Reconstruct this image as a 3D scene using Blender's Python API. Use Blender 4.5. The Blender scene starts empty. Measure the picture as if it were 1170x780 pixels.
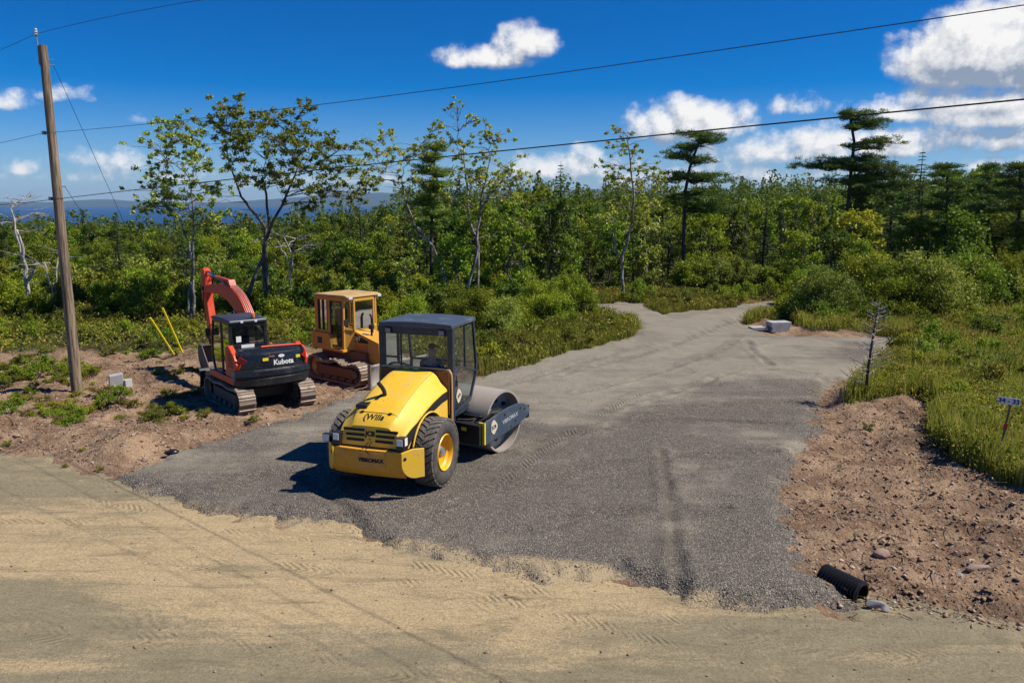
import bpy, bmesh, math, random
import numpy as np
from mathutils import Vector, Matrix
R = math.radians
random.seed(7)
rng = np.random.default_rng(7)
scene = bpy.context.scene
COL = scene.collection

# ------------------------------------------------------------------ camera, sky, sun, exposure
CAM_H = 5.7
FPX = 950.0                      # focal length in pixels of the 1170 px wide photograph
HZ = 230.0
PITCH = math.atan((390 - HZ) / FPX)
cd = bpy.data.cameras.new('camera')
cam = bpy.data.objects.new('camera', cd)
COL.objects.link(cam)
cd.sensor_width = 36.0
cd.lens = 36.0 * FPX / 1170.0
cd.clip_start = 0.1
cd.clip_end = 60000
cam.location = (0, 0, CAM_H)
cam.rotation_euler = (math.pi / 2 - PITCH, 0, 0)
scene.camera = cam

SUN_EL, SUN_AZ = R(52), R(92)     # azimuth measured clockwise from +Y: the sun stands to the right
SUN_DIR = Vector((math.cos(SUN_EL) * math.sin(SUN_AZ), math.cos(SUN_EL) * math.cos(SUN_AZ), math.sin(SUN_EL)))
sl = bpy.data.lights.new('sun', 'SUN')
sl.energy = 5.0
sl.angle = R(0.5)
sl.color = (1.0, 0.92, 0.80)
sun = bpy.data.objects.new('sun', sl)
COL.objects.link(sun)
sun.rotation_euler = (-SUN_DIR).to_track_quat('-Z', 'Y').to_euler()

scene.view_settings.view_transform = 'Standard'
scene.view_settings.look = 'None'
scene.view_settings.gamma = 1
scene.view_settings.use_curve_mapping = False
scene.view_settings.exposure = 0.38

_S, _C = math.sin(PITCH), math.cos(PITCH)

def ray(x, y):
    u = (x - 585) / FPX
    v = (390 - y) / FPX
    return u, _C + v * _S, -_S + v * _C

def G(x, y, z=0.0):
    d = ray(x, y)
    t = (z - CAM_H) / d[2]
    return (d[0] * t, d[1] * t)

def P3(x, y, Y):
    d = ray(x, y)
    t = Y / d[1]
    return Vector((d[0] * t, Y, CAM_H + d[2] * t))

# ---- node helper
class NT:
    def __init__(s, tree):
        s.t = tree
        s.n = tree.nodes
        s.l = tree.links
    def node(s, kind, **kw):
        n = s.n.new(kind)
        for k, v in kw.items():
            setattr(n, k, v)
        return n
    def put(s, sock, v):
        if v is None:
            return
        if hasattr(v, 'is_output'):
            s.l.new(v, sock)
        elif isinstance(v, (tuple, list)) and len(v) == 3 and sock.type == 'RGBA':
            sock.default_value = (*v, 1)
        else:
            sock.default_value = v
    def math(s, op, a, b=None, c=None, clamp=False):
        n = s.node('ShaderNodeMath', operation=op, use_clamp=clamp)
        s.put(n.inputs[0], a)
        s.put(n.inputs[1], b)
        s.put(n.inputs[2], c)
        return n.outputs[0]
    def vmath(s, op, a, b=None):
        n = s.node('ShaderNodeVectorMath', operation=op)
        s.put(n.inputs[0], a)
        s.put(n.inputs[1], b)
        return n.outputs[0]
    def noise(s, vec, scale, detail=4, rough=0.55, dist=0.0, lac=2.0):
        n = s.node('ShaderNodeTexNoise')
        s.put(n.inputs['Vector'], vec)
        n.inputs['Scale'].default_value = scale
        n.inputs['Detail'].default_value = detail
        n.inputs['Roughness'].default_value = rough
        n.inputs['Distortion'].default_value = dist
        n.inputs['Lacunarity'].default_value = lac
        return n.outputs['Fac']
    def voro(s, vec, scale, feature='F1', out='Distance', rand=1.0):
        n = s.node('ShaderNodeTexVoronoi', feature=feature)
        s.put(n.inputs['Vector'], vec)
        n.inputs['Scale'].default_value = scale
        n.inputs['Randomness'].default_value = rand
        return n.outputs[out]
    def mix(s, fac, a, b, blend='MIX'):
        n = s.node('ShaderNodeMix', data_type='RGBA', blend_type=blend)
        s.put(n.inputs['Factor'], fac)
        s.put(n.inputs['A'] if False else n.inputs[6], a)
        s.put(n.inputs[7], b)
        return n.outputs[2]
    def ramp(s, fac, lo, hi, smooth=True):
        n = s.node('ShaderNodeMapRange', interpolation_type='SMOOTHSTEP' if smooth else 'LINEAR')
        s.put(n.inputs['Value'], fac)
        s.put(n.inputs['From Min'], lo)
        s.put(n.inputs['From Max'], hi)
        return n.outputs[0]
    def attr(s, name, out='Fac'):
        n = s.node('ShaderNodeAttribute', attribute_name=name)
        return n.outputs[out]
    def bump(s, h, strength, dist, normal=None):
        n = s.node('ShaderNodeBump')
        s.put(n.inputs['Height'], h)
        n.inputs['Strength'].default_value = strength
        n.inputs['Distance'].default_value = dist
        if normal is not None:
            s.put(n.inputs['Normal'], normal)
        return n.outputs[0]

# ---- world: clear deep blue sky with fair weather cumulus set at given bearings
world = bpy.data.worlds.new('World')
scene.world = world
world.use_nodes = True
world.cycles.sampling_method = 'MANUAL'
world.cycles.sample_map_resolution = 128

def make_world():
    world.node_tree.nodes.clear()
    # cloud field group: direction -> density
    def azel(x, y):
        d = ray(x, y)
        L = math.sqrt(d[0] ** 2 + d[1] ** 2 + d[2] ** 2)
        return math.atan2(d[0], d[1]), math.asin(d[2] / L)
    clouds = [  # px x, px y, half width, half height, strength
        (560, 64, 54, 16, 1.2), (600, 47, 34, 24, 1.5), (548, 58, 22, 12, .5), (785, 138, 62, 30, 1.6), (838, 135, 26, 20, .8), (745, 132, 30, 15, .7),
        (912, 119, 27, 14, .8), (1160, 50, 95, 50, 2.4), (1095, 72, 40, 34, 1.8), (1080, 118, 80, 22, 1.5), (1150, 124, 70, 24, 1.5),
        (1100, 155, 55, 22, .9), (1012, 165, 40, 18, 1.2), (905, 168, 70, 22, 1.2), (950, 152, 30, 15, .8), (820, 172, 60, 20, .75),
        (640, 190, 66, 20, 1.1), (665, 178, 26, 14, .8), (770, 200, 90, 16, .6), (78, 107, 26, 11, .75), (5, 113, 22, 11, .7), (130, 182, 55, 13, .65),
        (95, 200, 60, 8, .45), (28, 192, 15, 9, .7), (160, 135, 12, 5, .3), (170, 200, 50, 9, .45), (330, 205, 60, 10, .35),
        (1135, 186, 60, 8, .6), (960, 196, 70, 8, .55), (860, 200, 70, 12, .65), (720, 206, 70, 7, .6), (600, 208, 60, 6, .5), (440, 205, 50, 7, .4), (1300, 100, 90, 45, 1.2), (-160, 120, 60, 20, .8)]
    g = bpy.data.node_groups.new('cloud_field', 'ShaderNodeTree')
    g.interface.new_socket('Az', in_out='INPUT', socket_type='NodeSocketFloat')
    g.interface.new_socket('El', in_out='INPUT', socket_type='NodeSocketFloat')
    g.interface.new_socket('Field', in_out='OUTPUT', socket_type='NodeSocketFloat')
    q = NT(g)
    gi = q.node('NodeGroupInput')
    go = q.node('NodeGroupOutput')
    cv = q.node('ShaderNodeCombineXYZ')
    q.put(cv.inputs[0], gi.outputs[0])
    q.put(cv.inputs[1], gi.outputs[1])
    vec = cv.outputs[0]
    acc = None
    for (cx, cy, hw, hh, st) in clouds:
        a, e = azel(cx, cy)
        dx = q.math('MULTIPLY', q.math('SUBTRACT', gi.outputs[0], a), FPX / hw)
        dy = q.math('MULTIPLY', q.math('SUBTRACT', gi.outputs[1], e - hh * .25 / FPX), FPX / hh)
        # flatter below
        neg = q.math('MULTIPLY', q.math('MINIMUM', dy, 0.0), .9)
        dy = q.math('ADD', dy, neg)
        r2 = q.math('ADD', q.math('MULTIPLY', dx, dx), q.math('MULTIPLY', dy, dy))
        f = q.math('MULTIPLY', q.math('SUBTRACT', 1.0, q.math('MULTIPLY', r2, .62)), st)
        f = q.math('MAXIMUM', f, -1.5)
        acc = f if acc is None else q.math('SMOOTH_MAX', acc, f, .25)
    n1 = q.noise(vec, 24, 7, .66, 0)
    n2 = q.voro(vec, 62, 'F1')
    f = q.math('ADD', acc, q.math('MULTIPLY', q.math('SUBTRACT', n1, .53), 3.1))
    f = q.math('ADD', f, q.math('MULTIPLY', q.math('SUBTRACT', .45, n2), .55))
    q.l.new(f, go.inputs[0])

    w = NT(world.node_tree)
    sky = w.node('ShaderNodeTexSky', sky_type='NISHITA')
    sky.sun_disc = False
    sky.sun_elevation = SUN_EL
    sky.sun_rotation = SUN_AZ
    sky.altitude = 100
    sky.air_density = 1.0
    sky.dust_density = 0.35
    sky.ozone_density = 4.0
    hs = w.node('ShaderNodeHueSaturation')
    tc = w.node('ShaderNodeTexCoord')
    sp = w.node('ShaderNodeSeparateXYZ')
    w.put(sp.inputs[0], w.vmath('NORMALIZE', tc.outputs['Generated']))
    # the air of that day: deep blue aloft, light blue (not yellow) at the horizon
    tint = w.mix(w.ramp(sp.outputs[2], -.02, .20), (.80, 1.04, 1.48), (.16, .53, 1.06))
    hs.inputs['Saturation'].default_value = 1.15
    w.put(hs.inputs['Color'], w.mix(1.0, sky.outputs[0], tint, 'MULTIPLY'))
    az = w.math('ARCTAN2', sp.outputs[0], sp.outputs[1])
    el = w.math('ARCSINE', sp.outputs[2])
    def field(da, de):
        n = w.node('ShaderNodeGroup')
        n.node_tree = g
        w.put(n.inputs[0], w.math('ADD', az, da))
        w.put(n.inputs[1], w.math('ADD', el, de))
        return n.outputs[0]
    f0 = field(0, 0)
    f1 = field(.007, .012)
    dens = w.ramp(f0, -.15, 1.15)
    lit = w.math('SUBTRACT', .60, w.math('MULTIPLY', w.math('SUBTRACT', f1, f0), .75))
    # thick middles under a lit top go grey
    f2 = field(.004, .03)
    f3 = field(0, -.016)
    under = w.math('MULTIPLY', w.ramp(f2, .1, 1.5), w.math('SUBTRACT', 1.0, w.ramp(f3, .0, 1.6)))
    lit = w.math('SUBTRACT', lit, w.math('MULTIPLY', under, .52))
    lit = w.math('SUBTRACT', lit, w.math('MULTIPLY', w.ramp(f2, .8, 2.8), .25))
    lit = w.math('ADD', lit, .10, clamp=True)
    ccol = w.mix(lit, (3.4, 4.1, 5.3), (11.6, 11.4, 11.1))
    col = w.mix(w.math('MULTIPLY', dens, .97), hs.outputs[0], ccol)
    bg = w.node('ShaderNodeBackground')
    w.put(bg.inputs['Color'], col)
    bg.inputs['Strength'].default_value = 0.066
    out = w.node('ShaderNodeOutputWorld')
    w.l.new(bg.outputs[0], out.inputs[0])
make_world()

# ------------------------------------------------------------------ helpers
def tag(o, label=None, cat=None, group=None, kind=None):
    if label: o['label'] = label
    if cat: o['category'] = cat
    if group: o['group'] = group
    if kind: o['kind'] = kind
    return o

def empty(name, loc=(0, 0, 0), rz=0.0, label=None, cat=None, group=None):
    o = bpy.data.objects.new(name, None)
    o.empty_display_size = .2
    COL.objects.link(o)
    o.location = loc
    o.rotation_euler = (0, 0, rz)
    return tag(o, label, cat, group)

def link_mesh(name, me, parent=None):
    o = bpy.data.objects.new(name, me)
    COL.objects.link(o)
    if parent is not None:
        o.parent = parent
    return o

class MB:
    """collects polygons, becomes ONE mesh object"""
    def __init__(s):
        s.v = []
        s.f = []
        s.m = []
        s.cur = 0
        s.X = None
    def add(s, vs, fs):
        b = len(s.v)
        for p in vs:
            p = Vector(p)
            s.v.append(s.X @ p if s.X is not None else p)
        for f in fs:
            s.f.append([b + i for i in f])
            s.m.append(s.cur)
        return s
    def box(s, x0, x1, y0, y1, z0, z1):
        vs = [(x, y, z) for z in (z0, z1) for y in (y0, y1) for x in (x0, x1)]
        return s.add(vs, [(0, 2, 3, 1), (4, 5, 7, 6), (0, 1, 5, 4), (2, 6, 7, 3), (0, 4, 6, 2), (1, 3, 7, 5)])
    def prism(s, poly, a0, a1, axis='y'):
        n = len(poly)
        def pt(p, a):
            if axis == 'y': return (p[0], a, p[1])
            if axis == 'x': return (a, p[0], p[1])
            return (p[0], p[1], a)
        vs = [pt(p, a0) for p in poly] + [pt(p, a1) for p in poly]
        fs = [tuple(range(n)), tuple(range(2 * n - 1, n - 1, -1))]
        fs += [(i, i + n, (i + 1) % n + n, (i + 1) % n) for i in range(n)]
        return s.add(vs, fs)
    def tube(s, path, rad, n=8, cap=True):
        path = [Vector(p) for p in path]
        if not isinstance(rad, (list, tuple)): rad = [rad] * len(path)
        vs = []
        t0 = (path[1] - path[0]).normalized()
        up = Vector((0, 0, 1)) if abs(t0.z) < .9 else Vector((1, 0, 0))
        a = t0.cross(up).normalized()
        for i, p in enumerate(path):
            if i == 0: t = path[1] - path[0]
            elif i == len(path) - 1: t = path[-1] - path[-2]
            else: t = path[i + 1] - path[i - 1]
            t.normalize()
            a = (a - t * a.dot(t)).normalized()
            b = t.cross(a)
            for k in range(n):
                th = 2 * math.pi * k / n
                vs.append(p + (a * math.cos(th) + b * math.sin(th)) * rad[i])
        fs = []
        for i in range(len(path) - 1):
            for k in range(n):
                k2 = (k + 1) % n
                fs.append((i * n + k, i * n + k2, (i + 1) * n + k2, (i + 1) * n + k))
        if cap:
            fs.append(tuple(range(n - 1, -1, -1)))
            m = (len(path) - 1) * n
            fs.append(tuple(range(m, m + n)))
        return s.add(vs, fs)
    def cyl(s, p0, p1, r0, r1=None, n=16, cap=True):
        return s.tube([p0, p1], [r0, r0 if r1 is None else r1], n, cap)
    def lathe(s, prof, c=(0, 0, 0), n=48, closed=False):
        """prof: (radius, y) turned about the Y axis through c"""
        m = len(prof)
        vs = []
        for k in range(n):
            th = 2 * math.pi * k / n
            for r, y in prof:
                vs.append((c[0] + r * math.cos(th), c[1] + y, c[2] + r * math.sin(th)))
        fs = []
        for k in range(n):
            k2 = (k + 1) % n
            for j in range(m - 1 + (1 if closed else 0)):
                j2 = (j + 1) % m
                fs.append((k * m + j, k2 * m + j, k2 * m + j2, k * m + j2))
        return s.add(vs, fs)
    def grid(s, rows, close=False):
        m = len(rows[0])
        vs = [p for r in rows for p in r]
        fs = []
        for i in range(len(rows) - 1):
            for j in range(m - 1 + (1 if close else 0)):
                j2 = (j + 1) % m
                fs.append((i * m + j, i * m + j2, (i + 1) * m + j2, (i + 1) * m + j))
        return s.add(vs, fs)
    def build(s, name, mats, parent=None, smooth=False, bevel=0, seg=2, angle=35, solid=0):
        me = bpy.data.meshes.new(name)
        me.from_pydata([tuple(v) for v in s.v], [], s.f)
        if not isinstance(mats, (list, tuple)): mats = [mats]
        for m in mats: me.materials.append(m)
        if len(mats) > 1: me.polygons.foreach_set('material_index', s.m)
        bm = bmesh.new()
        bm.from_mesh(me)
        bmesh.ops.remove_doubles(bm, verts=bm.verts, dist=1e-5)
        bmesh.ops.recalc_face_normals(bm, faces=bm.faces)
        bm.to_mesh(me)
        bm.free()
        if smooth:
            me.polygons.foreach_set('use_smooth', [True] * len(me.polygons))
            try: me.set_sharp_from_angle(angle=R(angle))
            except Exception: pass
        o = link_mesh(name, me, parent)
        if solid:
            md = o.modifiers.new('solid', 'SOLIDIFY')
            md.thickness = solid
            md.offset = 0
        if bevel:
            md = o.modifiers.new('bevel', 'BEVEL')
            md.width = bevel
            md.segments = seg
            md.limit_method = 'ANGLE'
            md.angle_limit = R(40)
            md.harden_normals = False
        return o

def np_mesh(name, verts, faces, mat, smooth=False, mat_idx=None):
    """verts (N,3), faces (M,k) all the same k"""
    me = bpy.data.meshes.new(name)
    N = len(verts)
    M, k = faces.shape
    me.vertices.add(N)
    me.vertices.foreach_set('co', np.asarray(verts, dtype=np.float32).ravel())
    me.loops.add(M * k)
    me.loops.foreach_set('vertex_index', faces.astype(np.int32).ravel())
    me.polygons.add(M)
    me.polygons.foreach_set('loop_start', np.arange(0, M * k, k, dtype=np.int32))
    me.polygons.foreach_set('loop_total', np.full(M, k, dtype=np.int32))
    for m in (mat if isinstance(mat, (list, tuple)) else [mat]): me.materials.append(m)
    if mat_idx is not None: me.polygons.foreach_set('material_index', mat_idx)
    if smooth: me.polygons.foreach_set('use_smooth', np.ones(M, dtype=bool))
    me.update(calc_edges=True)
    me.validate()
    return me

def text_obj(txt, name, size, mat, parent, M, depth=.004, bold=.0, fit=None, warp=None):
    """flat lettering as a mesh; M places it (text lies in its XY plane)"""
    cu = bpy.data.curves.new(name, 'FONT')
    cu.body = txt
    cu.size = size
    cu.align_x = 'CENTER'
    cu.align_y = 'CENTER'
    cu.extrude = depth / 2
    cu.offset = bold
    cu.resolution_u = 3
    tmp = bpy.data.objects.new('tmp_text', cu)
    COL.objects.link(tmp)
    dg = bpy.context.evaluated_depsgraph_get()
    me = bpy.data.meshes.new_from_object(tmp.evaluated_get(dg))
    bpy.data.objects.remove(tmp)
    if warp:
        for v in me.vertices:
            v.co = warp(v.co)
    else:
        me.transform(M)
    me.materials.clear()
    me.materials.append(mat)
    me.name = name
    return link_mesh(name, me, parent)

def smooth_path(pts, n=6):
    """Catmull-Rom"""
    P = [Vector(p) for p in pts]
    P = [P[0] * 2 - P[1]] + P + [P[-1] * 2 - P[-2]]
    out = []
    for i in range(1, len(P) - 2):
        for k in range(n):
            t = k / n
            a, b_, c, d = P[i - 1], P[i], P[i + 1], P[i + 2]
            out.append(.5 * ((2 * b_) + (c - a) * t + (2 * a - 5 * b_ + 4 * c - d) * t * t + (3 * b_ - a - 3 * c + d) * t ** 3))
    out.append(P[-2])
    return out

# ---- noise in numpy
_perm = rng.random((256, 256))
def vnoise(x, y):
    xi = np.floor(x).astype(int)
    yi = np.floor(y).astype(int)
    fx = x - xi
    fy = y - yi
    fx = fx * fx * (3 - 2 * fx)
    fy = fy * fy * (3 - 2 * fy)
    a = _perm[xi & 255, yi & 255]
    b = _perm[(xi + 1) & 255, yi & 255]
    c = _perm[xi & 255, (yi + 1) & 255]
    d = _perm[(xi + 1) & 255, (yi + 1) & 255]
    return (a * (1 - fx) + b * fx) * (1 - fy) + (c * (1 - fx) + d * fx) * fy
def fbm(x, y, o=4, ox=0.0):
    s = 0
    amp = .5
    tot = 0
    for i in range(o):
        s = s + amp * vnoise(x * 2 ** i + ox + 17.3 * i, y * 2 ** i + ox * 1.7 + 5.1 * i)
        tot += amp
        amp *= .5
    return s / tot
def sstep(x, a, b):
    t = np.clip((x - a) / (b - a), 0, 1)
    return t * t * (3 - 2 * t)

def inside_dist(x, y, poly):
    """signed distance, positive inside"""
    x = np.asarray(x, float)
    y = np.asarray(y, float)
    ins = np.zeros(x.shape, bool)
    dm = np.full(x.shape, 1e9)
    n = len(poly)
    for i in range(n):
        x1, y1 = poly[i]
        x2, y2 = poly[(i + 1) % n]
        c = ((y1 > y) != (y2 > y)) & (x < (x2 - x1) * (y - y1) / ((y2 - y1) or 1e-9) + x1)
        ins ^= c
        dx, dy = x2 - x1, y2 - y1
        t = np.clip(((x - x1) * dx + (y - y1) * dy) / (dx * dx + dy * dy + 1e-12), 0, 1)
        d = np.hypot(x - x1 - t * dx, y - y1 - t * dy)
        dm = np.minimum(dm, d)
    return np.where(ins, dm, -dm)

# ------------------------------------------------------------------ materials
def principled(name):
    m = bpy.data.materials.new(name)
    m.use_nodes = True
    nt = NT(m.node_tree)
    b = m.node_tree.nodes['Principled BSDF']
    return m, nt, b

def mat_paint(name, col, rough=.35, dirt=(.30, .23, .16), amt=.35, metal=0, scale=3.0, wear=0.0):
    m, q, b = principled(name)
    tc = q.node('ShaderNodeTexCoord').outputs['Object']
    n1 = q.noise(tc, scale, 6, .65)
    n2 = q.noise(tc, scale * 9, 4, .6)
    k = q.ramp(q.math('ADD', n1, q.math('MULTIPLY', q.math('SUBTRACT', n2, .5), .4)), .47, .75)
    k = q.math('MULTIPLY', k, amt)
    base = q.mix(n1, tuple(c * .88 for c in col), tuple(min(1, c * 1.1) for c in col))
    c = q.mix(k, base, dirt)
    if wear:
        w = q.ramp(q.noise(tc, scale * 5, 5, .7), .63, .68)
        c = q.mix(q.math('MULTIPLY', w, wear), c, (.10, .05, .03))
    q.put(b.inputs['Base Color'], c)
    q.put(b.inputs['Roughness'], q.math('ADD', rough, q.math('MULTIPLY', k, .5)))
    b.inputs['Metallic'].default_value = metal
    q.put(b.inputs['Normal'], q.bump(n2, .06, .01))
    return m

def mat_flat(name, col, rough=.6, metal=0, spec=.5):
    m, q, b = principled(name)
    tc = q.node('ShaderNodeTexCoord').outputs['Object']
    n = q.noise(tc, 14, 4, .6)
    q.put(b.inputs['Base Color'], q.mix(n, tuple(c * .75 for c in col), tuple(min(1, c * 1.2) for c in col)))
    b.inputs['Roughness'].default_value = rough
    b.inputs['Metallic'].default_value = metal
    b.inputs['Specular IOR Level'].default_value = spec
    return m

def mat_glass(name, tint=(.55, .65, .68), refl=.12):
    m = bpy.data.materials.new(name)
    m.use_nodes = True
    q = NT(m.node_tree)
    m.node_tree.nodes.clear()
    tr = q.node('ShaderNodeBsdfTransparent')
    q.put(tr.inputs[0], tint)
    gl = q.node('ShaderNodeBsdfGlossy')
    gl.inputs['Roughness'].default_value = .03
    df = q.node('ShaderNodeBsdfDiffuse')
    q.put(df.inputs[0], (.25, .24, .2))
    fr = q.node('ShaderNodeFresnel')
    fr.inputs[0].default_value = 1.5
    mx = q.node('ShaderNodeMixShader')
    q.put(mx.inputs[0], q.math('ADD', q.math('MULTIPLY', fr.outputs[0], 1.0), refl * .3))
    q.l.new(tr.outputs[0], mx.inputs[1])
    q.l.new(gl.outputs[0], mx.inputs[2])
    tc = q.node('ShaderNodeTexCoord').outputs['Object']
    dn = q.math('MULTIPLY', q.ramp(q.noise(tc, 3.5, 5, .6), .4, .8), .10)
    m2 = q.node('ShaderNodeMixShader')
    q.put(m2.inputs[0], dn)
    q.l.new(mx.outputs[0], m2.inputs[1])
    q.l.new(df.outputs[0], m2.inputs[2])
    o = q.node('ShaderNodeOutputMaterial')
    q.l.new(m2.outputs[0], o.inputs[0])
    return m

def mat_leaf(name, c1, c2, c3=None, f3=.1, trans=.35):
    m = bpy.data.materials.new(name)
    m.use_nodes = True
    q = NT(m.node_tree)
    m.node_tree.nodes.clear()
    ge = q.node('ShaderNodeNewGeometry')
    rnd = ge.outputs['Random Per Island']
    oi = q.node('ShaderNodeObjectInfo')
    big = q.noise(ge.outputs['Position'], .55, 3, .6)
    fac = q.math('ADD', q.math('MULTIPLY', rnd, .55), q.math('MULTIPLY', q.ramp(big, .3, .7), .45))
    col = q.mix(fac, c1, c2)
    if c3:
        r2 = q.math('FRACT', q.math('MULTIPLY', rnd, 37.31))
        col = q.mix(q.math('MULTIPLY', q.math('LESS_THAN', r2, f3), .8), col, c3)
    hs = q.node('ShaderNodeHueSaturation')
    q.put(hs.inputs['Hue'], q.math('ADD', .464, q.math('MULTIPLY', oi.outputs['Random'], .044)))
    q.put(hs.inputs['Value'], q.math('ADD', .72, q.math('MULTIPLY', q.math('FRACT', q.math('MULTIPLY', oi.outputs['Random'], 13.7)), .85)))
    q.put(hs.inputs['Color'], col)
    di = q.node('ShaderNodeBsdfPrincipled')
    q.put(di.inputs['Base Color'], hs.outputs[0])
    di.inputs['Roughness'].default_value = .55
    di.inputs['Specular IOR Level'].default_value = .22
    tl = q.node('ShaderNodeBsdfTranslucent')
    q.put(tl.inputs[0], q.mix(.5, hs.outputs[0], (.16, .24, .02)))
    mx = q.node('ShaderNodeMixShader')
    mx.inputs[0].default_value = trans
    q.l.new(di.outputs[0], mx.inputs[1])
    q.l.new(tl.outputs[0], mx.inputs[2])
    o = q.node('ShaderNodeOutputMaterial')
    q.l.new(mx.outputs[0], o.inputs[0])
    return m

def mat_bark(name, c1, c2, scale=6, stretch=.25, contrast=(.42, .6)):
    m, q, b = principled(name)
    tc = q.node('ShaderNodeTexCoord').outputs['Object']
    mp = q.node('ShaderNodeMapping')
    q.put(mp.inputs[0], tc)
    mp.inputs['Scale'].default_value = (1, 1, stretch)
    n = q.noise(mp.outputs[0], scale, 6, .7)
    q.put(b.inputs['Base Color'], q.mix(q.ramp(n, *contrast), c1, c2))
    b.inputs['Roughness'].default_value = .9
    q.put(b.inputs['Normal'], q.bump(n, .6, .02))
    return m

M = {}
M['yellow'] = mat_paint('roller_yellow_paint', (.78, .47, .028), .52, (.46, .33, .17), .55, wear=.6)
M['bumper_shaded_yellow'] = mat_paint('worn_yellow_steel_shaded', (.66, .31, .02), .5, (.25, .13, .05), .5, wear=.5)  # bumper's shaded tone put into its colour: yellow painted orange-brown, plus real wear
M['navy'] = mat_paint('slate_cab_paint', (.020, .030, .048), .38, (.16, .15, .14), .18)
M['plate_blue'] = mat_paint('blue_grey_frame_paint', (.045, .068, .098), .45, (.22, .19, .15), .30)
M['black'] = mat_flat('black_metal', (.012, .012, .014), .5)
M['gloss_black'] = mat_paint('gloss_black_paint', (.010, .012, .016), .25, (.14, .12, .10), .18)
M['rubber'] = mat_paint('dusty_tyre_rubber', (.055, .05, .045), .85, (.20, .16, .12), .65, scale=5)
M['tread'] = mat_paint('dusty_tread_rubber', (.11, .095, .08), .9, (.24, .20, .16), .8, scale=6)
M['rim'] = mat_paint('orange_yellow_rim_paint', (.80, .42, .012), .4, (.30, .16, .06), .3)
M['steel'] = mat_paint('bare_rolled_steel', (.38, .34, .29), .6, (.30, .235, .17), .6, metal=.2)
M['rust'] = mat_paint('rusty_brown_steel', (.17, .075, .03), .75, (.10, .06, .04), .5)
M['glass'] = mat_glass('cab_glass', (.84, .90, .92), .05)
M['dark_glass'] = mat_glass('dusty_dark_glass', (.50, .57, .60), .15)
M['white'] = mat_flat('white_marking', (.75, .75, .72), .5)
M['cream'] = mat_flat('cream_badge', (.62, .55, .42), .5)
M['black_mark'] = mat_flat('black_marking', (.008, .008, .008), .7)
M['red_lens'] = mat_flat('red_lens', (.45, .01, .01), .2)
M['orange_lens'] = mat_flat('amber_lens', (.7, .18, .01), .2)
M['lamp'] = mat_flat('lamp_glass', (.55, .60, .68), .15)
M['ex_glass'] = mat_glass('tinted_dusty_glass', (.20, .27, .30), .35)
M['orange'] = mat_paint('excavator_orange_paint', (.66, .055, .008), .42, (.34, .18, .10), .42, wear=.4)
M['cat_yellow'] = mat_paint('dozer_yellow_paint', (.56, .28, .025), .55, (.34, .23, .12), .7, wear=.5)
M['track'] = mat_paint('track_steel', (.12, .10, .085), .6, (.30, .22, .15), .85, metal=.3, scale=5)
M['shoe'] = mat_paint('worn_track_shoe', (.27, .215, .165), .6, (.25, .175, .115), .9, metal=.3, scale=5)
M['chrome'] = mat_flat('chrome_rod', (.6, .6, .6), .15, 1)
M['sticker'] = mat_flat('yellow_sticker', (.75, .62, .03), .5)
M['pipe'] = mat_flat('black_corrugated_plastic', (.010, .010, .012), .35)
M['concrete'] = mat_paint('weathered_concrete', (.36, .36, .36), .9, (.22, .2, .17), .6)
M['rock'] = mat_paint('brown_rock', (.27, .19, .145), .9, (.16, .12, .10), .6, scale=2.5)
M['greyrock'] = mat_paint('grey_rock', (.24, .23, .22), .9, (.16, .13, .11), .6, scale=2.5)
M['blue_mark'] = mat_flat('dark_blue_lettering', (.01, .03, .16), .6)
M['red_tape'] = mat_flat('red_tape', (.55, .05, .02), .6)
M['stake'] = mat_flat('grey_wood_stake', (.16, .12, .09), .9)
M['guard'] = mat_flat('yellow_plastic_guard', (.85, .68, .015), .4)
M['wire'] = mat_flat('black_wire', (.012, .012, .014), .6)
M['galv'] = mat_flat('galvanised_steel', (.30, .31, .33), .45, .5)
M['porcelain'] = mat_flat('grey_porcelain', (.35, .38, .46), .2)
M['skin'] = mat_flat('skin', (.40, .22, .15), .5)
M['shirt'] = mat_flat('blue_shirt_cloth', (.03, .06, .16), .9)
M['trousers'] = mat_flat('dark_trousers_cloth', (.02, .025, .04), .9)
M['cap'] = mat_flat('dark_cap_cloth', (.015, .02, .035), .9)
M['seat'] = mat_flat('black_vinyl', (.02, .02, .022), .6)
M['pole'] = mat_bark('weathered_pole_wood', (.085, .06, .038), (.30, .225, .15), 16, .05, (.38, .62))
M['bark_grey'] = mat_bark('grey_bark', (.045, .036, .028), (.14, .12, .10), 7)
M['bark_white'] = mat_bark('pale_birch_bark', (.07, .06, .05), (.36, .33, .29), 5, .7, (.42, .60))
M['bark_dark'] = mat_bark('dark_bark', (.025, .02, .016), (.08, .065, .05), 7)
M['dead'] = mat_bark('bleached_dead_wood', (.22, .20, .18), (.48, .45, .41), 7)
M['leaf_a'] = mat_leaf('mid_green_leaves', (.070, .140, .006), (.230, .320, .018), (.30, .28, .03), .06)
M['leaf_b'] = mat_leaf('yellow_green_leaves', (.110, .165, .008), (.310, .345, .018), (.34, .26, .03), .08)
M['leaf_c'] = mat_leaf('dark_green_leaves', (.032, .078, .008), (.115, .185, .016), (.16, .17, .03), .06)
M['leaf_olive'] = mat_leaf('sparse_olive_leaves', (.125, .180, .012), (.35, .40, .05), (.46, .46, .20), .16)
M['leaf_pale'] = mat_leaf('pale_flecked_leaves', (.105, .160, .012), (.310, .365, .040), (.40, .42, .22), .12)
M['needle'] = mat_leaf('dark_spruce_needles', (.022, .060, .010), (.075, .140, .022), None, 0, .15)
M['needle_pine'] = mat_leaf('blue_green_pine_needles', (.045, .105, .014), (.175, .270, .038), None, 0, .15)
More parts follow.
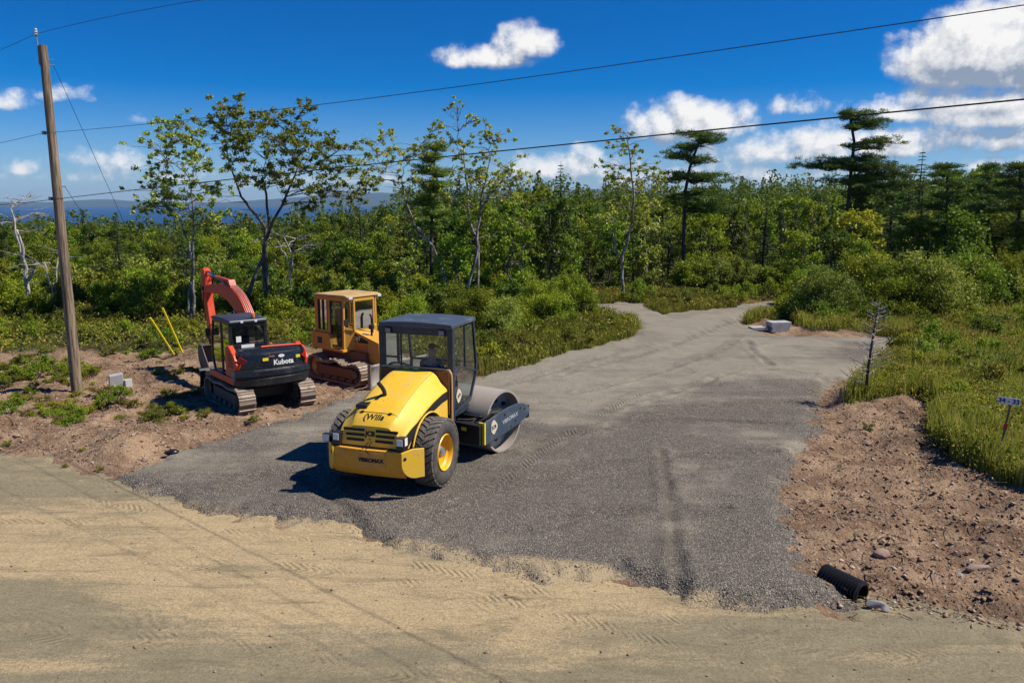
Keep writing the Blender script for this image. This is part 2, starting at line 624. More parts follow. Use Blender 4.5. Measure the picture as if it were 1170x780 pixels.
M['grass'] = mat_leaf('meadow_grass', (.095, .125, .014), (.30, .31, .045), (.42, .33, .11), .24, .4)
M['cover'] = mat_leaf('ground_cover_leaves', (.065, .095, .012), (.26, .26, .03), (.30, .18, .03), .10)
M['rusty_fern'] = mat_leaf('orange_turned_leaves', (.15, .075, .015), (.34, .15, .025), (.14, .17, .02), .40)

# ------------------------------------------------------------------ the land
def px_poly(pts):
    return [G(*p) for p in pts]

DRIVE = px_poly([(143, 545), (200, 517), (262, 499), (330, 481), (372, 463), (404, 450), (445, 442), (520, 436), (560, 430), (600, 419), (645, 405),
    (690, 394), (722, 384), (731, 376), (722, 366), (700, 360), (676, 356), (640, 354), (590, 353), (590, 350), (640, 349), (690, 347), (715, 346),
    (735, 348), (742, 355), (760, 359), (804, 355), (850, 349), (885, 344), (960, 341), (960, 345), (905, 350), (868, 358), (850, 368),
    (868, 382), (905, 385), (960, 386), (1015, 388), (1028, 392), (1008, 406), (975, 424), (945, 443), (928, 466), (932, 492), (905, 530), (888, 560),
    (888, 590), (903, 622), (922, 650), (938, 678), (915, 692), (870, 697), (800, 689), (755, 671), (705, 656), (650, 655), (612, 664),
    (560, 648), (505, 632), (445, 622), (395, 601), (330, 597), (260, 584), (195, 572), (150, 558)])
ROAD = [(-60, 41.0), (-16.5, 20.2)] + px_poly([(0, 518), (60, 527), (120, 543), (180, 563), (270, 585), (400, 606), (560, 640), (700, 655), (830, 687), (950, 697), (1050, 708), (1170, 733)]) + [(11, 8.3), (40, -6), (30, -20), (-60, 10)]
DIRT_R = px_poly([(850, 371), (900, 366), (925, 379), (1000, 381), (1045, 388), (1010, 415), (985, 440), (965, 466), (1055, 460), (1072, 480), (1060, 505), (1100, 540), (1180, 572), (1300, 620)]) + [(16, 6), (6, 7)] + px_poly([(900, 700), (880, 600), (890, 520), (930, 440)])
DIRT_L = [(-30, 31)] + px_poly([(-60, 410), (0, 402), (60, 398), (130, 401), (210, 398), (330, 396), (430, 400), (500, 415), (560, 432), (480, 450), (420, 465), (380, 560)]) + [(-10, 14), (-40, 30)]
WT = [(0.94, 0)]  # spare

def on_px(x, y):
    """inverse of G on the ground: bearing coordinates used only to lay out colour zones in plan"""
    d = np.maximum(y, .1)
    return x / d

def ground_z(x, y):
    x = np.asarray(x, float)
    y = np.asarray(y, float)
    dd = inside_dist(x, y, DRIVE)
    dr = inside_dist(x, y, ROAD)
    flat = np.maximum(sstep(dd, -.9, -.1), sstep(dr, -.8, -.1))
    dist = np.hypot(x, y)
    rel = (fbm(x * .35, y * .35, 3) - .5) * .5 + (fbm(x * 1.3, y * 1.3, 4, 9) - .5) * .34 + (np.abs(fbm(x * 3.6, y * 3.6, 4, 31) - .5)) * -.34 + .04
    near = 1 - sstep(dist, 60, 90)
    z = rel * (1 - flat) * (.45 + .55 * near)
    # low berm on the left, between the haul road and the parked machines
    tb = (y - (19.2 - (x + 9) * .33))
    z = z + .22 * np.exp(-(tb / 1.1) ** 2) * sstep(-x, 6.5, 9) * (1 - flat)
    # right bank and ditch
    bank = sstep(x, 7.0, 10.5) * (1 - sstep(y, 26, 34)) * (1 - flat)
    z = z + .22 * bank
    lx = (x - 5.6)
    ditch = np.exp(-((y - (11.25 - lx * .30)) / .42) ** 2) * sstep(x, 4.3, 4.9) * (1 - sstep(x, 11, 14))
    z = z - .34 * ditch
    z = z - .02 * flat
    # wide landform: the hillside falls to the sea on the left, keeps its height on the right
    u = x / np.maximum(y, 1)
    left = 1 - sstep(u, -.34, .02)
    away = np.maximum(y - 62, 0)
    z = z - left * away * .047
    mid = 1 - sstep(u, .0, .5)
    z = z - mid * np.maximum(y - 110, 0) * .010
    z = z + sstep(u, .12, .5) * np.clip(away, 0, 160) * .018
    z = z - np.maximum(dist - 900, 0) * .08
    z = z + (fbm(x * .012, y * .012, 3, 50) - .5) * 6 * sstep(dist, 120, 400)
    return np.maximum(z, -75)

def spaced(lo, hi, fine_lo, fine_hi, step, growth=1.13):
    a = list(np.arange(fine_lo, fine_hi + 1e-6, step))
    s, p = step, fine_hi
    while p < hi:
        s *= growth
        p += s
        a.append(min(p, hi))
    s, p = step, fine_lo
    b = []
    while p > lo:
        s *= growth
        p -= s
        b.append(max(p, lo))
    return np.array(b[::-1] + a)

def mat_ground():
    m, q, b = principled('earth_and_forest_floor')
    pos = q.node('ShaderNodeNewGeometry').outputs['Position']
    dirt = q.attr('dirt')
    n1 = q.noise(pos, .8, 6, .62)
    n2 = q.noise(pos, 6, 6, .7)
    n3 = q.noise(pos, 30, 4, .7)
    st = q.voro(pos, 14, 'F1', 'Color')
    stv = q.node('ShaderNodeSeparateColor')
    q.put(stv.inputs[0], st)
    soil = q.mix(q.ramp(n1, .35, .68), (.150, .088, .052), (.350, .235, .145))
    soil = q.mix(q.math('MULTIPLY', q.ramp(n2, .45, .7), .6), soil, (.37, .275, .185))
    soil = q.mix(q.math('MULTIPLY', q.ramp(n3, .55, .35), .45), soil, (.07, .045, .032))
    peb = q.math('MULTIPLY', q.math('GREATER_THAN', stv.outputs[0], .78), q.math('LESS_THAN', q.voro(pos, 14), .33))
    soil = q.mix(q.math('MULTIPLY', peb, .7), soil, (.40, .33, .27))
    floor_ = q.mix(q.ramp(n2, .35, .7), (.020, .026, .008), (.075, .065, .022))
    floor_ = q.mix(q.math('MULTIPLY', q.ramp(n1, .5, .7), .4), floor_, (.05, .07, .012))
    col = q.mix(dirt, floor_, soil)
    q.put(b.inputs['Base Color'], col)
    b.inputs['Roughness'].default_value = .95
    b.inputs['Specular IOR Level'].default_value = .15
    h = q.math('ADD', q.math('MULTIPLY', n2, .5), q.math('MULTIPLY', n3, .25))
    h = q.math('ADD', h, q.math('MULTIPLY', q.math('SUBTRACT', .5, q.voro(pos, 14)), .18))
    q.put(b.inputs['Normal'], q.bump(h, 1.0, .11))
    return m

def mat_road():
    m, q, b = principled('sandy_haul_road')
    pos = q.node('ShaderNodeNewGeometry').outputs['Position']
    mp = q.node('ShaderNodeMapping')
    q.put(mp.inputs[0], pos)
    mp.inputs['Rotation'].default_value = (0, 0, R(26))
    mp.inputs['Scale'].default_value = (.28, 1.3, 1)
    sv = mp.outputs[0]
    sand = q.attr('sand')
    n0 = q.noise(sv, 1.0, 7, .66, .6)
    n1 = q.noise(sv, 4.0, 6, .7, .3)
    n2 = q.noise(pos, 14, 5, .7)
    n3 = q.noise(pos, 60, 4, .75)
    k = q.math('ADD', sand, q.math('MULTIPLY', q.math('SUBTRACT', n0, .5), 2.9))
    k = q.math('ADD', k, q.math('MULTIPLY', q.math('SUBTRACT', n1, .5), .9))
    k = q.math('ADD', k, q.math('MULTIPLY', q.math('SUBTRACT', n2, .5), .5))
    k = q.ramp(q.math('ADD', k, q.math('MULTIPLY', q.math('SUBTRACT', n3, .5), .5)), .02, 1.0)
    sandc = q.mix(n1, (.355, .265, .145), (.56, .44, .26))
    sandc = q.mix(q.math('MULTIPLY', q.ramp(n3, .6, .35), .3), sandc, (.24, .17, .09))
    gr = q.mix(n1, (.175, .152, .095), (.30, .255, .165))
    gr = q.mix(q.math('MULTIPLY', q.ramp(n3, .55, .7), .6), gr, (.34, .31, .23))
    gr = q.mix(q.math('MULTIPLY', q.ramp(n3, .45, .30), .6), gr, (.055, .05, .04))
    c = q.mix(k, gr, sandc)
    fine2 = q.noise(pos, 28, 5, .8)
    c = q.mix(q.math('MULTIPLY', q.ramp(fine2, .58, .40), .50), c, (.12, .095, .058))
    c = q.mix(q.math('MULTIPLY', q.ramp(q.noise(pos, 3.2, 6, .75), .55, .75), .35), c, (.50, .39, .22))
    c = q.mix(q.math('MULTIPLY', q.ramp(q.noise(sv, 1.7, 8, .78, .6), .50, .66), .62), c, (.140, .122, .078))
    # scattered red brown crumbs
    vc = q.node('ShaderNodeSeparateColor')
    q.put(vc.inputs[0], q.voro(pos, 11, 'F1', 'Color'))
    cr = q.math('MULTIPLY', q.math('GREATER_THAN', vc.outputs[1], .93), q.math('LESS_THAN', q.voro(pos, 11), .3))
    cr = q.math('MULTIPLY', cr, q.ramp(q.noise(pos, .9, 3, .5), .5, .6))
    c = q.mix(q.math('MULTIPLY', cr, .8), c, (.18, .07, .04))
    q.put(b.inputs['Base Color'], c)
    b.inputs['Roughness'].default_value = .95
    b.inputs['Specular IOR Level'].default_value = .12
    # tyre tracks: chevron ripples running with the road
    sx = q.node('ShaderNodeSeparateXYZ')
    m2 = q.node('ShaderNodeMapping')
    q.put(m2.inputs[0], pos)
    m2.inputs['Rotation'].default_value = (0, 0, R(26))
    q.put(sx.inputs[0], m2.outputs[0])
    warp = q.math('MULTIPLY', q.noise(pos, .7, 3, .5), 3.0)
    across = q.math('ADD', sx.outputs[1], q.math('MULTIPLY', warp, .35))
    chev = q.math('PINGPONG', across, .45)
    ph = q.math('ADD', q.math('MULTIPLY', sx.outputs[0], 36), q.math('MULTIPLY', chev, 34))
    tu, tv = q.attr('tu'), q.attr('tv')
    def tread(off, hw):
        dv = q.math('ABSOLUTE', q.math('SUBTRACT', tv, off))
        m_ = q.ramp(dv, hw, hw * .82)
        lug = q.math('SINE', q.math('ADD', q.math('MULTIPLY', tu, 44), q.math('MULTIPLY', dv, 60)))
        return q.math('MULTIPLY', m_, lug), m_
    t1, m1 = tread(.0, .26)
    trk_mask = q.math('MULTIPLY', m1, q.ramp(q.noise(pos, 1.1, 4, .7), .46, .66))
    tr = q.math('MULTIPLY', t1, trk_mask)
    c = q.mix(q.math('MULTIPLY', trk_mask, .12), c, (.26, .20, .12))
    c = q.mix(q.math('MULTIPLY', q.math('MULTIPLY', trk_mask, q.ramp(t1, .0, -.8)), .16), c, (.13, .105, .07))
    q.put(b.inputs['Base Color'], c)
    lines = q.math('MULTIPLY', q.math('SINE', q.math('MULTIPLY', across, 42)), q.ramp(q.noise(sv, .8, 3, .5), .5, .6))
    h = q.math('ADD', q.math('MULTIPLY', n1, .5), q.math('MULTIPLY', n2, .30))
    h = q.math('ADD', h, q.math('MULTIPLY', n3, .16))
    h = q.math('ADD', h, q.math('MULTIPLY', tr, .17))
    h = q.math('ADD', h, q.math('MULTIPLY', lines, .07))
    q.put(b.inputs['Normal'], q.bump(h, .9, .06))
    return m

def mat_drive():
    m, q, b = principled('crushed_gravel')
    pos = q.node('ShaderNodeNewGeometry').outputs['Position']
    comp = q.attr('compact')
    side = q.attr('stain')
    mp = q.node('ShaderNodeMapping')
    q.put(mp.inputs[0], pos)
    mp.inputs['Rotation'].default_value = (0, 0, R(-62))
    mp.inputs['Scale'].default_value = (.22, 1.2, 1)
    sv = mp.outputs[0]
    n0 = q.noise(sv, 1.0, 6, .65, .3)
    n1 = q.noise(pos, 1.6, 6, .65)
    n3 = q.noise(pos, 45, 3, .7)
    vcol = q.node('ShaderNodeSeparateColor')
    q.put(vcol.inputs[0], q.voro(pos, 34, 'F1', 'Color'))
    vd = q.voro(pos, 34)
    vcol2 = q.node('ShaderNodeSeparateColor')
    q.put(vcol2.inputs[0], q.voro(pos, 75, 'F1', 'Color'))
    k = q.math('ADD', comp, q.math('MULTIPLY', q.math('SUBTRACT', n0, .5), 1.1))
    k = q.math('ADD', k, q.math('MULTIPLY', q.math('SUBTRACT', n1, .5), .5))
    k = q.ramp(k, .2, .8)
    st = q.mix(vcol.outputs[0], (.095, .082, .062), (.350, .308, .240))
    st = q.mix(q.math('MULTIPLY', q.math('GREATER_THAN', vcol.outputs[1], .93), .8), st, (.46, .42, .37))
    st = q.mix(q.math('MULTIPLY', vcol2.outputs[0], .45), st, (.17, .145, .12))
    st = q.mix(q.math('MULTIPLY', q.ramp(vd, .25, .55), .75), st, (.055, .050, .046))
    fine = q.mix(n1, (.200, .178, .134), (.340, .305, .235))
    fine = q.mix(q.math('MULTIPLY', vcol2.outputs[1], .35), fine, (.10, .09, .08))
    c = q.mix(q.math('MULTIPLY', k, .82), st, fine)
    rut = q.attr('rut')
    c = q.mix(q.math('MULTIPLY', q.math('MULTIPLY', rut, q.ramp(q.noise(pos, 2.2, 5, .7), .36, .62)), .48), c, (.066, .057, .044))
    tu, tv = q.attr('tu'), q.attr('tv')
    tm = q.math('MULTIPLY', q.ramp(tv, .30, .24), q.ramp(q.noise(pos, .8, 3, .6), .42, .58))
    lug = q.math('SINE', q.math('ADD', q.math('MULTIPLY', tu, 40), q.math('MULTIPLY', tv, 50)))
    c = q.mix(q.math('MULTIPLY', q.math('MULTIPLY', tm, q.ramp(lug, .2, -.8)), .30), c, (.06, .052, .045))
    tone = q.noise(sv, .55, 5, .62, .4)
    c = q.mix(q.math('MULTIPLY', q.ramp(tone, .52, .72), .45), c, (.075, .066, .058))
    dk = q.noise(pos, .42, 4, .6)
    c = q.mix(q.math('MULTIPLY', q.ramp(dk, .50, .62), .30), c, (.10, .085, .07))
    sm = q.math('ADD', q.math('MULTIPLY', side, 1.25), q.math('MULTIPLY', q.math('SUBTRACT', n1, .5), 1.6))
    sm = q.math('ADD', sm, q.math('MULTIPLY', q.math('SUBTRACT', vcol.outputs[2], .5), .5))
    c = q.mix(q.math('MULTIPLY', q.ramp(sm, .72, 1.35), .85), c, (.36, .28, .165))
    # loose red earth dragged in
    rd = q.math('MULTIPLY', q.ramp(q.noise(sv, 1.7, 5, .7), .6, .72), .35)
    c = q.mix(rd, c, (.17, .12, .09))
    q.put(b.inputs['Base Color'], c)
    b.inputs['Roughness'].default_value = .9
    b.inputs['Specular IOR Level'].default_value = .2
    sx = q.node('ShaderNodeSeparateXYZ')
    m2 = q.node('ShaderNodeMapping')
    q.put(m2.inputs[0], pos)
    m2.inputs['Rotation'].default_value = (0, 0, R(-64))
    q.put(sx.inputs[0], m2.outputs[0])
    al = q.math('MULTIPLY', q.math('SINE', q.math('ADD', q.math('MULTIPLY', sx.outputs[0], 30), q.math('MULTIPLY', n1, 5))),
                q.math('MULTIPLY', q.ramp(q.noise(sv, 1.3, 2, .5), .50, .60), .09))
    h = q.math('ADD', q.math('MULTIPLY', q.math('SUBTRACT', 1, vd), q.math('SUBTRACT', .42, q.math('MULTIPLY', k, .26))), q.math('MULTIPLY', n3, .10))
    h = q.math('ADD', h, q.math('ADD', al, q.math('MULTIPLY', n0, .5)))
    h = q.math('ADD', h, q.math('MULTIPLY', q.math('MULTIPLY', tm, lug), .25))
    h = q.math('MULTIPLY', h, q.math('SUBTRACT', 1.0, q.math('MULTIPLY', q.ramp(sm, .72, 1.35), .45)))
    q.put(b.inputs['Normal'], q.bump(h, 1.0, .05))
    return m

def grid_mesh(name, xs, ys, zf, mat, keep=None, attrs=None):
    X, Y = np.meshgrid(xs, ys)
    Z = zf(X, Y)
    nx, ny = len(xs), len(ys)
    idx = np.arange(nx * ny).reshape(ny, nx)
    F = np.stack([idx[:-1, :-1], idx[:-1, 1:], idx[1:, 1:], idx[1:, :-1]], -1).reshape(-1, 4)
    V = np.stack([X, Y, Z], -1).reshape(-1, 3)
    A = {k: f(X, Y).ravel() for k, f in (attrs or {}).items()}
    if keep is not None:
        kv = keep(X, Y).ravel()
        kf = kv[F].all(1)
        F = F[kf]
        used = np.unique(F)
        rem = np.full(len(V), -1)
        rem[used] = np.arange(len(used))
        F = rem[F]
        V = V[used]
        A = {k: a[used] for k, a in A.items()}
    me = np_mesh(name, V, F, mat, True)
    for k, a in A.items():
        at = me.attributes.new(k, 'FLOAT', 'POINT')
        at.data.foreach_set('value', a.astype(np.float32))
    return me

def dirt_mask(x, y):
    n = (fbm(x * .8, y * .8, 4, 3) - .5) * 2.6
    d = np.maximum(inside_dist(x, y, DIRT_R), inside_dist(x, y, DIRT_L))
    d = np.maximum(d, inside_dist(x, y, DRIVE) + .35)
    d = np.maximum(d, inside_dist(x, y, ROAD) + .35)
    # clearing on the side of the driveway far end
    cx, cy = G(690, 350)
    e = np.hypot((x - cx) / 3.4, (y - cy) / 2.2)
    d = np.maximum(d, 1.2 * (1 - e))
    return sstep(d + n * .5, -.3, .35)

RUTS = [[(932, 466), (880, 461), (800, 470), (700, 488), (600, 520)], [(640, 432), (700, 416), (760, 400), (825, 374), (848, 364)], [(660, 452), (740, 432), (800, 412), (850, 392), (858, 402), (880, 420)],
        [(560, 522), (640, 500), (760, 484), (900, 489)], [(755, 520), (762, 560), (772, 640), (775, 684)], [(455, 603), (560, 566), (700, 534), (885, 520)],
        [(590, 441), (660, 419), (742, 396)], [(700, 470), (790, 445), (850, 425), (930, 430)], [(620, 610), (700, 590), (830, 585)], [(250, 560), (330, 545), (400, 590)]]
TRACKS = [[(-160, 655), (100, 646), (300, 648), (480, 672), (640, 708), (800, 757), (950, 812)], [(-160, 600), (120, 600), (320, 618), (480, 650), (620, 682), (760, 712), (900, 735), (1100, 760), (1300, 790)],
          [(-100, 720), (200, 735), (420, 765), (600, 800)], [(560, 560), (640, 500), (700, 465), (800, 420), (845, 385)], [(-50, 562), (60, 568), (160, 585)]]
def dense_px(pts):
    w_ = [Vector((*G(*p), 0)) for p in pts]
    return [(p.x, p.y) for p in smooth_path(w_, 5)]

def rut_field(x, y):
    x = np.asarray(x, float)
    y = np.asarray(y, float)
    best = np.full(x.shape, 9.0)
    for ln in RUTS:
        P = dense_px(ln)
        for (x1, y1), (x2, y2) in zip(P[:-1], P[1:]):
            dx, dy = x2 - x1, y2 - y1
            t = np.clip(((x - x1) * dx + (y - y1) * dy) / (dx * dx + dy * dy + 1e-9), 0, 1)
            best = np.minimum(best, np.hypot(x - x1 - t * dx, y - y1 - t * dy))
    return best + (fbm(x * 2.2, y * 2.2, 4, 90) - .45) * .30

def track_uv(x, y):
    """distance along and (scaled) distance across the nearest tyre track"""
    x = np.asarray(x, float)
    y = np.asarray(y, float)
    best = np.full(x.shape, 9.0)
    U = np.zeros(x.shape)
    for ti, ln in enumerate(TRACKS):
        P = dense_px(ln)
        run = ti * 7.3
        for (x1, y1), (x2, y2) in zip(P[:-1], P[1:]):
            dx, dy = x2 - x1, y2 - y1
            L = math.hypot(dx, dy)
            t = np.clip(((x - x1) * dx + (y - y1) * dy) / (L * L + 1e-9), 0, 1)
            d = np.hypot(x - x1 - t * dx, y - y1 - t * dy)
            k = d < best
            best = np.where(k, d, best)
            U = np.where(k, run + t * L, U)
            run += L
    return U, best

xs = spaced(-9000, 9000, -16, 14, .11)
ys = spaced(-60, 8000, 7, 31, .10)
me = grid_mesh('ground', xs, ys, ground_z, mat_ground(), attrs={'dirt': dirt_mask})
tag(link_mesh('ground', me), kind='structure')

def road_z(x, y):
    d = inside_dist(x, y, ROAD)
    dn = d + (fbm(x * 1.5, y * 1.5, 5, 70) - .5) * 1.5 + (fbm(x * 7, y * 7, 3, 71) - .5) * .35
    return -.02 + np.clip(dn * .18, -.12, .035) + (fbm(x * .6, y * .6, 3, 13) - .5) * .05 + (fbm(x * 2.6 + y, y * 3 - x, 3, 23) - .5) * .03

def blob(x, y, pts):
    s = 0
    for (px, py, rx, ry, a) in pts:
        cx, cy = G(px, py)
        s = s + a * np.exp(-(((x - cx) / rx) ** 2 + ((y - cy) / ry) ** 2))
    return s

def sand_attr(x, y):
    return np.clip(blob(x, y, [(60, 600, 3.2, 1.1, .75), (250, 610, 3.4, 1.3, .9), (470, 680, 3.2, 1.0, .9), (600, 680, 1.8, .7, .8), (330, 680, 3.0, .9, .75), (120, 640, 3, .8, .6),
        (640, 740, 2, .5, .5), (30, 760, 1.6, .25, .6), (700, 650, 1.1, .5, .7)]) +
        blob(x, y, [(20, 700, 1.8, .6, -.55), (330, 760, 2.0, .55, -.5), (700, 700, .9, .3, -.4), (50, 545, 3, .8, -.4), (900, 740, 2.5, .8, -.35), (1100, 770, 2.5, 1.0, -.4)]) + .12, 0, 1)

me = grid_mesh('dirt_road', spaced(-50, 34, -13, 12, .07), spaced(-15, 34, 7.5, 20, .06), road_z, mat_road(), keep=lambda x, y: inside_dist(x, y, ROAD) > -.9,
               attrs={'sand': sand_attr, 'tu': lambda x, y: track_uv(x, y)[0], 'tv': lambda x, y: track_uv(x, y)[1]})
tag(link_mesh('dirt_road', me), kind='structure')

def drive_z(x, y):
    d = inside_dist(x, y, DRIVE)
    dn = d + (fbm(x * 1.8, y * 1.8, 5, 80) - .5) * 1.1 * (1 + .5 * sstep(y, 20, 30)) + (fbm(x * 6, y * 6, 3, 81) - .5) * .35
    z = .0 + np.clip(dn * .30, -.12, .085)
    z = z + (fbm(x * .8, y * .8, 3, 33) - .5) * .07 + (fbm(x * 3, y * 3, 3, 43) - .5) * .03
    rf = rut_field(x, y)
    z = z - .045 * np.exp(-(rf / .10) ** 2) + .035 * np.exp(-((rf - .22) / .10) ** 2)
    # loose heap along the front edge on the right
    fx, fy = G(850, 672)
    z = z + .10 * np.exp(-(((x - fx) / 1.6) ** 2 + ((y - fy) / .8) ** 2)) * sstep(d, -.15, .3)
    return z

def compact_attr(x, y):
    s = blob(x, y, [(700, 400, 3.2, 3.0, .8), (780, 380, 3.5, 4.0, .7), (620, 440, 2.8, 2.2, .65), (740, 440, 2.5, 1.5, .5), (840, 360, 6, 8, .6), (860, 420, 2.5, 2.0, .35),
                    (300, 500, 2.2, 1.2, .4), (200, 530, 2.0, .8, .6), (460, 610, 1.2, .4, .4), (690, 350, 6, 6, .8),
                    (820, 440, 1.6, .8, -.35), (960, 400, 2.5, 1.6, -.5), (860, 480, 1.2, 1.5, -.2)])
    return np.clip(s + .55 * sstep(y + (fbm(x * .35, y * .35, 4, 99) - .5) * 14, 15, 29) + .12 + (fbm(x * .8, y * .5, 4, 97) - .5) * .7, 0, 1)

def stain_attr(x, y):
    d = inside_dist(x, y, ROAD)
    return np.clip(sstep(d, -.45, .45) + blob(x, y, [(470, 628, 1.3, .3, .5), (600, 650, 1.2, .35, .6), (640, 655, .9, .3, .5), (330, 600, 1.8, .3, .5)]), 0, 1)

me = grid_mesh('gravel_driveway', spaced(-14, 34, -8, 14, .08), spaced(9, 60, 10, 26, .07, 1.05), drive_z, mat_drive(), keep=lambda x, y: inside_dist(x, y, DRIVE) > -.55,
               attrs={'compact': compact_attr, 'stain': stain_attr, 'rut': lambda x, y: np.clip(np.exp(-(rut_field(x, y) / .20) ** 2), 0, 1), 'tu': lambda x, y: track_uv(x, y)[0], 'tv': lambda x, y: track_uv(x, y)[1]})
tag(link_mesh('gravel_driveway', me), kind='structure')

def surf_z(x, y):
    """height of the topmost surface"""
    x = np.asarray(x, float)
    y = np.asarray(y, float)
    z = ground_z(x, y)
    dr = inside_dist(x, y, ROAD)
    z = np.where(dr > -.9, np.maximum(z, road_z(x, y)), z)
    dd = inside_dist(x, y, DRIVE)
    return np.where(dd > -.55, np.maximum(z, drive_z(x, y)), z)

def sz(x, y):
    return float(surf_z(np.array([x]), np.array([y]))[0])

# ---- the sea and the far shore
def mat_sea():
    m, q, b = principled('deep_blue_sea')
    pos = q.node('ShaderNodeNewGeometry').outputs['Position']
    n = q.noise(pos, .004, 5, .6)
    q.put(b.inputs['Base Color'], q.mix(n, (.0, .035, .11), (.0, .055, .15)))
    b.inputs['Roughness'].default_value = .55
    b.inputs['Specular IOR Level'].default_value = .3
    return m
me = np_mesh('sea', np.array([(-40000, 300, -48), (40000, 300, -48), (40000, 45000, -48), (-40000, 45000, -48)], float), np.array([[0, 1, 2, 3]]), mat_sea())
tag(link_mesh('sea', me), kind='structure')

def mat_hills():
    m, q, b = principled('far_wooded_hills')
    pos = q.node('ShaderNodeNewGeometry').outputs['Position']
    n = q.noise(pos, .003, 6, .7)
    q.put(b.inputs['Base Color'], q.mix(n, (.012, .035, .035), (.03, .06, .05)))
    b.inputs['Roughness'].default_value = 1
    return m
def hills(name, pts, Y, depth):
    cols = []
    rows = []
    xs_ = np.linspace(pts[0][0], pts[-1][0], 260)
    hy = np.interp(xs_, [p[0] for p in pts], [p[1] for p in pts])
    for k in range(9):
        t = k / 8
        row = []
        for x, y in zip(xs_, hy):
            p = P3(x, y, Y)
            top = max(p.z + 48, 0)
            prof = math.sin(math.pi * min(1, t * 1.0)) ** .7 if 0 < t < 1 else 0
            jit = float(fbm(np.array([x * .09 + k]), np.array([k * 1.7]), 4)[0]) - .5
            row.append((p.x * (1 + (t - .5) * depth / Y), Y + (t - .5) * depth, -55 + top * prof * (1 + jit * .18) + 7 * (1 if prof > 0 else 0)))
        rows.append(row)
    b = MB().grid(rows)
    o = b.build(name, mat_hills(), None, smooth=True, angle=180)
    tag(o, kind='structure')
hills('far_hills', [(-300, 230), (60, 231), (85, 229), (120, 227.5), (160, 230), (200, 231.5), (260, 231), (290, 229), (330, 226), (380, 222), (430, 220), (520, 219), (600, 218), (680, 216), (760, 219), (900, 224), (1300, 226)], 9500, 2500)

# ------------------------------------------------------------------ vegetation meshes
def rand_basis(n, upbias=0.0):
    a = rng.normal(size=(n, 3))
    a[:, 2] += upbias
    a /= np.linalg.norm(a, axis=1)[:, None]
    b = rng.normal(size=(n, 3))
    b -= a * (a * b).sum(1)[:, None]
    b /= np.linalg.norm(b, axis=1)[:, None]
    c = np.cross(a, b)
    return a, b, c      # normal, long axis, side

def leaves_arrays(cen, size, aspect=.55, upbias=.8, fold=.18):
    n = len(cen)
    nn, l, s = rand_basis(n, upbias)
    L = size[:, None] * .5
    W = L * aspect
    v = np.stack([cen - l * L, cen + s * W - nn * L * fold, cen + l * L, cen - s * W - nn * L * fold], 1).reshape(-1, 3)
    f = np.arange(n * 4).reshape(-1, 4)
    return v, f

def clumps(centers, radii, per, flat=.8, shell=.45):
    """points spread through several soft clumps, more of them near the outside"""
    out = []
    for c, r, n in zip(centers, radii, per):
        d = rng.normal(size=(n, 3))
        d /= np.linalg.norm(d, axis=1)[:, None]
        rr = r * (shell + (1 - shell) * rng.random(n)) * (1 + .25 * rng.normal(size=n))
        p = d * rr[:, None]
        p[:, 2] *= flat
        out.append(p + np.array(c))
    return np.concatenate(out)

def branch_path(a, b, wob, n=6, sag=0.0):
    a, b = Vector(a), Vector(b)
    pts = []
    L = (b - a).length
    for i in range(n + 1):
        t = i / n
        p = a.lerp(b, t)
        if 0 < i < n:
            p += Vector((random.gauss(0, 1), random.gauss(0, 1), random.gauss(0, .6))) * wob * L
        p.z += sag * L * math.sin(math.pi * t)
        pts.append(p)
    return pts

PROTO = bpy.data.collections.new('prototypes')   # never linked to the scene: mesh data only

def leafy_tree_meshes(i, h, w, nleaf, leafmat, barkmat, lsize=.13, low=.25, nclump=26, stems=1):
    tb = MB()
    cen, rad = [], []
    for s in range(stems):
        bx, by = (random.uniform(-.25, .25), random.uniform(-.25, .25)) if stems > 1 else (0, 0)
        tx, ty = bx + random.uniform(-.5, .5) * w * .4, by + random.uniform(-.5, .5) * w * .4
        path = branch_path((bx, by, -.15), (tx, ty, h * .92), .03, 7)
        r0 = h * .016 + .02
        tb.tube(path, [r0 * (1 - .85 * k / 7) for k in range(8)], 7)
        for k in range(nclump // stems):
            t = low + (1 - low) * random.random() ** .8
            pz = path[min(7, int(t * 7))].lerp(path[min(7, int(t * 7) + 1)], t * 7 % 1) if t < 1 else path[7]
            prof = math.sin(math.pi * min(1, max(.06, (t - low * .6) / (1.08 - low * .6)))) ** .6
            a = random.uniform(0, 2 * math.pi)
            rr = w * .5 * prof * random.uniform(.35, 1.0)
            c = Vector((pz.x + rr * math.cos(a), pz.y + rr * math.sin(a), min(h, pz.z + random.uniform(-.1, .25) * h * .2)))
            st = pz - Vector((0, 0, min(pz.z * .3, rr * .5)))
            tb.tube(branch_path(st, c, .06, 4, .05), [r0 * .32, r0 * .25, r0 * .18, r0 * .12, r0 * .06], 4, False)
            cen.append(c)
            rad.append(w * random.uniform(.09, .19))
    per = [max(20, int(nleaf * (r ** 2) / sum(x ** 2 for x in rad))) for r in rad]
    pts = clumps(cen, rad, per, .75, .3)
    pts = pts[pts[:, 2] > .15]
    v, f = leaves_arrays(pts, lsize * (.6 + .8 * rng.random(len(pts))), .6, .7)
    crown = np_mesh('crown', v, f, leafmat)
    t = tb.build('trunk', barkmat, None, smooth=True, angle=180)
    tm = t.data
    bpy.data.objects.remove(t)
    return tm, crown

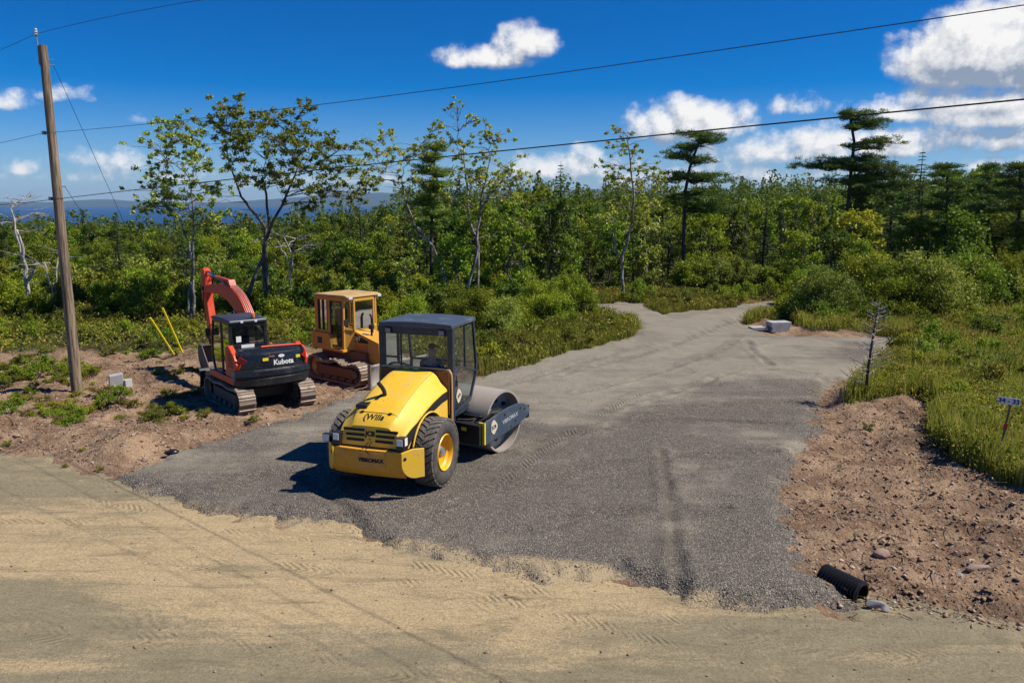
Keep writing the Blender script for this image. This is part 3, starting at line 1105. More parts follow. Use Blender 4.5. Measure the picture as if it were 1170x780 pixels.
def bush_mesh(h, w, nleaf, leafmat, barkmat, lsize=.09, nclump=22):
    tb = MB()
    cen, rad = [], []
    for k in range(nclump):
        a = random.uniform(0, 2 * math.pi)
        el = random.uniform(.12, 1.0)
        rr = w * .5 * math.sqrt(random.random()) * (1.1 - .55 * el)
        c = Vector((rr * math.cos(a), rr * math.sin(a), h * (.12 + .78 * el * random.uniform(.75, 1))))
        tb.tube(branch_path((rr * .15 * math.cos(a), rr * .15 * math.sin(a), -.05), c, .05, 3), [.02, .016, .011, .006], 4, False)
        cen.append(c)
        rad.append(w * random.uniform(.10, .19))
    per = [max(20, int(nleaf * (r ** 2) / sum(x ** 2 for x in rad))) for r in rad]
    pts = clumps(cen, rad, per, .8, .25)
    # shoots
    for k in range(int(nclump * .8)):
        c = random.choice(cen)
        tip = c + Vector((random.gauss(0, .12), random.gauss(0, .12), random.uniform(.15, .35) * h * .6))
        q = np.linspace(0, 1, 26)[:, None] * (np.array(tip) - np.array(c))[None, :] + np.array(c) + rng.normal(size=(26, 3)) * .05
        pts = np.concatenate([pts, q])
    pts = pts[pts[:, 2] > .03]
    v, f = leaves_arrays(pts, lsize * (.6 + .8 * rng.random(len(pts))), .55, .6)
    # merge leaves and stems into one mesh with two materials
    sv = np.array([tuple(p) for p in tb.v])
    sf = np.array([x for x in tb.f if len(x) == 4])
    V = np.concatenate([v, sv])
    F = np.concatenate([f, sf + len(v)])
    return np_mesh('bush', V, F, [leafmat, barkmat], mat_idx=np.concatenate([np.zeros(len(f), int), np.ones(len(sf), int)]).astype(np.int32))

def spruce_meshes(h, w, n_whorl, leafmat, barkmat, sparse=1.0, droop=.25):
    tb = MB()
    tb.tube([(0, 0, -.15), (.02, .02, h * .5), (0, 0, h)], [h * .014 + .02, h * .009 + .01, .008], 7)
    P, D = [], []
    for i in range(n_whorl):
        t = (i + random.uniform(-.3, .3)) / n_whorl
        z = h * (.07 + .92 * max(0, t))
        L = w * .5 * (1 - max(0, t)) ** .85 * random.uniform(.75, 1.15) + .06
        nb = random.randint(5, 7)
        a0 = random.uniform(0, 6.28)
        for k in range(nb):
            if random.random() > sparse: continue
            a = a0 + 2 * math.pi * k / nb + random.uniform(-.25, .25)
            Lb = L * random.uniform(.7, 1.15)
            d = Vector((math.cos(a), math.sin(a), 0))
            end = Vector((0, 0, z)) + d * Lb + Vector((0, 0, -droop * Lb + .12 * Lb))
            if Lb > .35: tb.tube([(0, 0, z), tuple(Vector((0, 0, z)).lerp(end, .5) + Vector((0, 0, -.04))), tuple(end)], [.014, .01, .004], 3, False)
            m = max(6, int(Lb * 30))
            s = np.array(Vector((-d.y, d.x, 0)))
            for j in range(m):
                tt = .12 + .88 * random.random() ** .75
                side = random.choice((-1, 1))
                wd = (1 - tt) * .38 * Lb + .07
                q = np.array(Vector((0, 0, z)).lerp(end, tt)) + s * side * wd * random.random() + np.array((0, 0, -.05 * random.random()))
                P.append(q)
                D.append(np.array(d) * .8 + s * side * .8 + np.array((0, 0, -.25 + .25 * random.random())))
    P = np.array(P)
    D = np.array(D)
    D /= np.linalg.norm(D, axis=1)[:, None]
    n = len(P)
    nn = np.tile(np.array((0, 0, 1.0)), (n, 1)) + rng.normal(size=(n, 3)) * .35
    s = np.cross(D, nn)
    s /= np.linalg.norm(s, axis=1)[:, None]
    L = (.13 + .12 * rng.random(n))[:, None]
    W = (.022 + .02 * rng.random(n))[:, None]
    v = np.stack([P - D * L * .4, P + s * W, P + D * L * .6, P - s * W], 1).reshape(-1, 3)
    crown = np_mesh('crown', v, np.arange(n * 4).reshape(-1, 4), leafmat)
    t = tb.build('trunk', barkmat, None, smooth=True, angle=180)
    tm = t.data
    bpy.data.objects.remove(t)
    return tm, crown

def veg_free(x, y, margin=.3):
    """true where plants may stand"""
    x = np.atleast_1d(np.asarray(x, float))
    y = np.atleast_1d(np.asarray(y, float))
    d = inside_dist(x, y, DRIVE)
    d = np.maximum(d, inside_dist(x, y, ROAD))
    d = np.maximum(d, inside_dist(x, y, DIRT_R))
    d = np.maximum(d, inside_dist(x, y, DIRT_L))
    return d < -margin

def place_tree(name, meshes, loc, rz, s, label, cat, group, tilt=0):
    root = empty(name, loc, rz, label, cat, group)
    root.scale = (s[0], s[0], s[1])
    root.rotation_euler = (random.uniform(-tilt, tilt), random.uniform(-tilt, tilt), rz)
    link_mesh('trunk', meshes[0], root)
    link_mesh('crown', meshes[1], root)
    return root

leafy = []
for k, (h, w, n, lm, bm_) in enumerate([(5.2, 3.4, 5200, 'leaf_a', 'bark_grey'), (5.8, 3.0, 5200, 'leaf_c', 'bark_dark'), (4.6, 3.6, 5200, 'leaf_b', 'bark_grey'),
                                         (6.0, 3.4, 5600, 'leaf_a', 'bark_grey'), (5.0, 2.6, 4000, 'leaf_pale', 'bark_white')]):
    leafy.append(leafy_tree_meshes(k, h, w, int(n * .62), M[lm], M[bm_], .20, .10, 30, 1 + k % 2))
bushes = []
for k, (h, w, n, lm) in enumerate([(2.3, 2.6, 5200, 'leaf_a'), (2.0, 2.4, 4800, 'leaf_b'), (2.7, 2.5, 5200, 'leaf_c'), (2.2, 2.8, 5200, 'leaf_pale'), (1.8, 2.2, 4200, 'leaf_b')]):
    bushes.append(bush_mesh(h, w, n, M[lm], M['bark_grey'], .125, 24))
lows = []
for k, (h, w, n, lm) in enumerate([(.75, 1.3, 1500, 'cover'), (.55, 1.1, 1200, 'leaf_b'), (.9, 1.2, 1600, 'leaf_a'), (.6, 1.2, 1300, 'cover')]):
    lows.append(bush_mesh(h, w, n, M[lm], M['bark_grey'], .065, 12))
spruces = [spruce_meshes(5.5, 2.6, 24, M['needle'], M['bark_dark']), spruce_meshes(6.5, 2.6, 28, M['needle'], M['bark_dark'], .9),
           spruce_meshes(4.2, 2.2, 20, M['needle'], M['bark_dark'])]

def zone(x, y):
    u = x / y * FPX + 585
    for lim, name in ((-20, 'beyond the left edge'), (60, 'left of the utility pole'), (130, 'right of the utility pole'), (200, 'left of the leaning tree'), (260, 'behind the leaning tree'),
                      (330, 'behind the spreading tree'), (400, 'behind the bulldozer'), (470, 'left of the gnarled tree'), (540, 'behind the roller cab'), (610, 'right of the gnarled tree'),
                      (690, 'left of the slender tree'), (760, 'right of the slender tree'), (830, 'behind the flat topped pine'), (905, 'beyond the driveway end'), (1000, 'below the tallest pine'),
                      (1080, 'behind the tall right shrubs'), (1150, 'above the right meadow')):
        if u < lim: return name
    return 'at the right edge'

def row(y):
    return 'front' if y < 46 else ('second' if y < 54 else ('third' if y < 64 else ('fourth' if y < 76 else 'last')))

def ok_spot(x, y):
    return veg_free(x, y, .4)[0]

# keep clear of the sight of the sparse foreground trees only by depth: the thicket stands where it stands
placed = []
def far_enough(x, y, r):
    for (a, b, c) in placed:
        if (a - x) ** 2 + (b - y) ** 2 < (r * .5 + c * .5) ** 2: return False
    return True

LEAF_LABEL = ['round mid green leafy tree', 'narrow dark green leafy tree', 'wide yellow green leafy tree', 'tall mid green leafy tree', 'slender pale flecked leafy tree']
BUSH_LABEL = ['mid green rounded bush', 'yellow green spreading bush', 'dark green dense bush', 'pale flecked spreading bush', 'low yellow green bush']
SPR_LABEL = ['dark conical spruce', 'tall loose dark spruce', 'short dark spruce']

def hscale(x, y):
    """how tall the wood stands: low scrub in front and on the left, taller behind and on the right"""
    u = x / y * FPX + 585
    f = np.interp(u, [0, 200, 350, 480, 560, 700, 850, 900, 1000, 1170], [.70, .64, .67, .93, 1.04, 1.02, .95, .95, 1.12, 1.22])
    return f * np.interp(y, [36, 44, 56, 90], [.55, .74, .96, 1.12])

counts = dict(t=0, b=0, s=0)
tries = 0
while tries < 9000:
    tries += 1
    y = 37 + 58 * random.random() ** .85
    x = random.uniform(-.68, .68) * y
    u = x / y * FPX + 585
    front = np.interp(u, [0, 120, 340, 480, 560, 640, 730, 800, 900, 905, 960, 1060, 1120, 1170], [40, 40, 40, 38, 37, 38, 44, 50, 50, 41, 41, 42, 45, 45])
    if y < front or not ok_spot(x, y): continue
    if 640 < u < 900 and y < 52: continue
    r = random.random()
    pine_zone = u > 1000
    if y < front + 7 or (r < .22 and y < 60):
        k, rad = 'b', 1.5
    elif r < .38:
        k, rad = 's', 1.9
    else:
        k, rad = 't', 2.3
    if counts[k] >= (290 if k != 's' else 230): continue
    if not far_enough(x, y, rad): continue
    placed.append((x, y, rad))
    counts[k] += 1
    z = float(ground_z(np.array([x]), np.array([y]))[0])
    hs_ = hscale(x, y) * random.uniform(.78, 1.16)
    zn = zone(x, y)
    if k == 't':
        i = random.choice([0, 0, 1, 2, 3, 1, 4])
        place_tree('leafy_tree', leafy[i], (x, y, z), random.uniform(0, 6.28), (hs_ * random.uniform(.85, 1.1), hs_), LEAF_LABEL[i] + ' in the ' + row(y) + ' row ' + zn, 'tree', 'leafy trees of the thicket', .06)
    elif k == 's':
        i = random.randrange(3)
        hs_ *= random.choice([.7, .85, .95, 1.1])
        place_tree('spruce_tree', spruces[i], (x, y, z), random.uniform(0, 6.28), (hs_, hs_ * 1.05), SPR_LABEL[i] + ' in the ' + row(y) + ' row ' + zn, 'tree', 'spruces of the thicket', .03)
    else:
        i = random.choice([0, 1, 2, 3, 1, 4, 0])
        s = random.uniform(.7, 1.1) * np.interp(y, [36, 50], [.85, 1.15])
        o = link_mesh('bush', bushes[i])
        o.location = (x, y, z)
        o.scale = (s, s, s * random.uniform(.85, 1.1))
        o.rotation_euler = (0, 0, random.uniform(0, 6.28))
        tag(o, BUSH_LABEL[i] + ' in the ' + row(y) + ' row ' + zn, 'bush', 'bushes of the thicket')

# far wood: one uncountable mass beyond the trees one can tell apart
def far_wood():
    V, F = [], []
    cs, hs, ws = [], [], []
    t = 0
    n_tree = 0
    while n_tree < 3000 and t < 30000:
        t += 1
        y = 92 * (1 + 5.5 * random.random() ** 1.5)
        x = random.uniform(-.70, .70) * y
        n_tree += 1
        cs.append((x, y))
    cs = np.array(cs)
    zz = ground_z(cs[:, 0], cs[:, 1])
    P, S = [], []
    for (x, y), z in zip(cs, zz):
        u = x / y * FPX + 585
        h = random.uniform(4.5, 7.2) * (.90 if u < 330 else 1.0 if u < 450 else 1.25)
        con = random.random() < .45
        n = int(240 if y < 160 else 130)
        t = rng.random(n)
        if con:
            rr = (1 - t) * 1.5 * np.sqrt(rng.random(n)) + .1
        else:
            rr = 2.2 * np.sqrt(np.clip(np.sin(np.pi * np.clip(t, .05, .97)), 0, 1)) * np.sqrt(rng.random(n)) * (.8 + .4 * rng.random())
        a = rng.random(n) * 6.283
        P.append(np.stack([x + rr * np.cos(a), y + rr * np.sin(a), z + h * (.1 + .9 * t)], 1))
        S.append(np.full(n, (.30 if con else .38) * (1 if y < 160 else 1.6)) * (.6 + .8 * rng.random(n)))
    P = np.concatenate(P)
    S = np.concatenate(S)
    v, f = leaves_arrays(P, S, .6, .6)
    me = np_mesh('far_wood', v, f, M['leaf_c'])
    tag(link_mesh('far_wood', me), 'distant dark green wood running to the skyline and the sea', 'wood', kind='stuff')
far_wood()

# low shrubs at the foot of the thicket and on the meadow
n_low = 0
MBUSH = []
lowp = []
for t in range(6000):
    if n_low >= 285: break
    y = 13 + 37 * random.random() ** .8
    x = random.uniform(-.66, .66) * y
    u = x / y * FPX + 585
    if x > 5 and y > 13 and u < 1185: pass
    elif y < 28: continue
    if not ok_spot(x, y): continue
    if x > 8 and y < 20 and random.random() < .5: continue
    if any((a - x) ** 2 + (b - y) ** 2 < .7 for a, b in lowp): continue
    lowp.append((x, y))
    n_low += 1
    i = random.randrange(4)
    o = link_mesh('low_shrub', lows[i])
    s = random.uniform(.7, 1.35) * (1.15 if x > 6 and y > 17 else 1)
    o.location = (x, y, float(ground_z(np.array([x]), np.array([y]))[0]))
    o.scale = (s, s, s * random.uniform(.7, 1.1))
    o.rotation_euler = (0, 0, random.uniform(0, 6.28))
    side = 'on the meadow right of the driveway' if x > 6 else ('between the thicket and the driveway' if u > 400 else 'at the foot of the thicket behind the machines')
    if x > 6:
        spot = 'in the ' + ('near' if y < 19 else 'middle' if y < 26 else 'far' if y < 34 else 'farthest') + ' right meadow ' + ('by the bare little spruce' if u < 1010 else 'left of the lot sign' if u < 1090 else 'behind the lot sign' if u < 1150 else 'at the right edge')
    else:
        spot = 'in the ' + ('near' if y < 34 else 'middle' if y < 40 else 'far') + ' scrub ' + zone(x, y)
    tag(o, ['low brown green shrub', 'low yellow green shrub', 'low mid green shrub', 'low spreading brown green shrub'][i] + ' ' + spot, 'shrub', 'low shrubs in front of the thicket')
# a few weeds standing in the bare earth on the left
for (px, py, s) in [(15, 432, .9), (40, 428, 1.0), (70, 432, .9), (25, 412, .6), (105, 428, .55), (60, 462, .5), (80, 470, .6), (118, 452, .7), (133, 458, .8), (150, 462, .5), (100, 468, .5), (160, 395, .7), (228, 402, .7),
                    (247, 400, .7), (202, 405, .6), (30, 452, .6), (210, 478, .35), (165, 478, .35), (990, 495, .3), (1070, 470, .7), (1045, 455, .6), (85, 425, .8), (95, 520, .2), (8, 508, .28), (115, 537, .2), (75, 535, .15), (5, 440, .8)]:
    x, y = G(px, py)
    i = random.randrange(3)
    o = link_mesh('weed', lows[i])
    o.location = (x, y, sz(x, y))
    o.scale = (s, s, s * .8)
    o.rotation_euler = (0, 0, random.uniform(0, 6.28))
    side = ('at the far left' if px < 50 else 'left of the utility pole' if px < 85 else 'right of the utility pole' if px < 190 else 'beside the excavator' if px < 400 else 'right of the driveway')
    tag(o, ('large' if s > .75 else 'medium' if s > .5 else 'small' if s > .3 else 'tiny') + ' green weed in the ' + ('far' if py < 425 else 'middle' if py < 456 else 'near') + ' bare earth ' + side, 'weed', 'weeds in the bare earth')

def strewn_weeds():
    n = 0
    while n < 95:
        px, py = random.uniform(-10, 340), random.uniform(398, 500)
        if random.random() < (py - 398) / 130: continue
        x, y = G(px, py)
        if inside_dist(np.array([x]), np.array([y]), DIRT_L)[0] < .1 or inside_dist(np.array([x]), np.array([y]), DRIVE)[0] > -.4: continue
        if (x + 7.4) ** 2 + (y - 23.8) ** 2 < 4.5: continue
        n += 1
        i = random.choice([0, 3, 0, 1, 2])
        s = random.uniform(.22, .75) * (1 if px < 200 else .7)
        o = link_mesh('weed', lows[i])
        o.location = (x, y, sz(x, y))
        o.scale = (s, s, s * random.uniform(.5, .8))
        o.rotation_euler = (0, 0, random.uniform(0, 6.28))
        side = 'left of the utility pole' if px < 85 else ('between pole and excavator' if px < 215 else 'beside the excavator')
        tag(o, ['brown green', 'yellow green', 'mid green', 'spreading brown green'][i] + ' weed in the ' + ('far' if py < 420 else 'middle' if py < 445 else 'near') + ' bare earth ' + side, 'weed', 'weeds in the bare earth')
strewn_weeds()

# grass and ground cover
def grass_blades(n, region, h0, h1, name, mat, label, wide=.012, lean=.35, clumpy=True):
    X, Y = region(n)
    keep = veg_free(X, Y, -.05)
    edge = fbm(X * .9, Y * .9, 3, 12)
    keep &= (edge > .30)
    X, Y = X[keep], Y[keep]
    n = len(X)
    Z = ground_z(X, Y)
    h = (h0 + (h1 - h0) * rng.random(n)) * (.5 + 1.0 * fbm(X * 1.2, Y * 1.2, 3, 44))
    a = rng.random(n) * 6.283
    d = np.stack([np.cos(a), np.sin(a), np.zeros(n)], 1)
    s = np.stack([-np.sin(a + rng.normal(size=n)), np.cos(a + rng.normal(size=n)), np.zeros(n)], 1)
    B = np.stack([X, Y, Z - .02], 1)
    ln = (lean * rng.random(n))[:, None] * h[:, None]
    w = wide * (.6 + .9 * rng.random(n))[:, None]
    mid = B + d * ln * .35 + np.stack([0 * h, 0 * h, h * .6], 1)
    tip = B + d * ln + np.stack([0 * h, 0 * h, h], 1)
    v = np.stack([B - s * w, B + s * w, mid + s * w * .8, tip, mid - s * w * .8], 1).reshape(-1, 3)
    f = np.arange(n * 5).reshape(-1, 5)
    me = np_mesh(name, v, f, mat)
    tag(link_mesh(name, me), label, 'grass', kind='stuff')

def reg_right(n):
    Y = 12.5 + 30 * rng.random(n) ** 1.25
    X = 5.5 + (Y * .86 - 5.5) * rng.random(n)
    return X, Y
def reg_mid(n):
    Y = 27 + 24 * rng.random(n)
    X = -4.5 + 17 * rng.random(n)
    return X, Y
grass_blades(250000, reg_right, .16, .66, 'grass', M['grass'], 'tall green and straw grass on the meadow right of the driveway', .011)
grass_blades(80000, reg_mid, .16, .50, 'grass', M['grass'], 'tall bright grass strip left of the driveway behind the roller', .017)

def cover(n, region, name, mat, label, size=.09, per=9, hh=.35):
    X, Y = region(n)
    keep = veg_free(X, Y, .0)
    X, Y = X[keep], Y[keep]
    Z = ground_z(X, Y)
    n = len(X)
    P = np.repeat(np.stack([X, Y, Z], 1), per, 0)
    hgt = np.repeat(hh * (.3 + 1.1 * fbm(X * .7, Y * .7, 3, 61)), per)
    P[:, 0] += rng.normal(size=len(P)) * .14
    P[:, 1] += rng.normal(size=len(P)) * .14
    P[:, 2] += hgt * rng.random(len(P))
    v, f = leaves_arrays(P, size * (.6 + .8 * rng.random(len(P))), .5, .8)
    me = np_mesh(name, v, f, mat)
    tag(link_mesh(name, me), label, 'ground cover', kind='stuff')
def reg_all(n):
    Y = 28 + 62 * rng.random(n) ** .9
    X = (rng.random(n) * 1.36 - .68) * Y
    return X, Y
cover(42000, reg_all, 'ground_cover', M['cover'], 'mixed brown green undergrowth covering the clearing under the thicket', .12, 6, .55)
cover(58000, reg_right, 'ground_cover', M['cover'], 'low leafy undergrowth among the grass right of the driveway', .065, 9, .50)
def reg_fern(n):
    cx, cy = G(1095, 392)
    return cx + rng.normal(size=n) * 1.5, cy + rng.normal(size=n) * 2.2
cover(1500, reg_fern, 'ferns', M['rusty_fern'], 'patch of orange turned ferns in the meadow on the right', .09, 14, .5)

for k, (fx_, fy_, sx_, sy_, n_, lb_) in enumerate([(1050, 428, .7, 1.0, 380, 'rusty brown weeds in the meadow right of the bare little spruce'), (1125, 455, .6, .8, 260, 'orange brown weeds just above the lot sign'),
                                     (1150, 368, 1.6, 2.0, 500, 'rusty undergrowth near the right edge below the far shrubs'), (800, 350, 3.0, 1.4, 600, 'rusty undergrowth beyond the far bend of the driveway'), (705, 338, 2.6, 1.2, 450, 'brown undergrowth around the slender pale tree')]):
    def reg_k(n, a=fx_, b_=fy_, c_=sx_, d_=sy_):
        cx, cy = G(a, b_)
        return cx + rng.normal(size=n) * c_, cy + rng.normal(size=n) * d_
    cover(n_, reg_k, 'ferns', M['rusty_fern'] if k != 1 else M['cover'], lb_, .085, 12, .45)

# ---- the sparse trees one can tell apart, each with its own trunk lines and leaf clumps
def sketch_tree(name, Y, trunks, cl, label, cat, leafmat, barkmat, r0=.13, leafn=70, lsize=.17, crad=.42, bare=0, depth=1.3, dead=None):
    base = P3(*trunks[0][0], Y)
    gz = float(ground_z(np.array([base.x]), np.array([Y]))[0])
    origin = Vector((base.x, Y, gz))
    root = empty(name, origin, 0, label, cat)
    tb = MB()
    allp = []
    k = Y / FPX
    for ti, tr in enumerate(trunks):
        dy = random.uniform(-.5, .5)
        pts = []
        for j, (px, py) in enumerate(tr):
            p = P3(px, py, Y)
            p.y += dy * j * .5
            p -= origin
            pts.append(p)
        if ti == 0 or len(tr) > 3:
            pts.insert(0, Vector((pts[0].x, 0, -.1)))
        # resample with wobble
        res = []
        for a, b in zip(pts[:-1], pts[1:]):
            for s in range(3):
                res.append(a.lerp(b, s / 3) + Vector((random.gauss(0, .03), random.gauss(0, .03), 0)))
        res.append(pts[-1])
        rr = r0 * (1 if ti == 0 else .8)
        tb.tube(res, [rr * (1 - .8 * i / len(res)) + .012 for i in range(len(res))], 8)
        allp += [(p, rr * (1 - .8 * i / len(res))) for i, p in enumerate(res) if i > len(res) * .3]
    P = []
    tips = []
    for c in cl:
        px, py = c[0], c[1]
        s = c[2] if len(c) > 2 else 1.0
        p = P3(px, py, Y) - origin
        p.y += random.uniform(-depth, depth)
        best = min(allp, key=lambda a: (a[0] - p).length + (3.0 if a[0].z > p.z - .1 else 0))
        path = branch_path(best[0], p, .045, 6, .06)
        r1 = max(.018, min(best[1] * .6, .06))
        tb.tube(path, [r1 * (1 - .8 * i / 6) + .006 for i in range(7)], 5, False)
        allp += [(q, r1 * .5) for q in path[2:5]]
        subs = []
        for j in range(11):
            e = p + Vector((random.gauss(0, 1), random.gauss(0, 1), random.gauss(0, .6))) * crad * s * .95
            st = path[random.randint(3, 5)]
            tb.tube(branch_path(st, e, .06, 3), [.014, .011, .008, .004], 4, False)
            subs.append(e)
        n = int(leafn * s * 2.1)
        cc = [tuple(e) for e in subs]
        if n > 0:
            P.append(clumps(cc, [crad * s * .40] * 11, [max(3, n // 11)] * 11, .7, .1))
    for j in range(bare):
        q = random.choice(allp)[0]
        if q.z < 1.0: continue
        e = q + Vector((random.choice((-1, 1)) * random.uniform(.5, 1.5), random.gauss(0, .6), random.uniform(-.1, .7)))
        tb.tube(branch_path(q, e, .07, 4), [.022, .017, .012, .008, .004], 4, False)
    tb.build('trunk', barkmat, root, smooth=True, angle=180)
    if P:
        P = np.concatenate(P)
        v, f = leaves_arrays(P, lsize * (.6 + .8 * rng.random(len(P))), .62, .5)
        link_mesh('crown', np_mesh('crown', v, f, leafmat), root)
    return root

sketch_tree('leaning_tree', 39.5, [[(216, 353), (218, 301), (214, 279), (198, 243)], [(220, 330), (221, 308), (223, 265), (225, 243), (224, 208)]],
    [(165, 160, .9), (180, 172, .8), (186, 185), (175, 212, .7), (205, 150), (212, 142), (228, 182), (245, 192), (200, 223, 1.1), (213, 233, 1.1), (145, 238, .7), (185, 232), (238, 216), (160, 236, .6), (180, 198, .7), (222, 160), (190, 215, .8), (222, 206), (232, 228), (247, 248, .9), (262, 252, .8), (196, 160, .6)],
    'thin tree with bleached grey trunk and thin olive crown directly behind the excavator arm', 'tree', M['leaf_olive'], M['bark_white'], .085, 250, .125, .50, 16)
sketch_tree('spreading_tree', 41.0, [[(281, 342), (290, 315), (299, 294), (304, 265), (299, 222), (293, 204)], [(301, 280), (312, 255), (330, 225), (345, 190)], [(303, 260), (292, 245), (275, 225), (262, 190)]],
    [(262, 128), (248, 140, .9), (275, 125, .8), (290, 138), (275, 160), (300, 165, 1.2), (318, 158, 1.2), (330, 145), (340, 130), (345, 155), (325, 185, 1.2), (350, 188), (365, 158), (380, 188, .9), (397, 170), (402, 195), (388, 220), (370, 212, 1.1), (410, 222, .8),
     (345, 215, 1.1), (300, 195, 1.1), (346, 118, .6), (280, 182, 1.1), (312, 208, 1.1), (256, 162), (360, 232, .8), (300, 140), (330, 172), (378, 170, .7), (285, 205, .9), (290, 150), (266, 145), (348, 172)],
    'wide spreading olive leafed tree with dark forked trunk between excavator and bulldozer', 'tree', M['leaf_olive'], M['bark_grey'], .12, 290, .125, .56, 22)
sketch_tree('twin_stemmed_tree', 43.5, [[(534, 338), (545, 285), (548, 248), (552, 217), (560, 185)], [(513, 330), (495, 282), (474, 257), (461, 223), (458, 202)], [(546, 280), (536, 250), (534, 215), (530, 185)], [(548, 240), (560, 222), (575, 205)]],
    [(415, 190), (425, 168), (438, 148, .7), (452, 170), (466, 175, .8), (442, 190), (490, 155, .7), (520, 124, .5), (500, 143, .6), (540, 140, .6), (562, 150, .7), (572, 158, .7), (552, 178, .8), (530, 195), (580, 195, .9), (592, 203, .9), (565, 212), (545, 205), (518, 160, .6),
     (410, 205, .8), (428, 205, .8), (488, 175, .7), (570, 190), (520, 180, .7), (556, 160, .5), (505, 225, .8), (530, 235, .9), (585, 225, .9), (478, 205, .7), (535, 165, .5), (550, 195)],
    'gnarled pale barked tree with two diverging stems and sparse leaves behind the roller', 'tree', M['leaf_olive'], M['bark_white'], .09, 210, .125, .50, 26)
sketch_tree('slender_tree', 48.0, [[(711, 329), (711, 292), (721, 265), (725, 231), (722, 196), (717, 158)], [(711, 300), (702, 282), (700, 262)]],
    [(716, 150, .7), (705, 168, .7), (723, 172, .7), (702, 187, .8), (737, 190, .7), (746, 203, .8), (700, 205, .7), (741, 217), (714, 215), (732, 237), (750, 235, .8), (705, 232, .8), (695, 248, .9), (745, 250), (722, 250)],
    'slender pale trunked tree standing alone beside the far bend of the driveway', 'tree', M['leaf_olive'], M['bark_white'], .10, 200, .14, .56, 12)
sketch_tree('dead_tree', 41.0, [[(32, 348), (31, 320), (28, 300), (22, 280), (17, 255), (13, 238)], [(31, 324), (38, 312), (42, 302), (60, 300)], [(26, 300), (28, 280), (24, 262)]],
    [(5, 232, .5), (20, 222, .3), (45, 245, .3), (12, 250, .4)], 'bleached dead tree with bare forked trunk left of the utility pole', 'dead tree', M['leaf_olive'], M['dead'], .11, 0, .1, .5, 22)
sketch_tree('dead_tree', 40.0, [[(66, 372), (64, 345), (60, 320), (57, 298)], [(63, 340), (61, 320), (62, 300)]],
    [(58, 285, .3), (50, 300, .3)], 'thin grey dead snag just left of the utility pole', 'dead tree', M['leaf_olive'], M['dead'], .05, 0, .1, .35, 10)
sketch_tree('dead_tree', 42.0, [[(330, 300), (322, 285), (318, 275)], [(334, 310), (333, 290), (325, 262)]],
    [(300, 272, .4), (340, 270, .4), (312, 262, .4), (350, 280, .4)], 'bare bleached dead branches between the spreading tree and the bulldozer', 'dead tree', M['leaf_olive'], M['dead'], .05, 0, .1, .7, 12)

def pine(name, Y, trunk, plates, label, r0=.16):
    base = P3(*trunk[0], Y)
    gz = float(ground_z(np.array([base.x]), np.array([Y]))[0])
    origin = Vector((base.x, Y, gz))
    root = empty(name, origin, 0, label, 'tree')
    tb = MB()
    pts = [Vector((0, 0, -.1))] + [P3(px, py, Y) - origin for px, py in trunk]
    tb.tube(pts, [r0 * (1 - .75 * i / len(pts)) for i in range(len(pts))], 8)
    k = Y / FPX
    P, D = [], []
    for (px, py, w) in plates:
        c = P3(px, py, Y) - origin
        W = w * k
        # nearest trunk point a bit below
        tp = min(pts, key=lambda p: abs(p.z - (c.z - .25)))
        a, b = None, None
        for i in range(len(pts) - 1):
            if pts[i].z <= c.z - .1 <= pts[i + 1].z or i == len(pts) - 2:
                t = min(1, max(0, (c.z - .1 - pts[i].z) / max(.01, pts[i + 1].z - pts[i].z)))
                tp = pts[i].lerp(pts[i + 1], t)
                break
        nb = max(4, int(w / 4.5))
        for j in range(nb):
            ox = random.uniform(-W, W)
            e = c + Vector((ox, random.uniform(-W, W) * .9, random.gauss(0, .16) + .12 * abs(ox) * random.uniform(-.6, 1.2)))
            path = branch_path(tp, e, .05, 5, random.uniform(-.04, .05))
            tb.tube(path, [.05, .04, .03, .022, .015, .008], 4, False)
            for q in path[2:]:
                for s in range(4):
                    cc = q + Vector((random.gauss(0, .26), random.gauss(0, .26), random.gauss(0, .07) + .08))
                    n = 44
                    d = rng.normal(size=(n, 3))
                    d[:, 2] = np.abs(d[:, 2]) * .5
                    d /= np.linalg.norm(d, axis=1)[:, None]
                    P.append(np.array(cc) + d * .09 * rng.random((n, 1)) + rng.normal(size=(n, 3)) * np.array((.11, .11, .045)))
                    D.append(d)
    for j in range(9):          # dead limbs
        t = pts[random.randint(2, len(pts) - 2)] + Vector((0, 0, random.uniform(-.6, .6)))
        a = random.uniform(0, 6.28)
        e = t + Vector((math.cos(a), math.sin(a) * .7, random.uniform(-.25, .35))) * random.uniform(.6, 1.8)
        tb.tube(branch_path(t, e, .06, 4), [.035, .026, .018, .012, .005], 4, False)
    P = np.concatenate(P)
    D = np.concatenate(D)
    n = len(P)
    s = np.cross(D, rng.normal(size=(n, 3)))
    s /= np.linalg.norm(s, axis=1)[:, None]
    L = (.12 + .10 * rng.random(n))[:, None]
    W = .018
    v = np.stack([P, P + D * L * .5 + s * W, P + D * L, P + D * L * .5 - s * W], 1).reshape(-1, 3)
    tb.build('trunk', M['bark_dark'], root, smooth=True, angle=180)
    link_mesh('crown', np_mesh('crown', v, np.arange(n * 4).reshape(-1, 4), M['needle_pine']), root)

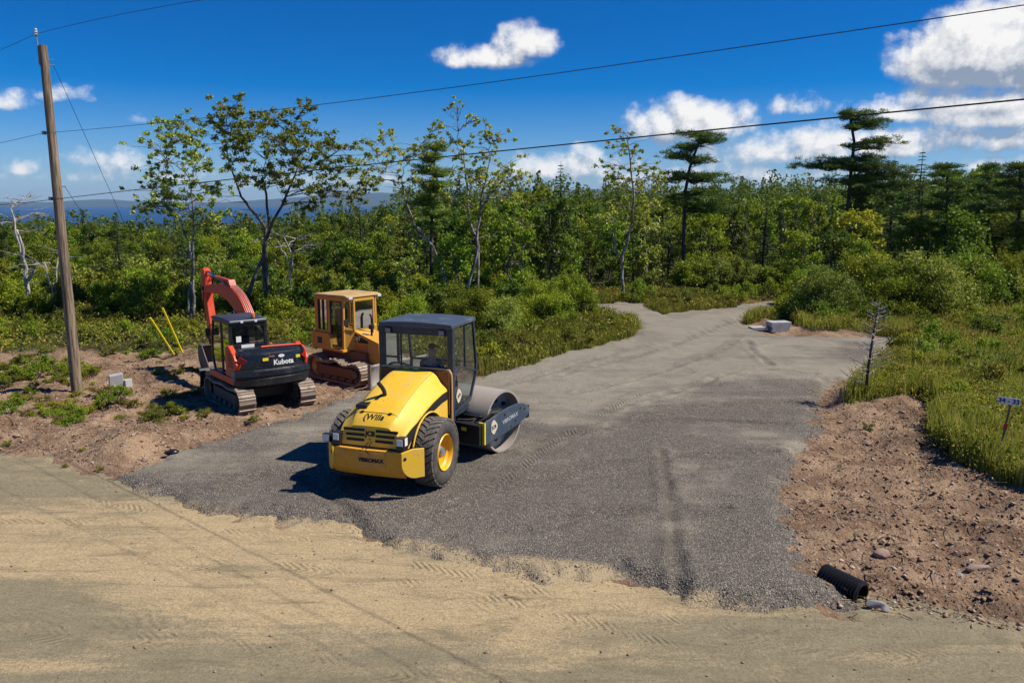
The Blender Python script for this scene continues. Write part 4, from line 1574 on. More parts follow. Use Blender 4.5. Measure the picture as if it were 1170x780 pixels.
pine('white_pine', 56.0, [(781, 300), (781, 269), (783, 219), (788, 192), (800, 158), (803, 152)],
     [(795, 155, 24), (778, 168, 18), (812, 162, 14), (772, 180, 14), (805, 184, 22), (764, 203, 10), (800, 204, 18), (828, 205, 20), (822, 222, 28), (800, 236, 28), (828, 240, 24), (775, 228, 12)],
     'flat topped dark pine with layered branches beyond the far end of the driveway')
pine('white_pine', 58.0, [(967, 300), (967, 265), (970, 225), (972, 200), (976, 162), (970, 127)],
     [(972, 134, 8), (988, 136, 16), (1002, 143, 28), (985, 148, 18), (1008, 163, 22), (990, 171, 20), (1004, 183, 18), (915, 190, 18), (938, 188, 22), (962, 190, 26), (990, 193, 34), (1025, 194, 24), (1000, 205, 34), (965, 208, 24), (1040, 200, 16), (1010, 222, 30), (1045, 215, 20), (1000, 240, 34)],
     'tallest pine on the right with a long flat limb reaching left', .22)
pine('white_pine', 50.0, [(493, 320), (493, 260), (495, 215), (497, 172)],
     [(497, 172, 7), (497, 184, 13), (490, 196, 20), (505, 200, 18), (490, 212, 25), (508, 222, 24), (490, 232, 28), (505, 246, 28), (488, 258, 26)],
     'dense dark evergreen seen between the two stems of the gnarled tree', .14)
for (px, py, hh, Y, lb) in [(1082, 185, 1, 56, 'dark bushy pine second from the right edge'), (1130, 190, 1, 58, 'broad pine with spreading top near the right edge'), (1165, 186, 1, 54, 'dark pine cut by the right edge of the photo')]:
    pine('white_pine', Y, [(px, 310), (px - 2, 265), (px + 1, 225), (px, py)],
         [(px, py + 5, 10), (px + random.uniform(-6, 6), py + 14, 20), (px + random.uniform(-6, 6), py + 26, 26), (px + random.uniform(-9, 9), py + 38, 32), (px + random.uniform(-9, 9), py + 52, 34), (px, py + 68, 34), (px, py + 84, 32)], lb, .16)

# bushes standing in the rough meadow
for t in range(400):
    if t == 0: mb_n = 0
    if mb_n >= 34: break
    y = random.uniform(15.5, 40)
    x = random.uniform(8.5, .66 * y)
    u = x / y * FPX + 585
    if u < 975 or not ok_spot(x, y) or abs(u - 1140) < 28 and y < 19: continue
    if any((a - x) ** 2 + (b_ - y) ** 2 < 2.0 for a, b_ in MBUSH): continue
    MBUSH.append((x, y))
    mb_n += 1
    i = random.choice([0, 1, 3, 4, 1])
    o = link_mesh('bush', bushes[i])
    s = random.uniform(.28, .52) * (1 + .4 * (y > 27))
    o.location = (x, y, float(ground_z(np.array([x]), np.array([y]))[0]) - .03)
    o.scale = (s, s, s * random.uniform(.7, 1.1))
    o.rotation_euler = (0, 0, random.uniform(0, 6.28))
    spot = ('near' if y < 19 else 'middle' if y < 26 else 'far' if y < 33 else 'farthest') + ' right meadow ' + ('by the bare little spruce' if u < 1010 else 'left of the lot sign' if u < 1090 else 'behind the lot sign' if u < 1150 else 'at the right edge')
    tag(o, ('knee high ' if s < .42 else 'waist high ') + ['mid green rounded bush', 'yellow green spreading bush', 'dark green dense bush', 'pale flecked spreading bush', 'yellow green compact bush'][i] + ' in the ' + spot, 'bush', 'bushes in the right meadow')

# big shrubs on the right, in front of the wood
bigb = [bush_mesh(3.4, 3.4, 12000, M['leaf_pale'], M['bark_grey'], .10, 40), bush_mesh(3.2, 3.8, 12000, M['leaf_b'], M['bark_grey'], .10, 40), bush_mesh(3.0, 3.2, 10000, M['leaf_a'], M['bark_grey'], .10, 36)]
for (px, py, i, s, lb) in [(942, 366, 0, .98, 'large pale flecked shrub right beside the concrete blocks'), (1022, 364, 1, 1.0, 'large yellow green shrub directly behind the bare little spruce'), (1062, 364, 0, 1.12, 'tallest pale flecked shrub right of the driveway end'),
                           (988, 352, 1, 1.05, 'yellow green shrub between the two pale flecked shrubs'), (1110, 350, 2, 1.1, 'mid green shrub at the edge of the right meadow'), (1155, 345, 1, 1.0, 'yellow green shrub near the right edge of the meadow'),
                           (918, 350, 2, .8, 'dark green shrub at the end of the driveway'), (620, 372, 1, .75, 'yellow green shrub behind the grass strip left of the driveway'), (655, 362, 2, .8, 'green shrub left of the far driveway branch'),
                           (575, 385, 0, .6, 'pale flecked shrub right behind the roller cab'), (540, 380, 1, .7, 'yellow green shrub behind the roller cab roof'), (470, 385, 2, .65, 'green shrub between bulldozer and roller cab')]:
    x, y = G(px, py)
    o = link_mesh('large_shrub', bigb[i])
    o.location = (x, y, float(ground_z(np.array([x]), np.array([y]))[0]))
    o.scale = (s, s, s)
    o.rotation_euler = (0, 0, random.uniform(0, 6.28))
    tag(o, lb, 'shrub')

# bare little dead spruce and stake at the right edge of the driveway
x, y = G(988, 464)
root = empty('dead_spruce', (x, y, sz(x, y)), 0, 'bare grey little dead spruce on the right edge of the driveway', 'dead tree')
b = MB()
H = 2.9
b.tube([(0, 0, -.1), (.02, 0, 1.0), (.10, 0, 2.0), (.20, 0, H)], [.05, .04, .025, .006], 7)
b.build('trunk', M['bark_dark'], root, smooth=True, angle=180)
b = MB()
for k in range(58):
    z = .5 + (H - .6) * (k / 58) ** .9
    a = random.uniform(0, 6.28)
    L = (H - z) * .26 + .16
    xo = .07 * z
    e = Vector((xo + L * math.cos(a), L * math.sin(a), z + L * .45))
    pth = branch_path((xo, 0, z), e, .04, 4, -.08)
    b.tube(pth, [.013, .011, .009, .007, .004], 4, False)
    for j in range(4):
        q = pth[random.randint(1, 4)]
        b.tube([q, q + Vector((random.gauss(0, .07), random.gauss(0, .07), random.uniform(-.02, .08)))], [.004, .002], 3, False)
b.build('branches', M['dead'], root)
def stake(px, py, h, lb):
    x, y = G(px, py)
    b = MB()
    b.X = Matrix.Translation((x, y, sz(x, y) - .08)) @ Matrix.Rotation(R(4), 4, 'Y')
    b.prism([(-.022, 0), (.022, 0), (.022, h), (-.022, h)], -.012, .012)
    o = b.build('wooden_stake', M['stake'], None, bevel=.003)
    tag(o, lb, 'stake')
stake(958, 466, .55, 'short grey wooden stake left of the bare little spruce')

# ------------------------------------------------------------------ stones
def stones_mesh(name, X, Y, Z, S, mat, flat=.6):
    n = len(X)
    base = np.array([(1, 0, 0), (0, 1, 0), (-1, 0, 0), (0, -1, 0), (0, 0, 1), (0, 0, -1)], float)
    V = base[None] * (.7 + .6 * rng.random((n, 6, 1)))
    a = rng.random(n) * 6.283
    ca, sa = np.cos(a), np.sin(a)
    V += rng.normal(size=V.shape) * .12
    x = V[..., 0] * ca[:, None] - V[..., 1] * sa[:, None]
    y = V[..., 0] * sa[:, None] + V[..., 1] * ca[:, None]
    V = np.stack([x, y, V[..., 2] * flat], -1) * S[:, None, None]
    V += np.stack([X, Y, Z], 1)[:, None, :]
    F = np.array([(0, 1, 4), (1, 2, 4), (2, 3, 4), (3, 0, 4), (1, 0, 5), (2, 1, 5), (3, 2, 5), (0, 3, 5)])
    F = (F[None] + (np.arange(n) * 6)[:, None, None]).reshape(-1, 3)
    return np_mesh(name, V.reshape(-1, 3), F, mat)

def mat_stones(name, c1, c2, c3):
    m, q, b = principled(name)
    r = q.node('ShaderNodeNewGeometry').outputs['Random Per Island']
    c = q.mix(r, c1, c2)
    r2 = q.math('FRACT', q.math('MULTIPLY', r, 61.7))
    c = q.mix(q.math('GREATER_THAN', r2, .9), c, c3)
    q.put(b.inputs['Base Color'], c)
    b.inputs['Roughness'].default_value = .85
    return m
n = 130000
Y = 10.2 + 20 * rng.random(n) ** 1.4
X = -9 + 19 * rng.random(n)
d = inside_dist(X, Y, DRIVE)
k = (d > -.75) & (rng.random(n) > compact_attr(X, Y) * .85) & (rng.random(n) < np.where(d > 0, 1, np.exp(d * 9.0)))
X, Y = X[k], Y[k]
S = .007 + .012 * rng.random(len(X)) ** 2
tag(link_mesh('loose_gravel', stones_mesh('loose_gravel', X, Y, surf_z(X, Y) + .002, S, mat_stones('gravel_stones', (.085, .072, .06), (.30, .255, .21), (.38, .34, .29)))),
    'loose crushed grey gravel lying on the driveway', 'gravel', kind='stuff')
n = 70000
Y = 9 + 26 * rng.random(n) ** 1.2
X = rng.uniform(-.66, .66, n) * Y
kd = (np.maximum(inside_dist(X, Y, DIRT_R), inside_dist(X, Y, DIRT_L)) > -.1) & (inside_dist(X, Y, DRIVE) < -.05) & (inside_dist(X, Y, ROAD) < -.25)
kd |= (rng.random(n) < .04) & (inside_dist(X, Y, ROAD) > 0)
X, Y = X[kd], Y[kd]
S = .008 + .042 * rng.random(len(X)) ** 6 + .010 * rng.random(len(X))
S = np.where(inside_dist(X, Y, ROAD) > .1, S * .55, S)
tag(link_mesh('earth_clods', stones_mesh('earth_clods', X, Y, surf_z(X, Y) + S * .2, S, mat_stones('earth_clods', (.13, .075, .045), (.33, .215, .135), (.42, .34, .26)))),
    'reddish clods and small stones strewn over the bare earth', 'clods', kind='stuff')

def debris(n):
    """broken twigs and roots churned into the bare earth"""
    b = MB()
    k = 0
    while k < n:
        y = 9.5 + 25 * random.random() ** 1.1
        x = random.uniform(-.64, .64) * y
        d = max(inside_dist(np.array([x]), np.array([y]), DIRT_R)[0], inside_dist(np.array([x]), np.array([y]), DIRT_L)[0])
        if d < -.2 or inside_dist(np.array([x]), np.array([y]), DRIVE)[0] > -.1 or inside_dist(np.array([x]), np.array([y]), ROAD)[0] > .1: continue
        k += 1
        L = random.uniform(.08, .38) * (1 + (random.random() < .08) * 1.5)
        a = random.uniform(0, 6.28)
        z = sz(x, y) + .012
        p = Vector((x, y, z))
        e = p + Vector((math.cos(a) * L, math.sin(a) * L, random.uniform(-.01, .05)))
        m = p.lerp(e, .5) + Vector((random.gauss(0, .02), random.gauss(0, .02), .012))
        r0 = random.uniform(.004, .011)
        b.tube([p, m, e], [r0, r0 * .8, r0 * .4], 4, False)
    m_, q, bs = principled('broken_twigs')
    rr = q.node('ShaderNodeNewGeometry').outputs['Random Per Island']
    q.put(bs.inputs['Base Color'], q.mix(rr, (.07, .045, .03), (.34, .26, .19)))
    bs.inputs['Roughness'].default_value = .9
    tag(b.build('twig_litter', m_), 'broken twigs and root bits strewn over the bare earth', 'twigs', kind='stuff')
debris(1500)

def rock(px, py, sx, sy, szz, mat, label, rz=0, seed=0, cat='rock'):
    x, y = G(px, py)
    bm = bmesh.new()
    bmesh.ops.create_icosphere(bm, subdivisions=3, radius=1)
    rr = random.Random(seed)
    planes = [(Vector((rr.gauss(0, 1), rr.gauss(0, 1), rr.gauss(0, 1))).normalized(), rr.uniform(.55, .85)) for _ in range(12)]
    for v in bm.verts:
        for nrm, d in planes:
            e = v.co.dot(nrm) - d
            if e > 0: v.co -= nrm * e * .9
        v.co += Vector((rr.gauss(0, .015), rr.gauss(0, .015), rr.gauss(0, .015)))
        v.co = Vector((v.co.x * sx, v.co.y * sy, v.co.z * szz))
    me = bpy.data.meshes.new('rock')
    bm.to_mesh(me)
    bm.free()
    me.materials.append(mat)
    me.polygons.foreach_set('use_smooth', [True] * len(me.polygons))
    try: me.set_sharp_from_angle(angle=R(25))
    except Exception: pass
    o = link_mesh('rock', me)
    o.location = (x, y, sz(x, y) + szz * .35)
    o.rotation_euler = (0, 0, rz)
    tag(o, label, cat)
rock(1120, 646, .24, .13, .07, M['rock'], 'largest flat brown rock in the dirt right of the pipe', .1, 1)
rock(1007, 632, .17, .12, .10, M['rock'], 'dark brown rock above the black pipe end', .4, 2)
rock(1003, 688, .17, .11, .08, M['greyrock'], 'grey flat rock just below the black pipe', -.3, 3)
rock(1012, 698, .08, .07, .06, M['greyrock'], 'small dark grey stone in front of the flat grey rock', .6, 4)
rock(1048, 634, .09, .07, .05, M['rock'], 'small brown rock between pipe and largest rock', .6, 5)
rock(1097, 655, .09, .07, .04, M['greyrock'], 'small grey angular rock left below the largest rock', 1.0, 6)
rock(992, 505, .12, .10, .05, M['rock'], 'brown stone in the middle of the right dirt bank', 0, 7)
rock(1030, 480, .10, .08, .05, M['rock'], 'brown stone near the top of the right dirt bank', 0, 8)
rock(1155, 610, .10, .08, .05, M['rock'], 'brown stone at the right edge of the dirt bank', 0, 9)
rock(960, 480, .10, .08, .05, M['rock'], 'brown stone beside the driveway edge below the stake', 0, 10)
rock(165, 527, .10, .07, .05, M['rock'], 'pale brown stone left of the black plastic lump', 0, 11)
rock(110, 480, .13, .09, .07, M['rock'], 'brown stone below the utility pole', 0, 12)
rock(232, 486, .09, .07, .05, M['rock'], 'small stone beside the left driveway edge', 0, 13)
rock(1142, 303, .7, .4, .35, M['greyrock'], 'pale boulder in the thicket near the right edge', .2, 14)
rock(20, 500, .12, .08, .05, M['rock'], 'brown stone at the left edge of the photo', .2, 15)

# stacked concrete pieces beside the far end of the driveway, grey block by the pole, dark lump, pipe
def block(px, py, w, d, h, rz, label, name='concrete_block', notch=True):
    x, y = G(px, py)
    b = MB()
    b.X = Matrix.Translation((x, y, sz(x, y) - .02)) @ Matrix.Rotation(rz, 4, 'Z')
    if notch:
        b.prism([(-w / 2, 0), (w / 2, 0), (w / 2 * .85, h * .45), (w / 2, h * .6), (w / 2, h), (-w / 2, h), (-w / 2, h * .6), (-w / 2 * .85, h * .45)], -d / 2, d / 2)
    else:
        b.prism([(-w / 2, 0), (w / 2, 0), (w / 2 * .94, h), (-w / 2 * .9, h * .9)], -d / 2, d / 2)
    o = b.build(name, M['concrete'], None, bevel=.02)
    tag(o, label, 'concrete block')
block(889, 377, .95, .6, .46, .15, 'grey concrete block with waisted side at the driveway end')
block(866, 377, .8, .5, .16, .1, 'flat grey concrete slab left of the waisted block', 'concrete_slab', False)
block(133, 441, .42, .32, .42, .5, 'grey concrete block standing beside the utility pole', notch=False)
block(143, 440, .34, .30, .34, -.3, 'smaller grey concrete block leaning right of the pole block', notch=False)
rock(196, 521, .17, .12, .08, M['pipe'], 'black plastic lump at the left edge of the gravel driveway', .2, 21, 'plastic lump')

def pipe():
    p0 = Vector((*G(948, 660), .0))
    p1 = Vector((*G(986, 676), .0))
    d = (p1 - p0)
    d.z = -.03
    p0 = p0 - d.normalized() * .12
    zz = .0
    d = d.normalized()
    prof = []
    L = (p1 - p0).length
    n = int(L / .052)
    path, rad = [], []
    for i in range(n * 4 + 1):
        path.append(p0 + d * (i / (n * 4) * L) + Vector((0, 0, zz)))
        rad.append(.165 + .020 * (1 if (i % 4) in (1, 2) else -.6))
    b = MB()
    b.tube(path, rad, 28, False)
    inner = [p0 + Vector((0, 0, zz)), path[-1]]
    b.tube(inner, [.13, .13], 28, False)
    # ring closing the wall thickness at the mouth
    e = path[-1]
    a = d.cross(Vector((0, 0, 1))).normalized()
    c = d.cross(a)
    ring = [[e + (a * math.cos(t) + c * math.sin(t)) * r for t in [2 * math.pi * k / 28 for k in range(28)]] for r in (.13, rad[-1])]
    b.grid(ring, True)
    o = b.build('culvert_pipe', M['pipe'], None, smooth=True, angle=50)
    tag(o, 'black corrugated culvert pipe end sticking out of the driveway edge', 'pipe')
pipe()

# lot sign on a stake
def lot_sign():
    x, y = G(1138, 541)
    root = empty('lot_sign', (x, y, sz(x, y)), R(-30), 'small white lot number sign on a stake in the right meadow', 'sign')
    b = MB()
    b.X = Matrix.Rotation(R(6), 4, 'Y')
    b.prism([(-.02, -.1), (.02, -.1), (.02, 1.42), (-.02, 1.42)], -.014, .014)
    b.build('stake', M['stake'], root, bevel=.003)
    b = MB()
    b.X = Matrix.Translation((.10, 0, 1.36)) @ Matrix.Rotation(R(3), 4, 'Y')
    b.prism([(-.20, -.075), (.20, -.075), (.20, .075), (-.20, .075)], -.030, -.020)
    pl = b.build('sign_plate', M['white'], root, bevel=.004)
    Mx = Matrix.Translation((.10, -.033, 1.36)) @ Matrix.Rotation(R(3), 4, 'Y') @ Matrix.Rotation(R(90), 4, 'X')
    text_obj('34 - 33', 'lettering', .135, M['blue_mark'], pl, Mx, .003, .004)
    b = MB()
    b.X = Matrix.Translation((.085, 0, .82)) @ Matrix.Rotation(R(6), 4, 'Y')
    b.prism([(-.04, -.07), (.04, -.07), (.035, .07), (-.035, .06)], -.026, .024)
    b.build('red_tape', M['red_tape'], root, bevel=.008)
lot_sign()

# ------------------------------------------------------------------ utility pole and wires
PX, PY = G(88, 445)
PZ = sz(PX, PY)
def pole_pt(h): return Vector((PX - .010 * h, PY, PZ + h))
POLE_H = P3(47, 52, PY).z - PZ
root = empty('utility_pole', (PX, PY, PZ), 0, 'tall weathered wooden utility pole on the left', 'utility pole')
b = MB()
pth = [pole_pt(h) - Vector((PX, PY, PZ)) for h in (-.3, 0, 2, 4, 6, 8, POLE_H)]
b.tube(pth, [.17, .165, .155, .145, .135, .122, .112], 20)
b.build('shaft', M['pole'], root, smooth=True, angle=60)
b = MB()
t = Vector((-.010 * POLE_H, 0, POLE_H))
b.tube([t + Vector((-.125, -.03, -.55)), t + Vector((-.13, -.03, -.05)), t + Vector((-.16, -.02, .30))], [.022, .02, .018], 8)
for zz in (-.45, -.2): b.cyl(t + Vector((-.15, -.03, zz)), t + Vector((.03, -.03, zz)), .018, n=8)
br = b.build('insulator_bracket', M['galv'], root)
b = MB()
ip = t + Vector((-.16, -.02, .26))
b.lathe([(0, 0), (.05, 0), (.07, .03), (.045, .06), (.065, .09), (.04, .13), (.05, .16), (.03, .20), (0, .20)], n=20)
rot = Matrix.Translation(ip) @ Matrix.Rotation(R(90), 4, 'X')
b.v = [rot @ v for v in b.v]
b.build('insulator', M['porcelain'], root, smooth=True)
for hpx in (152, 227):
    hz_ = P3(52, hpx, PY).z - PZ
    b = MB()
    c = Vector((-.010 * hz_, 0, hz_))
    b.cyl(c + Vector((-.21, -.03, 0)), c + Vector((.16, -.03, 0)), .012, n=8)
    b.box(c.x - .24, c.x - .16, -.09, .03, hz_ - .05, hz_ + .05)
    b.build('wire_clamp', M['galv'], root, bevel=.008)
for (hpx) in (68, 74, 213):
    b = MB()
    hz_ = P3(55, hpx, PY).z - PZ
    c = Vector((-.010 * hz_, 0, hz_))
    b.cyl(c + Vector((.08, .04, 0)), c + Vector((.22, .10, 0)), .016, n=8)
    b.build('guy_bolt', M['galv'], root)

def wire(p0, mid, p1, rad, label, left):
    """quadratic through three points; the other span runs left, away from the viewer"""
    p0, mid, p1 = Vector(p0), Vector(mid), Vector(p1)
    c = mid * 2 - (p0 + p1) * .5
    path = []
    for i in range(41):
        t = i / 40
        path.append(p0 * (1 - t) ** 2 + c * 2 * t * (1 - t) + p1 * t * t)
    b = MB()
    L = Vector(left)
    lp = []
    for i in range(25):
        t = i / 24
        q = L.lerp(p0, t)
        q.z -= 1.2 * 4 * t * (1 - t) * .5
        lp.append(q)
    b.tube(lp + path[1:], rad, 6)
    o = b.build('power_line', M['wire'], None, smooth=True, angle=180)
    tag(o, label, 'cable')
def line_y(px):
    """depth of the wires above image column px: the line runs toward the viewer on the right"""
    u = (px - 585) / FPX / (_C + 0.0)
    t = (u * PY * .99 - PX) / (18.8 + 16 * u)
    return PY - 16 * t
def wp(px, py):
    return P3(px, py, line_y(px))
att1 = P3(41.5, 39, PY)
att2 = P3(50, 152, PY)
att3 = P3(61, 228, PY)
far_l = Vector((PX - 38, PY + 32, 0))
wire(att1, wp(160, 22.5), wp(275, -1), .011, 'top power line passing over the pole top insulator', far_l + Vector((0, 0, 10.3))) if False else None
def long_wire(att, pts, rad, label, zl):
    """smooth curve through the listed points, continued past the last one"""
    P = [att] + [wp(*p) for p in pts]
    d = (P[-1] - P[-2]).normalized()
    P.append(P[-1] + d * 12)
    # fit z as a quadratic of the horizontal run so the wire hangs smoothly
    h = np.array([math.hypot(p.x - att.x, p.y - att.y) for p in P[:-1]])
    z = np.array([p.z for p in P[:-1]])
    co = np.polyfit(h, z, 2, w=[5] + [1] * (len(h) - 1))
    dirx, diry = 18.8, -16.0
    L = math.hypot(dirx, diry)
    path = []
    for i in range(61):
        s = 46 * i / 60
        path.append(Vector((att.x + dirx / L * s, att.y + diry / L * s, float(np.polyval(co, s)) if i else att.z)))
    lp = []
    for i in range(24):
        t = i / 24
        q = Vector((PX - 38, PY + 32, zl)).lerp(att, t)
        q.z -= .5 * 4 * t * (1 - t)
        lp.append(q)
    b = MB()
    b.tube(lp + path, rad, 6)
    o = b.build('power_line', M['wire'], None, smooth=True, angle=180)
    tag(o, label, 'cable')
long_wire(att1, [(100, 32.5), (180, 18), (270, 0)], .006, 'topmost power line running over the pole insulator out of the top of the photo', 10.2)
long_wire(att2, [(250, 137), (500, 104), (750, 71), (1000, 33), (1165, 9)], .006, 'middle power line running from the pole up to the top right corner', 7.6)
long_wire(att3, [(250, 206), (500, 182), (750, 158), (1000, 131), (1170, 112)], .010, 'lowest and thickest power line crossing in front of the treetops', 5.6)

AX, AY = G(211, 406)
for (h0, off, lb, t0, t1) in ((P3(56, 74, PY).z, (.0, .0), 'upper guy wire from the pole top down to a yellow guard', .02, .175), (P3(72, 214, PY).z, (-.25, -.15), 'lower guy wire from mid pole down to a yellow guard', .02, .40)):
    A = Vector((AX + off[0], AY + off[1], sz(AX, AY) - .05))
    T = Vector((PX - .010 * (h0 - PZ) + .2, PY + .09, h0))
    root = empty('guy_wire', tuple(A), 0, lb, 'guy wire')
    b = MB()
    b.tube([Vector((0, 0, 0)), T - A], .007, 6)
    b.build('cable', M['wire'], root)
    d = (T - A)
    b = MB()
    a, e = d * (.25 / d.length), d * (2.35 / d.length)
    b.cyl(a, e, .034, n=10)
    b.build('guard', M['guard'], root, smooth=True, angle=60)

# ------------------------------------------------------------------ machine building helpers
def bar(b, p, q, w, t, up=(0, 0, 1)):
    """rectangular bar from p to q: w across, t along 'up'"""
    p, q = Vector(p), Vector(q)
    d = (q - p).normalized()
    u = Vector(up)
    u = (u - d * u.dot(d))
    if u.length < 1e-4: u = Vector((1, 0, 0)) - d * d.x
    u.normalize()
    s = d.cross(u)
    vs = []
    for c in (p, q):
        for a, e in ((-1, -1), (1, -1), (1, 1), (-1, 1)):
            vs.append(c + s * (a * w / 2) + u * (e * t / 2))
    b.add(vs, [(0, 1, 2, 3), (7, 6, 5, 4), (0, 4, 5, 1), (1, 5, 6, 2), (2, 6, 7, 3), (3, 7, 4, 0)])
    return b

def loop_track(L, r_front, r_rear, zf, zr, n, yc, w, thick=.05, rib=.035, sag=.05, droop_up=True):
    """closed track of n plates round two wheels: front wheel at x=+L/2, rear at x=-L/2"""
    pts = []
    m = 400
    # lower run
    for i in range(60): pts.append((-L / 2 + L * i / 60, zr - r_rear + (zf - r_front - zr + r_rear) * i / 60))
    for i in range(40):
        a = -math.pi / 2 + math.pi * i / 40
        pts.append((L / 2 + r_front * math.cos(a), zf + r_front * math.sin(a)))
    for i in range(60):
        t = i / 60
        pts.append((L / 2 - L * t, zf + r_front + (zr + r_rear - zf - r_front) * t - sag * math.sin(2 * math.pi * t) ** 2))
    for i in range(40):
        a = math.pi / 2 + math.pi * i / 40
        pts.append((-L / 2 + r_rear * math.cos(a), zr + r_rear * math.sin(a)))
    pts.append(pts[0])
    P = [Vector((p[0], 0, p[1])) for p in pts]
    cum = [0]
    for a, c in zip(P[:-1], P[1:]): cum.append(cum[-1] + (c - a).length)
    tot = cum[-1]
    b = MB()
    def at(s):
        s %= tot
        for i in range(len(P) - 1):
            if cum[i + 1] >= s:
                f = (s - cum[i]) / max(1e-9, cum[i + 1] - cum[i])
                return P[i].lerp(P[i + 1], f), (P[i + 1] - P[i]).normalized()
        return P[-1], (P[-1] - P[-2]).normalized()
    for k in range(n):
        p, d = at(tot * k / n)
        nrm = Vector((d.z, 0, -d.x))       # outward
        hl = tot / n * .47
        def V_(a, o, y): return p + d * a + nrm * o + Vector((0, y, 0))
        y0, y1 = yc - w / 2, yc + w / 2
        vs = [V_(-hl, -thick / 2, y0), V_(hl, -thick / 2, y0), V_(hl, thick / 2, y0), V_(hl * .35, thick / 2, y0), V_(hl * .2, thick / 2 + rib, y0), V_(-hl * .1, thick / 2 + rib, y0), V_(-hl * .2, thick / 2, y0), V_(-hl, thick / 2, y0)]
        vs += [v + Vector((0, w, 0)) for v in vs]
        b.add(vs, [tuple(range(8)), tuple(range(15, 7, -1))] + [(i, i + 8, (i + 1) % 8 + 8, (i + 1) % 8) for i in range(8)])
    # the chain inside the plates
    inner = []
    for k in range(80):
        p, d = at(tot * k / 80)
        nrm = Vector((d.z, 0, -d.x))
        inner.append((p - nrm * (thick / 2 + .005), p - nrm * (thick / 2 + .07)))
    for yy in (yc - .07, yc + .07):
        rows = [[a + Vector((0, yy - .025, 0)), a + Vector((0, yy + .025, 0)), c + Vector((0, yy + .025, 0)), c + Vector((0, yy - .025, 0))] for a, c in inner]
        rows.append(rows[0])
        b.grid(rows, True)
    return b

def person(root_loc, rz, label, head_turn=0.0):
    """seated driver; origin at the seat, facing local +X, hands on the wheel"""
    root = empty('person', root_loc, rz, label, 'person')
    def skin(name, verts, edges, rad, mat, parent, sub=2):
        me = bpy.data.meshes.new(name)
        me.from_pydata(verts, edges, [])
        me.materials.append(mat)
        o = link_mesh(name, me, parent)
        sk = o.modifiers.new('skin', 'SKIN')
        sk.use_smooth_shade = True
        me.skin_vertices.new() if not me.skin_vertices else None
        for i, r in enumerate(rad):
            rr = r if isinstance(r, tuple) else (r, r)
            me.skin_vertices[0].data[i].radius = rr
            me.skin_vertices[0].data[i].use_root = (i == 0)
        sb = o.modifiers.new('sub', 'SUBSURF')
        sb.levels = sb.render_levels = sub
        return o
    v = [(0, 0, .02), (0, 0, .22), (.0, 0, .40), (0, 0, .52), (.01, 0, .60), (.02, 0, .68), (.03, 0, .78)]
    e = [(0, 1), (1, 2), (2, 3), (3, 4), (4, 5), (5, 6)]
    r = [(.15, .12), (.15, .11), (.18, .12), (.12, .09), (.055, .055), (.085, .095), (.08, .095)]
    def chain(start, pts, rad):
        prev = start
        for p, q in zip(pts, rad):
            v.append(p)
            r.append(q)
            e.append((prev, len(v) - 1))
            prev = len(v) - 1
        return prev
    for s in (-1, 1):
        h = chain(2, [(0, s * .19, .46), (.05, s * .25, .28), (.12, s * .26, .17), (.32, s * .19, .25), (.40, s * .17, .28)], [.055, .05, .044, .032, (.035, .022)])
        for k in range(4):
            oy = (k - 1.5) * .019
            f = [(.445 + .006 * (1.5 - abs(k - 1.5)), s * .17 + oy, .295), (.465, s * .17 + oy, .275), (.455, s * .17 + oy, .255)]
            chain(h, f, [.0095, .009, .008])
        chain(h, [(.415, s * .17 - s * .035, .275), (.44, s * .17 - s * .042, .262)], [.011, .009])
        chain(0, [(.10, s * .10, .04), (.45, s * .14, .06), (.50, s * .14, -.15), (.52, s * .14, -.38), (.62, s * .14, -.41)], [.085, .065, .055, .042, (.045, .03)])
    body = skin('body', v, e, r, M['skin'], root)
    # nose, brow and ears on the head
    b = MB()
    hd = Vector((.03, 0, .74))
    b.X = Matrix.Translation(hd) @ Matrix.Rotation(head_turn, 4, 'Z')
    b.add([(.085, -.014, -.03), (.085, .014, -.03), (.115, 0, -.035), (.088, 0, .02)], [(0, 1, 2), (0, 2, 3), (1, 3, 2), (0, 3, 1)])
    for s in (-1, 1): b.tube([(0, s * .078, -.035), (-.01, s * .092, 0), (0, s * .080, .025)], [.006, .013, .006], 6)
    b.tube([(.078, -.028, -.068), (.088, 0, -.066), (.078, .028, -.068)], .005, 5)
    b.build('face', M['skin'], body, smooth=True)
    skin('shirt', [(0, 0, .03), (0, 0, .22), (0, 0, .40), (0, 0, .50), (0, -.19, .46), (.05, -.25, .28), (.11, -.26, .18), (0, .19, .46), (.05, .25, .28), (.11, .26, .18)],
         [(0, 1), (1, 2), (2, 3), (2, 4), (4, 5), (5, 6), (2, 7), (7, 8), (8, 9)], [(.165, .135), (.165, .125), (.19, .135), (.11, .09), .07, .065, .062, .07, .065, .062], M['shirt'], root)
    skin('trousers', [(0, 0, .0), (.12, -.10, .04), (.45, -.14, .06), (.50, -.14, -.15), (.52, -.14, -.34), (.12, .10, .04), (.45, .14, .06), (.50, .14, -.15), (.52, .14, -.34)],
         [(0, 1), (1, 2), (2, 3), (3, 4), (0, 5), (5, 6), (6, 7), (7, 8)], [(.16, .13), .10, .078, .066, .055, .10, .078, .066, .055], M['trousers'], root)
    b = MB()
    b.X = Matrix.Translation(hd) @ Matrix.Rotation(head_turn, 4, 'Z')
    rows = []
    for i in range(7):
        a = i / 6 * math.pi / 2
        rows.append([(.10 * math.cos(a) * math.cos(t), .092 * math.cos(a) * math.sin(t), .045 + .095 * math.sin(a)) for t in [2 * math.pi * k / 16 for k in range(16)]])
    b.grid(rows, True)
    b.prism([(.06, -.075), (.14, -.06), (.17, 0), (.14, .06), (.06, .075)], .043, .053, 'z')
    b.build('cap', M['cap'], body, smooth=True, angle=50)
    return root

